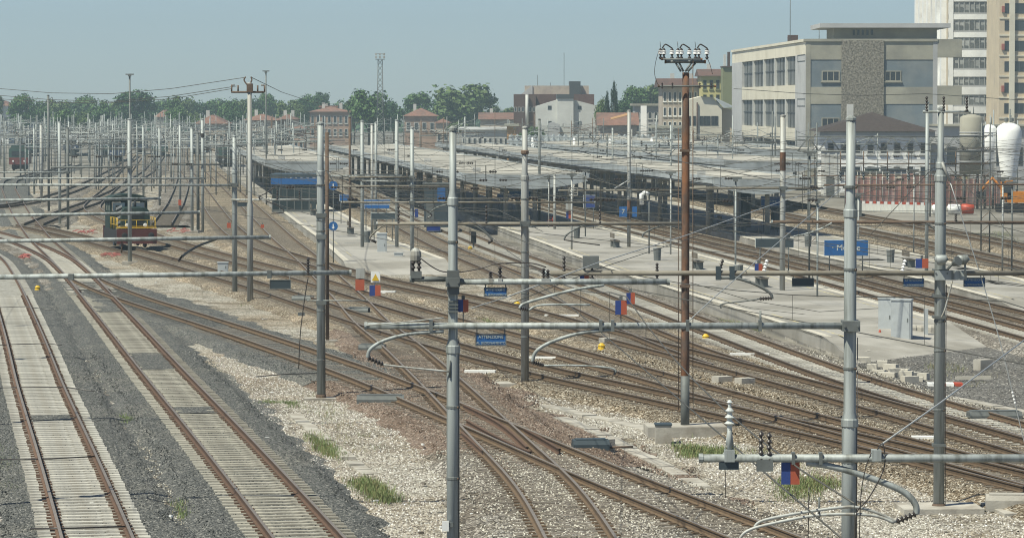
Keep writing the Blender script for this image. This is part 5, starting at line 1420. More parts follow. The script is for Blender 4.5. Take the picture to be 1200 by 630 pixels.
# ---- left centre houses --------------------------------------------------------------------
house('villa', 'reddish villa with a terracotta hip roof and white chimney', 474, 511, 136, 126.5, 800, 14, 'b_pink', 'r_terra', 'hip', 4, ((.55, .8),), 1)
house('outbuilding', 'small orange roofed outbuilding right of the reddish villa', 511, 526, 144, 139, 790, 8, 'b_pinkw', 'r_terra', 'hip', 2, ((.3, .6),), 0)
house('long_villa', 'long pink villa with several terracotta roofs left of the tall tree', 363, 409, 131, 125, 830, 16, 'b_pink', 'r_terra', 'hip', 7, ((.65, .88), (.3, .5)), 2)
house('roof_terrace_house', 'upper storey with pink parapet on the long villa', 376, 394, 126, 122, 842, 8, 'b_orange', 'r_terra', 'flat', 3, ((.85, .95),), 1)
house('row_house', 'low row house with a broad terracotta roof behind the line pole', 286, 324, 141, 133.5, 760, 14, 'b_pinkw', 'r_terra', 'hip', 5, ((.35, .65),), 1)
house('row_house', 'terracotta roofed house with dormers right of the line pole', 326, 346, 140, 134, 770, 12, 'b_pink', 'r_terra', 'hip', 3, ((.35, .65),), 2)
house('cottage', 'cottage with a patchy orange hip roof in front of the left trees', 230, 264, 145, 134.5, 700, 13, 'b_pinkw', 'r_terra', 'hip', 4, ((.3, .6),), 1)
house('cottage', 'small cottage with red roof half hidden by the round dark tree', 183, 200, 137, 128.5, 860, 10, 'b_pinkw', 'r_terra', 'hip', 3, ((.3, .6),), 0)
house('white_house', 'white house at the far left edge above the yard', -8, 10, 124, 118, 900, 12, 'b_white', 'r_terra', 'hip', 3, ((.4, .7),), 0)
house('white_house', 'small white house between the far left trees', 20, 34, 128, 123, 920, 10, 'b_white', 'r_terra', 'hip', 2, ((.4, .7),), 0)
house('tiled_house', 'house with a long terracotta roof left of the brown block', 563, 605, 140, 132, 760, 14, 'b_pinkw', 'r_terra', 'gx', 5, ((.3, .6),), 1)
house('low_white_hall', 'low white flat roofed hall below the long terracotta roof', 541, 596, 152, 151, 640, 14, 'b_white2', 'b_white', 'flat', 9, ((.3, .7),), 0, cat='building')
house('orange_hut', 'narrow orange hut at the left foot of the brown block', 594, 605, 148, 146, 600, 6, 'b_orange', 'b_conc', 'flat', 1, ((.3, .75),), 0, cat='hut')
house('pink_shed', 'low pink shed roof among the distant masts', 344, 356, 151, 147, 640, 8, 'b_pink', 'r_terra', 'hip', 2, ((.3, .6),), 0, cat='shed')

# lattice floodlight tower
YL = 720.0
lt = thing('floodlight_tower', 'tall steel lattice floodlight tower above the central trees', 'tower', (XP(445, YL), YL, -.2))
zt = ZP(70, YL); x0 = XP(445.5, YL, 15)
for sx in (-1, 1):
    for sy in (-1, 1):
        part('leg', MB().tube([(x0 + sx * .75, YL + sy * .75, -.2), (x0 + sx * .42, YL + sy * .42, zt)], .07, 5), M['steel_d'], lt)
nl = 16
for i in range(nl):
    z0, z1 = zt * i / nl, zt * (i + 1) / nl; w0, w1 = .75 - .33 * i / nl, .75 - .33 * (i + 1) / nl
    for sy in (-1, 1):
        part('diagonal', MB().tube([(x0 - w0, YL + sy * w0, z0), (x0 + w1, YL + sy * w1, z1)], .04, 4), M['steel_d'], lt)
        part('diagonal', MB().tube([(x0 + w0, YL + sy * w0, z0), (x0 - w1, YL + sy * w1, z1)], .04, 4), M['steel_d'], lt)
part('platform', MB().box(x0 - .95, x0 + .95, YL - .9, YL + .9, zt, zt + .12), M['steel_d'], lt)
for sx in (-.8, 0, .8):
    for k in (0, 1): part('floodlight', MB().box(x0 + sx - .22, x0 + sx + .22, YL - 1.0, YL - .6, zt + .25 + k * .6, zt + .7 + k * .6), M['steel2'], lt)
part('railing', MB().tube([(x0 - .95, YL - .9, zt + 1.2), (x0 + .95, YL - .9, zt + 1.2), (x0 + .95, YL + .9, zt + 1.2)], .04, 4), M['steel_d'], lt)

# ================================================================== TREES
def leaf_mat(name, c, c2):
    m = bpy.data.materials.new(name); m.use_nodes = True
    n, l = m.node_tree.nodes, m.node_tree.links
    b = n["Principled BSDF"]; b.inputs["Roughness"].default_value = .6; b.inputs["Specular IOR Level"].default_value = .25
    geo = n.new("ShaderNodeNewGeometry"); mx = n.new("ShaderNodeMix"); mx.data_type = 'RGBA'
    mx.inputs[6].default_value = (*c, 1); mx.inputs[7].default_value = (*c2, 1)
    l.new(geo.outputs["Random Per Island"], mx.inputs[0]); l.new(mx.outputs[2], b.inputs["Base Color"])
    return m
LEAF = {'green': leaf_mat('leaf_green', (.035, .085, .02), (.085, .15, .04)), 'dark': leaf_mat('leaf_dark', (.022, .06, .02), (.05, .10, .03)),
        'olive': leaf_mat('leaf_olive', (.06, .105, .028), (.11, .15, .05)), 'cypress': leaf_mat('leaf_cypress', (.012, .032, .016), (.026, .052, .022))}
M['bark'] = mat('bark', (.07, .055, .042), .95, var=.3, scale=3)
def crown_mesh(seed, shape, n=1500, leaf=.075):
    """unit crown: radius about 1 wide, 1 high half-axis, centred at z=1"""
    rn = random.Random(seed); mb = MB(); cl = []
    if shape == 'cypress':
        for i in range(46):
            z = rn.uniform(.02, 1.98); r = .92 * math.sin(min(1, (2.02 - z) / 1.5) * math.pi / 2) ** .9 * min(1, (z + .12) * 3)
            a = rn.uniform(0, 6.28); q = rn.uniform(.3, .85)
            cl.append((math.cos(a) * r * q, math.sin(a) * r * q, z, .30))
    else:
        k = 30 if shape == 'round' else 24
        for i in range(k):
            while True:
                x, y, z = (rn.uniform(-1, 1) for _ in range(3))
                if x * x + y * y + z * z < 1: break
            s = rn.uniform(.24, .42)
            q = 1 - s * .75
            d = math.sqrt(x * x + y * y + z * z) + 1e-6; t = (d ** .45) / d * q
            z2 = z * t if z > 0 or shape == 'round' else z * t * .8
            cl.append((x * t * (1 if shape == 'round' else rn.uniform(.7, 1.1)), y * t, 1 + z2, s))
    for i in range(n):
        cx, cy, cz, s = rn.choice(cl)
        u = Vector((rn.gauss(0, 1), rn.gauss(0, 1), rn.gauss(0, 1))).normalized()
        r = s * (rn.uniform(.55, 1.0) if rn.random() < .8 else rn.uniform(.9, 1.3))
        c = Vector((cx, cy, cz)) + u * r
        nrm = (u + Vector((rn.uniform(-.9, .9), rn.uniform(-.9, .9), rn.uniform(-.5, 1.0)))).normalized()
        a = nrm.orthogonal().normalized(); b = nrm.cross(a); an = rn.uniform(0, 6.28)
        a, b = a * math.cos(an) + b * math.sin(an), b * math.cos(an) - a * math.sin(an)
        f = leaf * rn.uniform(.6, 1.4); g = f * rn.uniform(.5, .9)
        mb.add([c - a * f, c - b * g, c + a * f, c + b * g], [(0, 1, 2, 3)])
    return mb
CROWN = {}
for k, (sh, n, lf) in {'r0': ('round', 3000, .075), 'r1': ('round', 3000, .075), 'o0': ('open', 2600, .07), 'o1': ('open', 2600, .07), 'c0': ('cypress', 2200, .075)}.items():
    CROWN[k] = crown_mesh(hash(k) % 997 if False else sum(map(ord, k)), sh, n, lf)
CR_ME = {}
def tree(label, px, top, base, wpx, Y, kind='r0', leaf='green', grp=None, name='broadleaf_tree', zbase=None):
    if name == 'broadleaf_tree': top -= 2.5; wpx *= 1.18
    x = XP(px, Y, 6); zt = ZP(top, Y); rw = wpx / 2 / F * Y
    zb = ZP(base, Y) if zbase is None else zbase
    zb = max(.6, zb)
    rt = thing(name, label, 'tree', (x, Y, -.2), grp)
    key = (kind, leaf)
    if key not in CR_ME: CR_ME[key] = mesh_from('crown', CROWN[kind], LEAF[leaf])
    h = (zt - zb) / 2
    c = bpy.data.objects.new('crown', CR_ME[key]); COL.objects.link(c); c.parent = rt
    c.location = (0, 0, zb + .2); c.scale = (rw, rw, h); c.rotation_euler = (0, 0, (px * 1.7) % 6.28)
    zc = zb + h
    r0 = max(.16, rw * .07)
    mb = MB().tube([(x, Y, -.3), (x + .1, Y, zb * .6), (x, Y, zc + h * .3)], [r0, r0 * .75, r0 * .3], 7)
    part('trunk', mb, M['bark'], rt)
    for k in range(4):
        a = k * 1.57 + px
        part('limb', MB().tube([(x, Y, zb * .8 + .3), (x + math.cos(a) * rw * .35, Y + math.sin(a) * rw * .35, zb + h * .6), (x + math.cos(a) * rw * .6, Y + math.sin(a) * rw * .6, zb + h * 1.1)], [r0 * .5, r0 * .3, r0 * .12], 5), M['bark'], rt)
    return rt
tree('big round dark tree at left above the yard', 158, 108, 146, 44, 900, 'r0', 'dark')
tree('bright rounded tree left of the lattice floodlight tower', 432, 104, 152, 42, 760, 'r1', 'green')
tree('largest broad tree right of the reddish villa', 545, 96.5, 156, 68, 860, 'r1', 'olive')
tree('dark tree leaning left of the largest broad tree', 520, 110, 154, 34, 880, 'o0', 'green')
tree('rounded tree just behind the reddish villa', 491, 110, 142, 34, 900, 'r0', 'green')
tree('dark tree right behind the lattice floodlight tower', 461, 117, 154, 28, 850, 'o1', 'dark')
tree('small round dark tree alone on top of the long villa roofs', 377, 108.5, 132, 17, 960, 'r1', 'dark')
tree('taller slender cypress of the pair by the gabled hall', 719.5, 98, 150, 12, 640, 'c0', 'cypress', name='cypress_tree')
tree('shorter slender cypress of the pair by the gabled hall', 711.5, 109, 150, 9, 645, 'c0', 'cypress', name='cypress_tree')
tree('light green tree at the left foot of the cypresses', 704, 113, 152, 16, 660, 'o0', 'olive')
tree('tree rising behind the modern house roof, left', 744, 103, 135, 30, 800, 'r0', 'green')
tree('tree rising behind the modern house roof, right', 762, 99, 132, 34, 820, 'r1', 'olive')
tree('dark bush tree between cypresses and modern house', 732, 118, 146, 22, 720, 'r0', 'dark')
tree('bright green bush at the foot of the brown block', 626, 148, 168, 26, 600, 'r0', 'green', name='bush')
tree('small bush in front of the orange hut', 612, 152, 170, 12, 596, 'o0', 'green', name='bush')
tree('yellowish bush below the reddish villa', 533, 143, 158, 22, 700, 'o0', 'olive', name='bush')
LEFT = [(26, 112, 26), (44, 116, 24), (66, 117, 30), (84, 119, 28), (100, 114, 30), (117, 117, 30), (134, 119, 24), (176, 121, 26), (191, 119, 24), (203, 113, 20), (214, 112, 24), (236, 119, 30), (254, 118, 28), (268, 115, 26), (283, 116, 18), (299, 114, 20), (312, 110, 20), (322, 113, 26), (338, 117, 24), (352, 114, 24), (364, 113, 26), (402, 117, 26), (415, 118, 24)]
ORD = ['first', 'second', 'third', 'fourth', 'fifth', 'sixth', 'seventh', 'eighth', 'ninth', 'tenth', 'eleventh', 'twelfth', 'thirteenth', 'fourteenth', 'fifteenth', 'sixteenth', 'seventeenth', 'eighteenth', 'nineteenth', 'twentieth', 'twenty-first', 'twenty-second', 'twenty-third']
for i, (px, tp, w) in enumerate(LEFT):
    tree(ORD[i] + ' tree from the left edge in the back row of the long tree belt', px, tp, 150, w * 1.15, 880 + (i * 37) % 160, ('r0', 'o0', 'r1', 'o1')[i % 4], ('green', 'dark', 'olive', 'green')[(i * 3) % 4], 'tree belt behind the left yard')
for i, (px, tp, w) in enumerate([(75, 128, 26), (95, 130, 24), (118, 131, 26), (205, 128, 24), (228, 131, 20), (275, 131, 26), (300, 128, 18), (340, 130, 20), (450, 132, 24)]):
    tree(ORD[i] + ' lower bushy tree from the left in the front row of the tree belt', px, tp, 155, w, 790 + (i * 29) % 60, ('r1', 'o0', 'r0')[i % 3], ('green', 'olive', 'dark')[i % 3], 'front row of the left tree belt')
for i, (px, tp, w) in enumerate([(580, 126, 16), (598, 128, 16), (352, 124, 14), (-6, 112, 20), (815, 96, 20)]):
    tree(['faint tree left of the brown block', 'faint tree touching the brown block', 'thin tree left of the long villa', 'tree cut by the left edge', 'tree top behind the pinkish apartment house'][i], px, tp, 145, w, 900, 'r0', 'olive')
# far woodland closing the horizon
mbw = MB(); rw = random.Random(4)
for i in range(9000):
    a = rw.uniform(-.19, .24); Y = rw.uniform(1250, 1500); x = a * Y
    hgt = 5.5 + 3.0 * math.sin(x * .021) + 1.6 * math.sin(x * .07 + 1) + rw.uniform(-1.2, 1.2)
    z = rw.uniform(0, max(2, hgt)); s = rw.uniform(.7, 1.5)
    u = Vector((rw.gauss(0, 1), rw.gauss(0, 1), rw.gauss(0, 1))).normalized(); v = u.orthogonal().normalized(); w_ = u.cross(v)
    c = Vector((x, Y, z)); mbw.add([c - v * s, c - w_ * s, c + v * s, c + w_ * s], [(0, 1, 2, 3)])
struct('far_woodland', mbw, LEAF['dark'], kind='stuff')

# ================================================================== ROLLING STOCK
bm('loco_green', (.011, .03, .024), rough=.7, var=.25, scale=1.5, col2=(.024, .04, .034), amt=.4)
bm('loco_red', (.10, .024, .02), rough=.6, var=.25, scale=2)
bm('loco_black', (.02, .02, .021), rough=.7, var=.3)
class Frame:
    def __init__(s, o, ang):
        s.o = Vector(o); s.f = Vector((math.cos(ang), math.sin(ang), 0)); s.l = Vector((-s.f.y, s.f.x, 0))
    def p(s, x, y, z): return s.o + s.f * x + s.l * y + Vector((0, 0, z))
    def box(s, mb, x0, x1, y0, y1, z0, z1, mi=0): return mb.obox(s.p(x0, y0, z0), s.f * (x1 - x0), s.l * (y1 - y0), (0, 0, z1 - z0), mi)
    def prism(s, mb, prof, x0, x1, mi=0):
        """profile in (y,z), swept along x"""
        n = len(prof); vs = [s.p(x0, y, z) for y, z in prof] + [s.p(x1, y, z) for y, z in prof]
        return mb.add(vs, [tuple(range(n)), tuple(range(2 * n - 1, n - 1, -1))] + [((i + 1) % n, i, n + i, n + (i + 1) % n) for i in range(n)], mi)
a, b = G(112, 281.5), G(198, 304.5)
ang = math.atan2(b.y - a.y, b.x - a.x)
lo = G(152, 291.5)
fr = Frame((lo.x, lo.y, .03), ang)
R = thing('shunting_engine', 'dark green shunting engine with yellow railings and red buffer beam', 'locomotive', (lo.x, lo.y, .19))
Z0 = .19
def lp(name, mb, m, par=None): return part(name, mb, M[m], par or R)
lp('frame', fr.box(MB(), -3.1, 3.1, -1.28, 1.28, .95, 1.2), 'loco_black')
lp('front_buffer_beam', fr.box(MB(), 3.1, 3.28, -1.3, 1.3, .42, 1.38), 'loco_red')
lp('rear_buffer_beam', fr.box(MB(), -3.28, -3.1, -1.3, 1.3, .62, 1.42), 'loco_red')
for s_ in (-1, 1):
    lp('side_skirt', fr.box(MB(), -3.05, 3.05, s_ * 1.29, s_ * 1.25, .5, 1.32), 'loco_black')
    for e in (-1, 1):
        c = fr.p(e * 3.28, s_ * .87, .98)
        lp('buffer', MB().lathe(c, [(.09, 0), (.09, .3), (.19, .32), (.2, .37), (.12, .4)], 12, fr.f * e), 'loco_black')
    for x in (-1.55, 1.55):
        c = fr.p(x, s_ * .76, .62)
        w = lp('wheel', MB().lathe(c, [(.5, -.06), (.5, .06)], 18, fr.l), 'loco_black')
        lp('tyre', MB().lathe(c, [(.44, .062), (.49, .064), (.49, .09), (.44, .092)], 18, fr.l * s_), 'steel2', w)
hood = [(-.92, 1.2), (.92, 1.2), (.92, 2.5), (.7, 2.74), (-.7, 2.74), (-.92, 2.5)]
h = lp('hood', fr.prism(MB(), hood, -.4, 2.75), 'loco_green')
for k in range(6): lp('grille_slat', fr.box(MB(), 2.75, 2.78, -.5, .5, 1.6 + k * .14, 1.68 + k * .14), 'loco_black', h)
for s_ in (-1, 1):
    for k in range(4): lp('hood_door', fr.box(MB(), -.25 + k * .73, .42 + k * .73, s_ * .935, s_ * .921, 1.4, 2.4), 'loco_green', h)
lp('headlamp', MB().lathe(fr.p(2.78, .6, 1.62), [(.12, 0), (.13, .1), (.1, .12)], 12, fr.f), 'ceramic')
lp('headlamp', MB().lathe(fr.p(2.78, -.6, 1.62), [(.12, 0), (.13, .1), (.1, .12)], 12, fr.f), 'ceramic')
cab = [(-1.25, 1.2), (1.25, 1.2), (1.25, 3.02), (-1.25, 3.02)]
cb = lp('cab', fr.box(MB(), -2.6, -.42, -1.25, 1.25, 1.2, 2.38), 'loco_green')
# cab upper part as posts, so that the windows are see-through openings with glass
for x0, x1 in ((-2.6, -2.45), (-.57, -.42), (-1.6, -1.42)):
    for s_ in (-1, 1): lp('cab_post', fr.box(MB(), x0, x1, s_ * 1.25, s_ * 1.1, 2.38, 3.05), 'loco_green', cb)
for x0, x1 in ((-2.6, -2.5), (-.52, -.42)):
    lp('cab_post', fr.box(MB(), x0, x1, -.2, .2, 2.38, 3.05), 'loco_green', cb)
lp('cab_header', fr.box(MB(), -2.6, -.42, -1.25, 1.25, 3.05, 3.18), 'loco_green', cb)
lp('cab_roof', fr.prism(MB(), [(-1.4, 3.18), (1.4, 3.18), (1.35, 3.3), (.8, 3.5), (0, 3.58), (-.8, 3.5), (-1.35, 3.3)], -2.75, -.25), 'loco_green', cb)
M['cab_glass'] = mat('cab_glass', (.42, .46, .44), .15, var=.2)
for s_ in (-1, 1):
    lp('cab_window', fr.box(MB(), -.5, -.46, s_ * .25, s_ * 1.05, 2.45, 3.0), 'cab_glass', cb)
    lp('cab_window', fr.box(MB(), -1.4, -.6, s_ * 1.18, s_ * 1.16, 2.45, 3.0), 'cab_glass', cb)
    lp('cab_window', fr.box(MB(), -2.4, -1.65, s_ * 1.18, s_ * 1.16, 2.45, 3.0), 'cab_glass', cb)
lp('exhaust', MB().tube([fr.p(.4, .3, 2.7), fr.p(.4, .3, 3.15)], .09, 8), 'loco_black')
def rail_(pts, r=.015, nm='handrail'): return lp(nm, MB().tube([fr.p(*q) for q in pts], r, 6), 'yellow')
for s_ in (-1, 1):
    for z in (1.65, 2.1): rail_([(-.3, s_ * 1.24, z), (3.05, s_ * 1.24, z)])
    for x in (-.2, .5, 1.2, 1.9, 2.6, 3.05): rail_([(x, s_ * 1.24, 1.2), (x, s_ * 1.24, 2.1)], .014, 'rail_post')
for z in (1.55, 1.95): rail_([(3.06, -1.24, z), (3.06, 1.24, z)])
for y in (-.7, 0, .7): rail_([(3.06, y, 1.2), (3.06, y, 1.95)], .013, 'rail_post')
lp('deck_edge', fr.box(MB(), 3.02, 3.12, -1.3, 1.3, 1.43, 1.5), 'yellow')
# black and white striped corner panel (stripes as plates)
sp = lp('striped_panel', fr.box(MB(), 2.2, 2.26, -1.24, -.82, 1.25, 2.9), 'loco_black')
for k in range(5):
    z = 1.3 + k * .32
    lp('white_stripe', MB().add([fr.p(2.265, -1.23, z), fr.p(2.265, -.83, z + .2), fr.p(2.265, -.83, z + .36), fr.p(2.265, -1.23, z + .16)], [(0, 1, 2, 3), (3, 2, 1, 0)]), 'white', sp)
lp('step', fr.box(MB(), 2.5, 3.0, -1.32, -1.1, .45, .5), 'loco_black'); lp('step', fr.box(MB(), -3.0, -2.5, -1.32, -1.1, .45, .5), 'loco_black')

# distant coaches and wagons
bm('coach_w', (.66, .68, .66), rough=.5, var=.08)
bm('coach_g', (.055, .10, .085), rough=.5)
bm('coach_r', (.16, .05, .045), rough=.5)
bm('coach_b', (.05, .07, .12), rough=.5)
def coach(px, by, length, low, up, label, w=2.8, hgt=3.7, rot=0.0):
    o = G(px, by); f = Frame((o.x, o.y, 0), math.pi / 2 - math.atan2(165 - 600, F) * 1.0 + rot)
    r = thing('railway_coach', label, 'train', (o.x, o.y, 0))
    part('lower_body', f.box(MB(), 0, length, -w / 2, w / 2, 1.0, 2.0), M[low], r)
    part('upper_body', f.prism(MB(), [(-w / 2, 2.0), (w / 2, 2.0), (w / 2, 3.1), (w * .36, hgt), (-w * .36, hgt), (-w / 2, 3.1)], 0, length), M[up], r)
    part('end_window', f.box(MB(), -.05, -.005, -w * .36, w * .36, 2.25, 2.95), M['win'], r)
    part('underframe', f.box(MB(), .3, length - .3, -w * .35, w * .35, .35, .99), M['loco_black'], r)
    for s_ in (-1, 1):
        part('headlight', MB().lathe(f.p(-.02, s_ * .8, 1.5), [(.14, 0), (.14, .1)], 8, -f.f), M['ceramic'], r)
        for k in range(int(length / 2.4)):
            part('side_window', f.box(MB(), 1 + k * 2.3, 2.5 + k * 2.3, s_ * (w / 2 + .01), s_ * (w / 2 - .02), 2.15, 2.9), M['win'], r)
        for x in (2.2, length - 2.2): part('bogie', f.box(MB(), x - 1.4, x + 1.4, s_ * .9, s_ * .65, .12, .8), M['loco_black'], r)
coach(22, 201, 14, 'coach_r', 'coach_g', 'dark green railcar with a dull red front standing at the left edge')
coach(120, 183, 40, 'coach_g', 'coach_w', 'white roofed coach in the middle of the far left yard')
coach(83, 182, 40, 'coach_b', 'coach_w', 'white roofed coach at the left of the far yard')
coach(188, 184, 40, 'coach_g', 'coach_w', 'white roofed coach right of the tall left lamp post')
coach(136, 190, 26, 'coach_b', 'coach_g', 'dark green wagon behind the tall grey mast')
coach(268, 199, 20, 'loco_black', 'coach_g', 'green bodied wagon left of the first platform')
coach(300, 189, 34, 'coach_b', 'coach_g', 'dark train beside the first platform canopy')
coach(165, 181, 30, 'coach_b', 'loco_black', 'dark distant wagon right of the far tank')
coach(232, 181, 34, 'coach_b', 'coach_b', 'bluish distant coach behind the tight mast group')
coach(35, 182, 30, 'coach_g', 'coach_b', 'bluish distant coach near the left edge')

# ================================================================== SIGNS, CABINETS, LOOSE THINGS
def plate(name, label, px0, px1, y0, y1, Y, m, cat='sign', text=None, rods=True, tm='letter_y', group=None, frame=True, rodtop=None):
    a, b = P(px0, y1, Y), P(px1, y0, Y)
    r = thing(name, label, cat, ((a.x + b.x) / 2, Y, a.z), group)
    pl = part('plate', MB().box(a.x, b.x, Y - .012, Y + .012, a.z, b.z), M[m], r)
    if frame:
        t = .018; f = MB()
        f.box(a.x, b.x, Y - .02, Y - .0125, a.z, a.z + t).box(a.x, b.x, Y - .02, Y - .0125, b.z - t, b.z).box(a.x, a.x + t, Y - .02, Y - .0125, a.z + t, b.z - t).box(b.x - t, b.x, Y - .02, Y - .0125, a.z + t, b.z - t)
        part('rim', f, M['steel_d'], r)
    if rods:
        zt = ZP(rodtop, Y) if rodtop else b.z + .12
        for x in (a.x + .03, b.x - .03): part('hanger_rod', MB().tube([(x, Y + .02, a.z), (x, Y + .02, zt)], .01, 5), M['steel_d'], r)
    if text:
        n = len(text)
        for i, (s_, sz) in enumerate(text):
            zc = b.z - (b.z - a.z) * (i + .5) / n
            text_part('lettering', s_, ((a.x + b.x) / 2, Y - .022, zc), sz, M[tm], r)
    return r
ATT = lambda s: [("ATTENZIONE", s * .9), ("AL SEZIONAMENTO", s * .72)]
plate('warning_sign', 'blue sign reading ATTENZIONE AL SEZIONAMENTO below the central beam', 557, 593.5, 391, 405, Y1 - .1, 'blue', text=ATT(.082), rodtop=384)
plate('warning_sign', 'blue warning sign hanging from the upper beam right of the central mast', 567, 594.5, 336.5, 347.5, Y1, 'blue', text=ATT(.062), rodtop=331)
plate('warning_sign', 'blue warning sign left of the horn loudspeaker mast', 1058, 1083, 326, 336, Y5 - .1, 'blue', text=ATT(.075), rodtop=321)
plate('warning_sign', 'blue warning sign right of the horn loudspeaker mast', 1129, 1154.5, 325, 336, Y5 - .1, 'blue', text=ATT(.075), rodtop=321)
plate('sign_back', 'dark sign back hanging below the left beam beside the tall grey mast', 316, 341, 327.5, 338.5, 83.6, 'signback', rodtop=322)
plate('sign_back', 'dark sign back hanging below the beam on the wide platform', 928, 954, 325.5, 336, Y5 - .1, 'signback', rodtop=321)
plate('sign_back', 'small dark sign back hanging by the pair of masts left of the tall grey mast', 278, 291, 237, 242, Y7 - .2, 'signback', rodtop=235)
plate('warning_sign', 'small dark blue sign below the beam left of the central mast', 499.5, 516.5, 264.5, 271, Y2 - .2, 'flag_bl', rodtop=262.5)

def flag(label, px0, px1, y0, y1, Y, two=True, post=None):
    a, b = P(px0, y1, Y), P(px1, y0, Y); c = (a.x + b.x) / 2
    r = thing('marker_plate', label, 'marker', (c, Y, a.z))
    if two:
        part('blue_half', MB().box(a.x, c - .001, Y - .012, Y + .012, a.z, b.z), M['flag_bl'], r)
        part('red_half', MB().box(c + .001, b.x, Y - .012, Y + .012, a.z, b.z), M['flag_rd'], r)
    else: part('plate', MB().box(a.x, b.x, Y - .012, Y + .012, a.z, b.z), M['flag_rd'], r)
    part('clip', MB().box(c - .03, c + .03, Y + .013, Y + .05, b.z - .1, b.z + .08), M['steel_d'], r)
    if post: part('rod', MB().tube([(c, Y + .03, a.z), (c, Y + .03, ZP(post, Y))], .01, 5), M['steel_d'], r)
    return r
flag('large blue and red marker plate hanging from the lowest beam at right', 915.5, 937, 541, 567, Y0 - .1)
flag('blue and red marker plate right of the central mast', 536.5, 549, 351, 365.5, Y1, post=380)
flag('blue and red marker plate on the beam by the switch box', 679.5, 690, 317.5, 328.5, Y5 - .15)
flag('upper of two blue and red marker plates above the central beam', 734, 744, 343, 356, Y1 + 1.5)
flag('lower of two blue and red marker plates above the central beam', 721, 734.5, 352, 368.5, Y1 - .1, post=381)
flag('small blue and red marker plate right of the rusty pole', 884.5, 893.5, 309, 320, Y5 - .15)
flag('blue and red marker plate below the warning triangle', 433, 446, 334, 346.5, 112)
flag('plain red marker plate left of the warning triangle', 416.5, 427, 327.5, 340, 113, False)
flag('small blue and red marker plate near the horn loudspeakers', 1073, 1088, 303, 314, Y5 - .15)
flag('red marker plate low behind the left mast pair', 266, 270.5, 261, 267, 172, False)
flag('tiny red marker plate right of the left mast pair', 305.5, 309.5, 263, 267, 168, False)
flag('small red marker plate on the far group of posts', 209, 212.5, 234, 241, 225, False)
flag('blue and red marker plate on the pale post of the wide platform', 663.5, 669, 247, 256, 205, post=262)
a = P(666, 243, 205); solo('signal_lamp_box', MB().cbox((a.x, a.y, a.z - .2), .3, .2, .5).cbox((a.x, a.y, a.z + .302), .36, .26, .06), M['steel2'], 'pale lamp box above the platform marker plate', 'lamp')
# grey square plate and yellow warning triangle above the red markers
a = P(422.5, 318, 113); solo('grey_plate', MB().cbox((a.x, a.y, P(422, 326, 113).z), .3, .02, .32), M['steel2'], 'small grey square plate above the plain red marker', 'sign')
tr = thing('warning_triangle', 'small yellow warning triangle on a white plate above the red and blue marker', 'sign', tuple(P(440, 332, 112)))
a, b = P(434.5, 331, 112), P(445.5, 318, 112)
part('plate', MB().box(a.x, b.x, 112, 112.02, a.z, b.z), M['white'], tr)
c = P(440, 325.5, 111.98)
part('triangle', MB().add([c + Vector((-.12, 0, -.09)), c + Vector((.12, 0, -.09)), c + Vector((0, 0, .13))], [(0, 1, 2)]), M['yellow'], tr)
# white ground marker boards
for i, (x, y, w, lab) in enumerate(((451, 343, 24, 'white low board beside the warning triangle'), (632, 421, 38, 'white painted bar on the stones behind the slab mast'), (562, 437, 36, 'white bar lying on the ground right of the central mast'), (658, 371, 40, 'white bar lying between the throat tracks'), (1085, 515, 34, 'white and blue bar lying between the right tracks'), (878, 417, 46, 'long white bar beside the pale track at right'))):
    a, b = G(x - w / 2, y), G(x + w / 2, y + .3)
    solo('marker_bar', MB().obox((a.x, a.y, -.1), (b.x - a.x, b.y - a.y, 0), (.03, .3, 0), (0, 0, .2)), M['white'], lab, 'bar')

# blue platform signs
def post_sign(label, px0, px1, y0, y1, by, text=None, m='blue', sz=.4, rods=True, name='platform_sign'):
    Y = G((px0 + px1) / 2, by, .42).y
    r = plate(name, label, px0, px1, y0, y1, Y, m, rods=False, frame=False)
    a, b = P(px0, y1, Y), P(px1, y0, Y)
    part('rim', MB().box(a.x - .03, b.x + .03, Y + .013, Y + .03, a.z - .03, b.z + .03), M['letter'], r)
    if rods:
        for x in (a.x + (b.x - a.x) * .12, b.x - (b.x - a.x) * .12): part('post', MB().tube([(x, Y + .06, .3), (x, Y + .06, b.z)], .035, 6), M['steel_d'], r)
    if text: text_part('lettering', text, ((a.x + b.x) / 2, Y - .016, (a.z + b.z) / 2), sz, M['letter'], r)
    return r
post_sign('large blue station name sign Mestre behind the widest mast', 966, 1017, 281.5, 299, 318, '· Mestre', sz=.46)
post_sign('dark framed timetable sign on the wide platform left of the grey mast', 885.5, 929.5, 279.5, 289.5, 320, None, 'signback')
post_sign('blue station sign under the right canopy end', 892, 914, 230, 241, 272, 'Mestre', sz=.3)
post_sign('blue sign under the central canopy end', 597, 622, 224, 232, 262, 'Mestre', sz=.3)
post_sign('double blue sign board on the first platform', 425, 457, 234, 238.5, 280, None)
post_sign('lower strip of the double blue sign board on the first platform', 427, 456, 240, 244, 280, None, rods=False)
post_sign('dark timetable board below the double blue sign', 435, 463, 249.5, 256.5, 282, None, 'signback')
post_sign('small blue plate between the first platform poles', 398, 411, 228, 235, 262, None)
post_sign('small blue plate on the thin dark post', 684, 697, 229, 243, 268, None, 'flag_bl')
post_sign('small blue sign at the central canopy', 583, 596, 227, 233, 258, None)
for x0, x1, lab, tx in ((725.5, 735, 'blue number seven plate left of the grey and rusty mast', '7'), (741, 746.5, 'blue plate right of the grey and rusty mast', None)):
    Y = MAST[737].Y - .2
    r = plate('number_plate', lab, x0, x1, 242, 254, Y, 'blue', rods=False, frame=False)
    if tx: text_part('lettering', tx, (P((x0 + x1) / 2, 248, Y).x, Y - .015, P(700, 248, Y).z), .42, M['letter'], r)
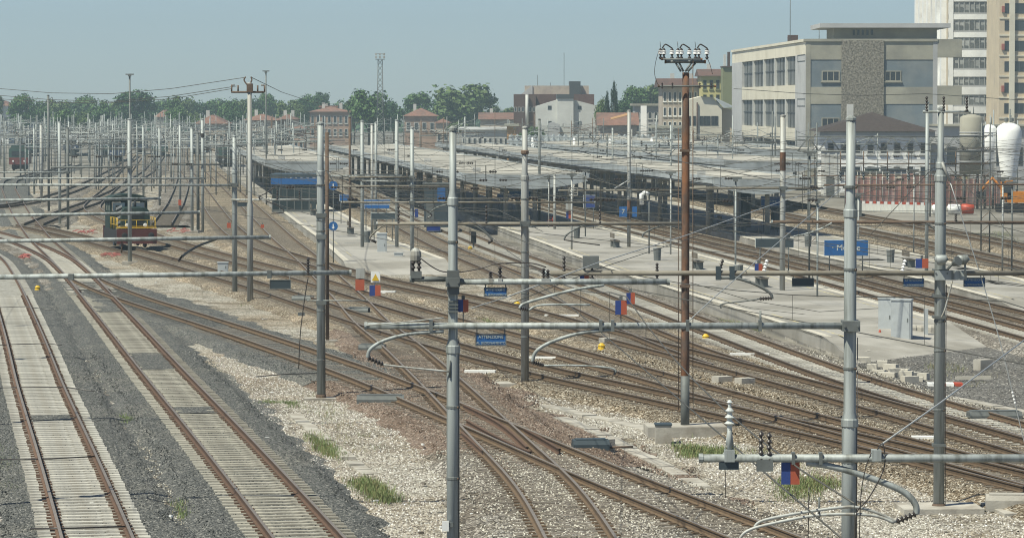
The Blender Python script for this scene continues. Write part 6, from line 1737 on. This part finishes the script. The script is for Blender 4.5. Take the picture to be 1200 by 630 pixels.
for y, lab in ((217.5, 'upper round blue arrow sign right of the tall grey mast'), (265, 'lower round blue arrow sign right of the tall grey mast')):
    c = P(390.5, y, 205)
    r = thing('round_sign', lab, 'sign', tuple(c))
    part('disc', MB().lathe(c, [(.27, 0), (.27, .02)], 20, (0, -1, 0)), M['blue'], r)
    part('arrow', MB().add([c + Vector((-.03, -.024, .13)), c + Vector((.03, -.024, .13)), c + Vector((.03, -.024, -.05)), c + Vector((.1, -.024, -.05)), c + Vector((0, -.024, -.16)), c + Vector((-.1, -.024, -.05)), c + Vector((-.03, -.024, -.05))], [(0, 1, 2, 3, 4, 5, 6)]), M['white'], r)
    part('post', MB().tube([(c.x, c.y + .03, .35), (c.x, c.y + .03, c.z + .2)], .03, 6), M['steel_d'], r)
# white mirror or light box at the central canopy
a = P(756, 233, 215); r = thing('light_box', 'white rounded light box on a post under the central canopy', 'lamp', tuple(a))
part('box', MB().tube([a + Vector((-.2, 0, -.35)), a + Vector((-.22, 0, .25)), a + Vector((0, 0, .4)), a + Vector((.2, 0, .25))], .14, 8), M['white'], r)
part('post', MB().tube([(a.x + .25, a.y + .1, .3), (a.x + .25, a.y + .1, a.z + .4)], .05, 6), M['steel_d'], r)

# grey cabinets at the near end of the wide platform
def cabinet(px0, px1, y0, y1, label, dep=.6, rz=-.25, m='cab_grey'):
    g = G((px0 + px1) / 2, y1); w = (px1 - px0) / F * g.y; h = (y1 - y0) / F * g.y
    f = Frame((g.x, g.y, 0), rz)
    r = thing('cable_cabinet', label, 'cabinet', (g.x, g.y, -.15))
    part('body', f.box(MB(), -w / 2, w / 2, 0, dep, -.15, h), M[m], r)
    part('lid', f.box(MB(), -w / 2 - .03, w / 2 + .03, -.03, dep + .03, h + .002, h + .06), M[m], r)
    d = part('door', f.box(MB(), -w / 2 + .05, w / 2 - .05, -.015, -.001, .05, h - .08), M[m], r)
    part('handle', f.box(MB(), w / 2 - .14, w / 2 - .1, -.03, -.016, h * .5, h * .5 + .15), M['steel_d'], d)
    part('plinth', f.box(MB(), -w / 2 - .05, w / 2 + .05, -.06, dep + .06, -.2, -.02), M['conc'], r)
cabinet(1029, 1046, 350, 397, 'left one of the two tall grey cabinets at the platform end', .5)
cabinet(1044, 1067, 352, 402, 'right one of the two tall grey cabinets at the platform end', .6)
cabinet(442, 453, 274, 303, 'slim grey kiosk box on the first platform', .5, 0)
cabinet(462, 472, 297, 308, 'small grey box at the foot of the dark banded mast', .5, 0)
cabinet(255, 267, 308, 321, 'small grey box on a stand at the gravel verge behind the left beam', .4, 0)
# ribbed concrete tubs beside them
for i, px in enumerate((1068, 1080, 1091)):
    g = G(px, 396); solo('concrete_tub', MB().lathe((g.x, g.y, -.18), [(.32, 0), (.34, .05), (.34, .62), (.3, .7), (.05, .72)], 10), M['conc'], ['leftmost', 'middle', 'rightmost'][i] + ' squat concrete tub beside the tall grey cabinets', 'tub')
g = G(1085, 398); f_ = Frame((g.x, g.y, 0), 0)
solo('steel_post', f_.box(f_.box(MB(), -.08, .08, -.08, .08, -.2, 1.25), -.35, .35, -.2, .2, -.19, -.08), M['cab_grey'], 'stubby grey steel post before the concrete tubs', 'post')
g = G(1031, 400); solo('traffic_cone', MB().lathe((g.x, g.y, -.15), [(.22, 0), (.22, .04), (.16, .05), (.04, .6), (.03, .62)], 12), M['red'], 'faded red traffic cone at the cabinets', 'cone')

# concrete cable troughs, slab by slab
def trough(label, px, w=.45, L=1.0, m='conc', seed=0, z=-.11):
    pts = [G(x, y) for x, y in px]; C = smooth_path(pts, 1.5, .25)
    Ls = np.r_[0, np.cumsum(np.hypot(*np.diff(C, axis=0).T))]
    rn_ = random.Random(seed); r = thing('cable_trough', label, 'cable trough', (float(C[0, 0]), float(C[0, 1]), -.18))
    s_ = 0
    while s_ < Ls[-1] - L:
        p = Vector((np.interp(s_ + .02, Ls, C[:, 0]), np.interp(s_ + .02, Ls, C[:, 1]), -.2)); q = Vector((np.interp(s_ + L - .02, Ls, C[:, 0]), np.interp(s_ + L - .02, Ls, C[:, 1]), -.2))
        t = (q - p); nr = Vector((-t.y, t.x, 0)).normalized() * w
        if rn_.random() < .93: part('slab', MB().obox(p - nr / 2 + Vector((rn_.uniform(-.03, .03), rn_.uniform(-.03, .03), 0)), t, nr, (0, 0, .2 + z + rn_.uniform(-.02, .03))), M[m], r)
        s_ += L
trough('pale cable trough running from the slab mast past the rusty pole', [(640, 470), (690, 482), (740, 491), (775, 502)], .5, 1.0, seed=1)
trough('pale cable trough along the rust ballast in the lower centre', [(640, 478), (700, 500), (745, 525), (790, 545), (830, 568)], .45, 1.0, seed=2)
trough('broken cable trough on the pale gravel at lower left centre', [(345, 480), (368, 500), (392, 518), (425, 545), (440, 552)], .4, 1.0, seed=3)
trough('pale cable trough between the two brown throat tracks', [(700, 408), (740, 420), (800, 436), (850, 449), (900, 462), (935, 470)], .5, 1.2, seed=4)
trough('pale concrete kerb at the end of the wide platform', [(925, 392), (960, 403), (990, 414)], .4, 1.2, seed=5)
trough('pale cable trough on the grey grit at right', [(1095, 458), (1140, 466), (1190, 475), (1240, 484)], .4, 1.2, seed=6)
trough('pale cable trough between the throat tracks in the centre', [(500, 383), (560, 398), (620, 412), (660, 420)], .4, 1.2, seed=7)
trough('low concrete kerb beside the slab mast foot', [(560, 330), (600, 348), (650, 365), (700, 380)], .4, 1.2, seed=8)
trough('concrete path slabs at the far right bottom', [(1105, 560), (1140, 575), (1170, 585), (1200, 600)], .6, 1.0, seed=9)
# loose concrete slabs (rubble) on the grey grit
rn = random.Random(21)
for i, (x, y) in enumerate([(1022, 427), (1034, 424), (1030, 431), (1044, 428), (1048, 434), (1056, 430), (1062, 437), (1070, 434), (1074, 441), (1082, 439), (1066, 443), (1010, 419), (1014, 412), (1040, 436)]):
    g = G(x, y); mb = MB().cbox((g.x, g.y, -.16), rn.uniform(.3, .65), rn.uniform(.25, .5), rn.uniform(.1, .24), rn.uniform(-.9, .6))
    solo('broken_slab', mb, M['plat_edge'], 'broken pale concrete slab in the rubble heap right of the widest mast', 'slab', 'broken slabs in the rubble heap')
for x, y, lab in ((1152, 428, 'lone tilted grey stone block on the grey grit'), (706, 523, 'flat grey concrete lid by the rust ballast'), (712, 402, 'small concrete block among the throat tracks'), (846, 448, 'left small concrete block between the throat tracks'), (873, 450, 'stacked concrete block between the throat tracks')):
    g = G(x, y); solo('concrete_block', MB().cbox((g.x, g.y, -.16), .55, .45, .38, .5), M['conc'], lab, 'block')
# fallen red and white barrier
g = G(1108, 447); br_ = thing('fallen_barrier', 'fallen red and white barrier board behind the horn loudspeaker mast', 'barrier', (g.x, g.y, -.15))
for k in range(4): part('board_section', MB().obox((g.x - .6 + k * .3, g.y + .0, -.15), (.28, -.1, 0), (0, .3, .02), (0, 0, .1)), M['red' if k % 2 else 'white'], br_)
solo('white_plank', MB().obox(G(1120, 441) + Vector((0, 0, -.1)), (1.25, .1, 0), (0, .12, 0), (0, 0, .1)), M['plat_edge'], 'pale plank lying right of the fallen barrier', 'plank')
# point machines and dwarf markers
def machine(px, py, label, L=1.1, rz=0., m='steel_d'):
    g = G(px, py); f = Frame((g.x, g.y, 0), rz); r = thing('point_machine', label, 'machine', (g.x, g.y, -.15))
    part('body', f.prism(MB(), [(-.26, -.16), (.26, -.16), (.26, .1), (.2, .22), (-.2, .22), (-.26, .1)], -L / 2, L / 2), M[m], r)
    part('lid', f.box(MB(), -L / 2 + .08, L / 2 - .08, -.2, .2, .222, .25), M[m], r)
    part('rod', MB().tube([f.p(L / 2, 0, .0), f.p(L / 2 + .7, .15, .0)], .03, 6), M['rust_d'], r)
    part('foot', f.box(MB(), -L / 2 - .2, L / 2 + .2, -.34, .34, -.2, -.165), M['wood_sl'], r)
machine(446, 471, 'grey green point machine on the pale gravel near the diamond crossing', 1.5, .0)
machine(436, 410, 'small grey point lever on the rust ballast left of the central mast', 1.0, -.1)
machine(692, 524, 'weathered grey point machine by the rust ballast', 1.0, .1, 'signback')
machine(355, 352, 'dark point machine behind the left beam', 1.0, -.2)
machine(420, 366, 'dark point machine among the throat tracks', 1.0, -.2)
machine(1165, 490, 'dark point machine beside the tracks at the right edge', 1.6, .1)
machine(1190, 590, 'grey signal trunk boxes at the lower right edge', 1.4, -.1, 'conc')
for x, y, lab in ((44, 339, 'small yellow marker in the dark ballast at left'), (705, 408, 'yellow marker lamp between the throat tracks'), (827, 397, 'yellow marker lamp right of the rusty pole'), (606, 358, 'small yellow marker behind the slab mast'), (551, 292, 'tiny yellow marker beside the dark platform track')):
    g = G(x, y); solo('yellow_marker', MB().lathe((g.x, g.y, -.15), [(.14, 0), (.16, .08), (.13, .22), (.15, .26), (.06, .36)], 10), M['yellow'], lab, 'marker')
g = G(555, 291); r = thing('dwarf_signal', 'dark dwarf signal beside the dark platform track', 'signal', (g.x, g.y, -.15))
part('housing', MB().cbox((g.x, g.y, .35), .35, .25, .75), M['loco_black'], r); part('post', MB().cbox((g.x, g.y, -.15), .1, .1, .5), M['steel_d'], r); part('hood', MB().cbox((g.x, g.y - .2, .85), .3, .2, .06), M['loco_black'], r)
# red ladder on the platform
g = G(645, 272); r = thing('red_ladder', 'small red ladder leaning at a white post on the wide platform', 'ladder', (g.x, g.y, .4))
for sx in (-.17, .17): part('rail', MB().tube([(g.x + sx, g.y, .4), (g.x + sx, g.y, 1.2)], .03, 5), M['red'], r)
for k in range(4): part('rung', MB().tube([(g.x - .17, g.y, .5 + k * .2), (g.x + .17, g.y, .5 + k * .2)], .022, 5), M['red'], r)
# square lamp frames on the platform post
r = thing('square_lantern', 'pale square double lamp frame above the wide platform', 'lamp', tuple(P(672, 228, 215)))
for x0, x1 in ((667, 677), (669, 676)):
    a, b = P(x0, 229 if x0 == 667 else 223, 215), P(x1, 220 if x0 == 667 else 226, 215)
    part('bar', MB().tube([(a.x, 215, a.z), (b.x, 215, a.z), (b.x, 215, b.z), (a.x, 215, b.z), (a.x, 215, a.z)], .035, 5), M['steel2'], r)
part('bar', MB().tube([P(672, 232, 215), P(672, 218, 215)], .03, 5), M['steel2'], r)
M['net_red'] = mat('faded_red_net', (.33, .10, .085), .8, var=.3)
# red plastic net lying on the stones
rn = random.Random(5)
for i, (x, y, w, lab) in enumerate(((95, 272, 26, 'strip of red plastic net left of the shunting engine'), (125, 298, 16, 'scrap of red plastic net before the shunting engine'), (208, 270, 26, 'scrap of red plastic net right of the shunting engine'), (437, 298, 14, 'red plastic net at the first platform end'), (25, 300, 8, 'tiny red scrap by the left turnout'))):
    mb = MB()
    for k in range(16):
        a = G(x + rn.uniform(-w, w) / 2, y + rn.uniform(-2, 2)); b_ = a + Vector((rn.uniform(.2, .7), rn.uniform(-.8, .8), rn.uniform(.0, .08)))
        mb.tube([a + Vector((0, 0, -.05)), (a + b_) / 2 + Vector((0, 0, .05)), b_], .025, 4)
    o = solo('plastic_net', mb, M['net_red'], lab, 'net'); o["kind"] = "stuff"
# dark pipe on the pale gravel and cables across the track
for pts, lab in (([(300, 441), (335, 438), (375, 437)], 'dark pipe lying across the pale gravel at left centre'), ([(0, 360), (30, 359), (60, 363)], 'thin dark cable crossing the leftmost track, far'), ([(-4, 404), (55, 402), (72, 404)], 'thin dark cable crossing the leftmost track, middle'), ([(-4, 454), (75, 453), (110, 458)], 'thin dark cable crossing the leftmost track, near'), ([(-4, 538), (60, 537), (115, 534)], 'dark cable crossing the leftmost track close to the bottom'), ([(35, 619), (90, 618), (155, 616)], 'dark cable at the bottom of the leftmost track')):
    solo('ground_cable', MB().tube([G(x, y, .09) for x, y in pts], .02, 6), M['ceram_b'], lab, 'cable')

# ------------------------------------------------------------------ building site at right
M['net'] = mat('red_site_net', (.66, .33, .25), .8, var=.3, scale=1.0, col2=(.70, .48, .40), amt=.5, scale2=.5)
def fence_run(px0, px1, y0, y1, label, n):
    r = None
    a, b = G(px0, y1), G(px1, y1 - 1.5)
    r = thing('site_fence', label, 'fence', (a.x, a.y, -.2))
    h = (y1 - y0) / F * a.y
    for i in range(n):
        p, q = a.lerp(b, i / n), a.lerp(b, (i + 1) / n)
        part('net_panel', MB().obox(p + Vector((.03, .0, -.1)), (q - p) * .985, (0, .03, 0), (0, 0, h * random.uniform(.86, 1.02))), M['net'], r)
        part('post', MB().tube([(p.x, p.y - .04, -.2), (p.x, p.y - .04, h + .15)], .04, 5), M['steel2'], r)
fence_run(990, 1092, 203, 243, 'red net site fence behind the white barriers', 14)
fence_run(1092, 1176, 206, 241, 'red net site fence right of the far right masts', 12)
for i in range(20):
    g = G(1012 + i * 4.3, 245.5 + i * .12)
    r = thing('water_barrier', ORD[i] + ' plastic barrier from the left in the row before the red net fence', 'barrier', (g.x, g.y, -.15), 'plastic barriers before the red fence')
    part('body', MB().add([(g.x - .16, g.y - .22, -.15), (g.x + .16, g.y - .22, -.15), (g.x + .16, g.y + .22, -.15), (g.x - .16, g.y + .22, -.15), (g.x - .16, g.y - .08, .55), (g.x + .16, g.y - .08, .55), (g.x + .16, g.y + .08, .55), (g.x - .16, g.y + .08, .55)], [(3, 2, 1, 0), (4, 5, 6, 7), (0, 1, 5, 4), (1, 2, 6, 5), (2, 3, 7, 6), (3, 0, 4, 7)]), M['b_white2'], r)
    part('red_cap', MB().cbox((g.x, g.y, .553), .26, .14, .22), M['red' if i % 2 else 'white'], r)
g = G(1110, 250)
for i, px in enumerate((1100, 1118, 1134)):
    g = G(px, 250 - i * .5); solo('plastic_tank', MB().tube([(g.x - .55, g.y, .3), (g.x - .5, g.y, .32), (g.x + .5, g.y, .32), (g.x + .55, g.y, .3)], [.2, .45, .45, .2], 12), M['white' if i < 2 else 'red'], ['left white', 'right white', 'red'][i] + ' rounded plastic tank before the red fence', 'tank')
# containers, huts and machinery behind the fence
def cube(px0, px1, y0, Y, dep, m, label, name='site_container', cat='container', ribs_=True):
    x0, x1 = XP(px0, Y, 2), XP(px1, Y, 2); zt = ZP(y0, Y)
    r = thing(name, label, cat, ((x0 + x1) / 2, Y, -.2))
    part('body', MB().box(x0, x1, Y, Y + dep, -.2, zt), M[m], r)
    part('roof', MB().box(x0 - .1, x1 + .1, Y - .1, Y + dep + .1, zt + .003, zt + .12), M['steel_d' if m != 'b_white' else 'b_lgrey'], r)
    n = max(2, int((x1 - x0) / 1.0))
    for k in range(n): part('rib', MB().box(x0 + (x1 - x0) * (k + .35) / n, x0 + (x1 - x0) * (k + .65) / n, Y - .05, Y - .003, 0, zt - .1), M[m], r)
    part('door', MB().box(x0 + .2, x0 + 1.0, Y - .07, Y - .052, -.1, min(2.0, zt - .2)), M['steel_d'], r)
cube(1012, 1042, 203, 350, 3, 'b_beige', 'beige site container left behind the red fence')
cube(1046, 1078, 205, 352, 3, 'b_cream', 'cream site container behind the red fence, middle')
cube(1017, 1030, 198, 356, 3, 'coach_g', 'green site hut behind the beige container')
cube(1036, 1062, 199, 358, 3, 'coach_b', 'blue site hut behind the cream container')
cube(1092, 1112, 207, 352, 3, 'b_white2', 'pale site container right of the far right masts')
cube(1120, 1136, 206, 348, 3, 'b_yel', 'yellowish site container below the grey silo')
cube(966, 984, 178, 372, 4, 'b_white2', 'white site hut below the hip roofed house, left')
cube(996, 1008, 232, 300, 2, 'coach_g', 'green low machine box at the platform end by the widest mast')
M['excav'] = mat('excavator_orange', (.55, .20, .02), .5, var=.2)
Yx = 318.0
ex = thing('excavator', 'orange excavator at the right edge behind the posts', 'excavator', (XP(1184, Yx), Yx, -.15))
x0 = XP(1186, Yx, 2)
part('track', MB().box(x0 - 1.2, x0 + 1.4, Yx, Yx + .6, -.15, .6), M['loco_black'], ex); part('track', MB().box(x0 - 1.2, x0 + 1.4, Yx + 1.5, Yx + 2.1, -.15, .6), M['loco_black'], ex)
part('body', MB().box(x0 - .4, x0 + 1.5, Yx + .1, Yx + 2.0, .7, 1.7), M['excav'], ex); part('cab', MB().box(x0 - .9, x0 + .1, Yx + .1, Yx + 1.0, 1.0, 2.7), M['excav'], ex)
part('cab_window', MB().box(x0 - .8, x0, Yx + .07, Yx + .095, 1.6, 2.5), M['win'], ex)
part('boom', MB().tube([(x0 - .4, Yx + 1.3, 1.5), (x0 - 1.6, Yx + 1.3, 2.9), (x0 - 2.6, Yx + 1.3, 1.8)], .16, 6), M['excav'], ex); part('bucket', MB().cbox((x0 - 2.7, Yx + 1.3, 1.0), .6, .8, .7), M['loco_black'], ex)

# ------------------------------------------------------------------ grass and weeds
def grass(label, poly, n, seed, h=(.05, .17), cols=('green', 'olive')):
    pts = [G(x, y) for x, y in poly]; pl = [(p.x, p.y) for p in pts]
    xs, ys = [p[0] for p in pl], [p[1] for p in pl]; rn_ = random.Random(seed); mb = MB(); k = 0; tries = 0
    cx, cy = sum(xs) / len(xs), sum(ys) / len(ys)
    while k < n and tries < n * 30:
        tries += 1
        wq = [rn_.expovariate(1) ** 1.2 for _ in pl]; sq_ = sum(wq)
        x, y = sum(a * b[0] for a, b in zip(wq, pl)) / sq_ + rn_.gauss(0, .12), sum(a * b[1] for a, b in zip(wq, pl)) / sq_ + rn_.gauss(0, .25)
        if math.sin(x * 2.3 + seed) + math.sin(y * 1.1 + seed * 2) < rn_.uniform(-1.6, .9): continue
        hh_ = rn_.uniform(*h); a = rn_.uniform(0, 6.28); lx, ly = math.cos(a) * hh_ * .45, math.sin(a) * hh_ * .45
        w_ = .007; px_, py_ = -math.sin(a) * w_, math.cos(a) * w_
        z = -.15
        mb.add([(x - px_, y - py_, z), (x + px_, y + py_, z), (x + lx * .5 + px_ * .8, y + ly * .5 + py_ * .8, z + hh_ * .65), (x + lx * .5 - px_ * .8, y + ly * .5 - py_ * .8, z + hh_ * .65), (x + lx, y + ly, z + hh_)], [(0, 1, 2, 3), (3, 2, 4)], rn_.choice((0, 0, 1)))
        k += 1
    o = bpy.data.objects.new('grass_tuft', mesh_from('grass_tuft', mb, [LEAFG[cols[0]], LEAFG[cols[1]]])); COL.objects.link(o); o["kind"] = "stuff"
    return o
def inside_(poly, x, y):
    c = False; j = len(poly) - 1
    for i in range(len(poly)):
        xi, yi = poly[i]; xj, yj = poly[j]
        if (yi > y) != (yj > y) and x < (xj - xi) * (y - yi) / (yj - yi) + xi: c = not c
        j = i
    return c
LEAFG = {'green': leaf_mat('grass_green', (.11, .16, .05), (.19, .235, .09)), 'olive': leaf_mat('grass_dry', (.16, .15, .06), (.24, .21, .10))}
for i, (poly, n) in enumerate((([(352, 502), (375, 500), (408, 530), (398, 536), (370, 522)], 900), ([(400, 552), (430, 550), (475, 580), (460, 585), (420, 578)], 1500), ([(-5, 515), (20, 525), (18, 572), (-5, 572)], 1200),
                          ([(785, 515), (860, 515), (862, 530), (800, 530)], 1500), ([(900, 555), (960, 548), (1010, 565), (985, 580), (905, 582)], 1300), ([(830, 372), (890, 374), (895, 388), (840, 386)], 900), ([(205, 582), (218, 580), (222, 600), (208, 602)], 200),
                          ([(675, 518), (710, 520), (705, 532), (680, 530)], 400), ([(1000, 378), (1035, 382), (1030, 392), (1000, 390)], 300), ([(555, 362), (625, 378), (620, 390), (560, 374)], 800), ([(1130, 272), (1180, 268), (1200, 282), (1150, 284)], 700), ([(0, 180), (30, 186), (28, 200), (-5, 202)], 700))):
    grass('', poly, n * 2, i + 1)
# dark weeds and mats across the left tracks
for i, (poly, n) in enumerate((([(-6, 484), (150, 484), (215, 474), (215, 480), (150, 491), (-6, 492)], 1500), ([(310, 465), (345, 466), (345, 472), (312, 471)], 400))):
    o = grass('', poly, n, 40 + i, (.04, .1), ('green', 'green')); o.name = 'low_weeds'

# straggling dry weeds and small litter on the open gravel
rw_ = random.Random(77); mb = MB()
for c_ in range(150):
    zone = rw_.choice([[(215, 400), (345, 480), (520, 620), (520, 520), (400, 450), (300, 415)], [(620, 470), (800, 510), (1000, 580), (1190, 620), (1100, 565), (900, 510), (760, 475)], [(1010, 410), (1190, 400), (1195, 470), (1060, 440)], [(20, 560), (-5, 520), (40, 630)], [(230, 330), (330, 350), (400, 380), (330, 375)]])
    w_ = [rw_.random() for _ in zone]; sw_ = sum(w_)
    g = G(sum(a * b[0] for a, b in zip(w_, zone)) / sw_, sum(a * b[1] for a, b in zip(w_, zone)) / sw_)
    for k in range(rw_.randint(6, 30)):
        x, y = g.x + rw_.gauss(0, .16), g.y + rw_.gauss(0, .3); hh_ = rw_.uniform(.04, .2); a = rw_.uniform(0, 6.28)
        lx, ly = math.cos(a) * hh_ * .7, math.sin(a) * hh_ * .7; px_, py_ = -math.sin(a) * .006, math.cos(a) * .006
        mb.add([(x - px_, y - py_, -.16), (x + px_, y + py_, -.16), (x + lx, y + ly, -.15 + hh_)], [(0, 1, 2)], rw_.choice((0, 1, 1)))
o = bpy.data.objects.new('dry_weeds', mesh_from('dry_weeds', mb, [LEAFG['green'], LEAFG['olive']])); COL.objects.link(o); o["kind"] = "stuff"
mb = MB()
for c_ in range(130):
    g = G(rw_.uniform(0, 1190), rw_.uniform(300, 625))
    mb.cbox((g.x, g.y, -.14 + rw_.uniform(0, .12)), rw_.uniform(.04, .22), rw_.uniform(.04, .12), rw_.uniform(.01, .05), rw_.uniform(0, 3), rw_.choice((0, 0, 1, 2)))
o = bpy.data.objects.new('litter_scraps', mesh_from('litter_scraps', mb, [M['white'], M['wood_sl'], M['conc']])); COL.objects.link(o); o["kind"] = "stuff"

# ================================================================== LOOSE STONES (geometry nodes, real stones)
def inside(poly, x, y):
    c = False; n = len(poly); j = n - 1
    for i in range(n):
        xi, yi = poly[i]; xj, yj = poly[j]
        if (yi > y) != (yj > y) and x < (xj - xi) * (y - yi) / (yj - yi) + xi: c = not c
        j = i
    return c
def stone_mat(name, stops):
    m = bpy.data.materials.new(name); m.use_nodes = True
    n, l = m.node_tree.nodes, m.node_tree.links
    b = n["Principled BSDF"]; b.inputs["Roughness"].default_value = 0.9; b.inputs["Specular IOR Level"].default_value = 0.25
    oi = n.new("ShaderNodeObjectInfo"); rp = n.new("ShaderNodeValToRGB"); el = rp.color_ramp.elements
    while len(el) < len(stops): el.new(.5)
    for e, (p, c) in zip(el, stops): e.position = p; e.color = (*c, 1)
    l.new(oi.outputs["Random"], rp.inputs[0]); l.new(rp.outputs[0], b.inputs["Base Color"])
    return m
def scatter(name, mesh_mb, m, density, smin, smax, seed):
    o = bpy.data.objects.new(name, mesh_from(name, mesh_mb, m)); COL.objects.link(o); o["kind"] = "stuff"
    ng = bpy.data.node_groups.new(name, 'GeometryNodeTree')
    ng.interface.new_socket("Geometry", in_out='INPUT', socket_type='NodeSocketGeometry')
    ng.interface.new_socket("Geometry", in_out='OUTPUT', socket_type='NodeSocketGeometry')
    n, l = ng.nodes, ng.links
    gi, go = n.new("NodeGroupInput"), n.new("NodeGroupOutput")
    dp = n.new("GeometryNodeDistributePointsOnFaces"); dp.inputs["Density"].default_value = density; dp.inputs["Seed"].default_value = seed
    ic = n.new("GeometryNodeMeshIcoSphere"); ic.inputs["Radius"].default_value = 1; ic.inputs["Subdivisions"].default_value = 1
    sm = n.new("GeometryNodeSetMaterial"); sm.inputs["Material"].default_value = m
    ip = n.new("GeometryNodeInstanceOnPoints")
    rr = n.new("FunctionNodeRandomValue"); rr.data_type = 'FLOAT_VECTOR'; rr.inputs[0].default_value = (0, 0, 0); rr.inputs[1].default_value = (6.28, 6.28, 6.28)
    rs = n.new("FunctionNodeRandomValue"); rs.data_type = 'FLOAT_VECTOR'; rs.inputs[0].default_value = (smin, smin * .8, smin * .55); rs.inputs[1].default_value = (smax, smax * .8, smax * .6)
    l.new(gi.outputs[0], dp.inputs["Mesh"]); l.new(dp.outputs["Points"], ip.inputs["Points"])
    l.new(ic.outputs["Mesh"], sm.inputs["Geometry"]); l.new(sm.outputs[0], ip.inputs["Instance"])
    l.new(rr.outputs[0], ip.inputs["Rotation"]); l.new(rs.outputs[0], ip.inputs["Scale"])
    l.new(ip.outputs[0], go.inputs[0])
    md = o.modifiers.new("stones", 'NODES'); md.node_group = ng
    return o
STOPS = {'pale': [(0, (.12, .10, .085)), (.4, (.36, .325, .28)), (.75, (.56, .53, .48)), (1, (.78, .77, .73))], 'dark': DARK, 'rust': RUST, 'brown': BROWN, 'mixed': PALE, 'grey': GREYG}
DENS = {'pale': 60, 'dark': 34, 'rust': 48, 'brown': 40, 'mixed': 52, 'grey': 24}
NAMES = {'pale': 'pale_stones', 'dark': 'dark_ballast_stones', 'rust': 'rust_ballast_stones', 'brown': 'brown_ballast_stones', 'mixed': 'mixed_ballast_stones', 'grey': 'grey_stones'}
YMAX = 135
for q, (key, lst) in enumerate(EMIT.items()):
    cells = {}
    mb = MB(); top = [e for e in lst if e[0] != 'bed']; beds = [e for e in lst if e[0] == 'bed']
    for poly, z in top:
        xs, ys = [p[0] for p in poly], [p[1] for p in poly]
        y = max(70, min(ys))
        while y < min(YMAX, max(ys)):
            x = max(min(xs), -(620 / F) * (y + 3)); xm = min(max(xs), (620 / F) * (y + 3))
            while x < xm:
                if inside(poly, x + .5, y + .5):
                    # another zone laid on top of this one hides it
                    hid = any(inside(pp, x + .5, y + .5) for kk, ll in EMIT.items() for e in ll if e[0] != 'bed' for pp, zz in [e] if zz > z)
                    if not hid: mb.add([(x, y, z), (x + 1, y, z), (x + 1, y + 1, z), (x, y + 1, z)], [(0, 1, 2, 3)])
                x += 1
            y += 1
    for _, C, N, hw, z in beds:
        vs, fs = [], []
        for i in range(len(C) - 1):
            if 70 < C[i, 1] < YMAX and abs(C[i, 0]) < C[i, 1] * (640 / F):
                for o0, o1 in ((-hw, -.85), (-.65, .65), (.85, hw)):
                    a = [(C[k, 0] + N[k, 0] * o, C[k, 1] + N[k, 1] * o, z) for k, o in ((i, o0), (i, o1), (i + 1, o1), (i + 1, o0))]
                    mb.add(a, [(3, 2, 1, 0)])
    if mb.v: scatter(NAMES[key], mb, stone_mat(NAMES[key], STOPS[key]), DENS[key], .014, .036 if key == 'dark' else .044, q + 3)

# ================================================================== HAZE
hz = bpy.data.materials.new('haze'); hz.use_nodes = True
hn, hl = hz.node_tree.nodes, hz.node_tree.links
hn.remove(hn["Principled BSDF"])
pv = hn.new("ShaderNodeVolumePrincipled")
pv.inputs["Color"].default_value = (0.66, 0.84, 0.89, 1)
pv.inputs["Density"].default_value = HAZE_DENS
pv.inputs["Anisotropy"].default_value = 0.2
hl.new(pv.outputs[0], hn["Material Output"].inputs["Volume"])
struct('haze', MB().box(-1500, 1500, -120, 2600, -1.3, 75), hz, kind='stuff')
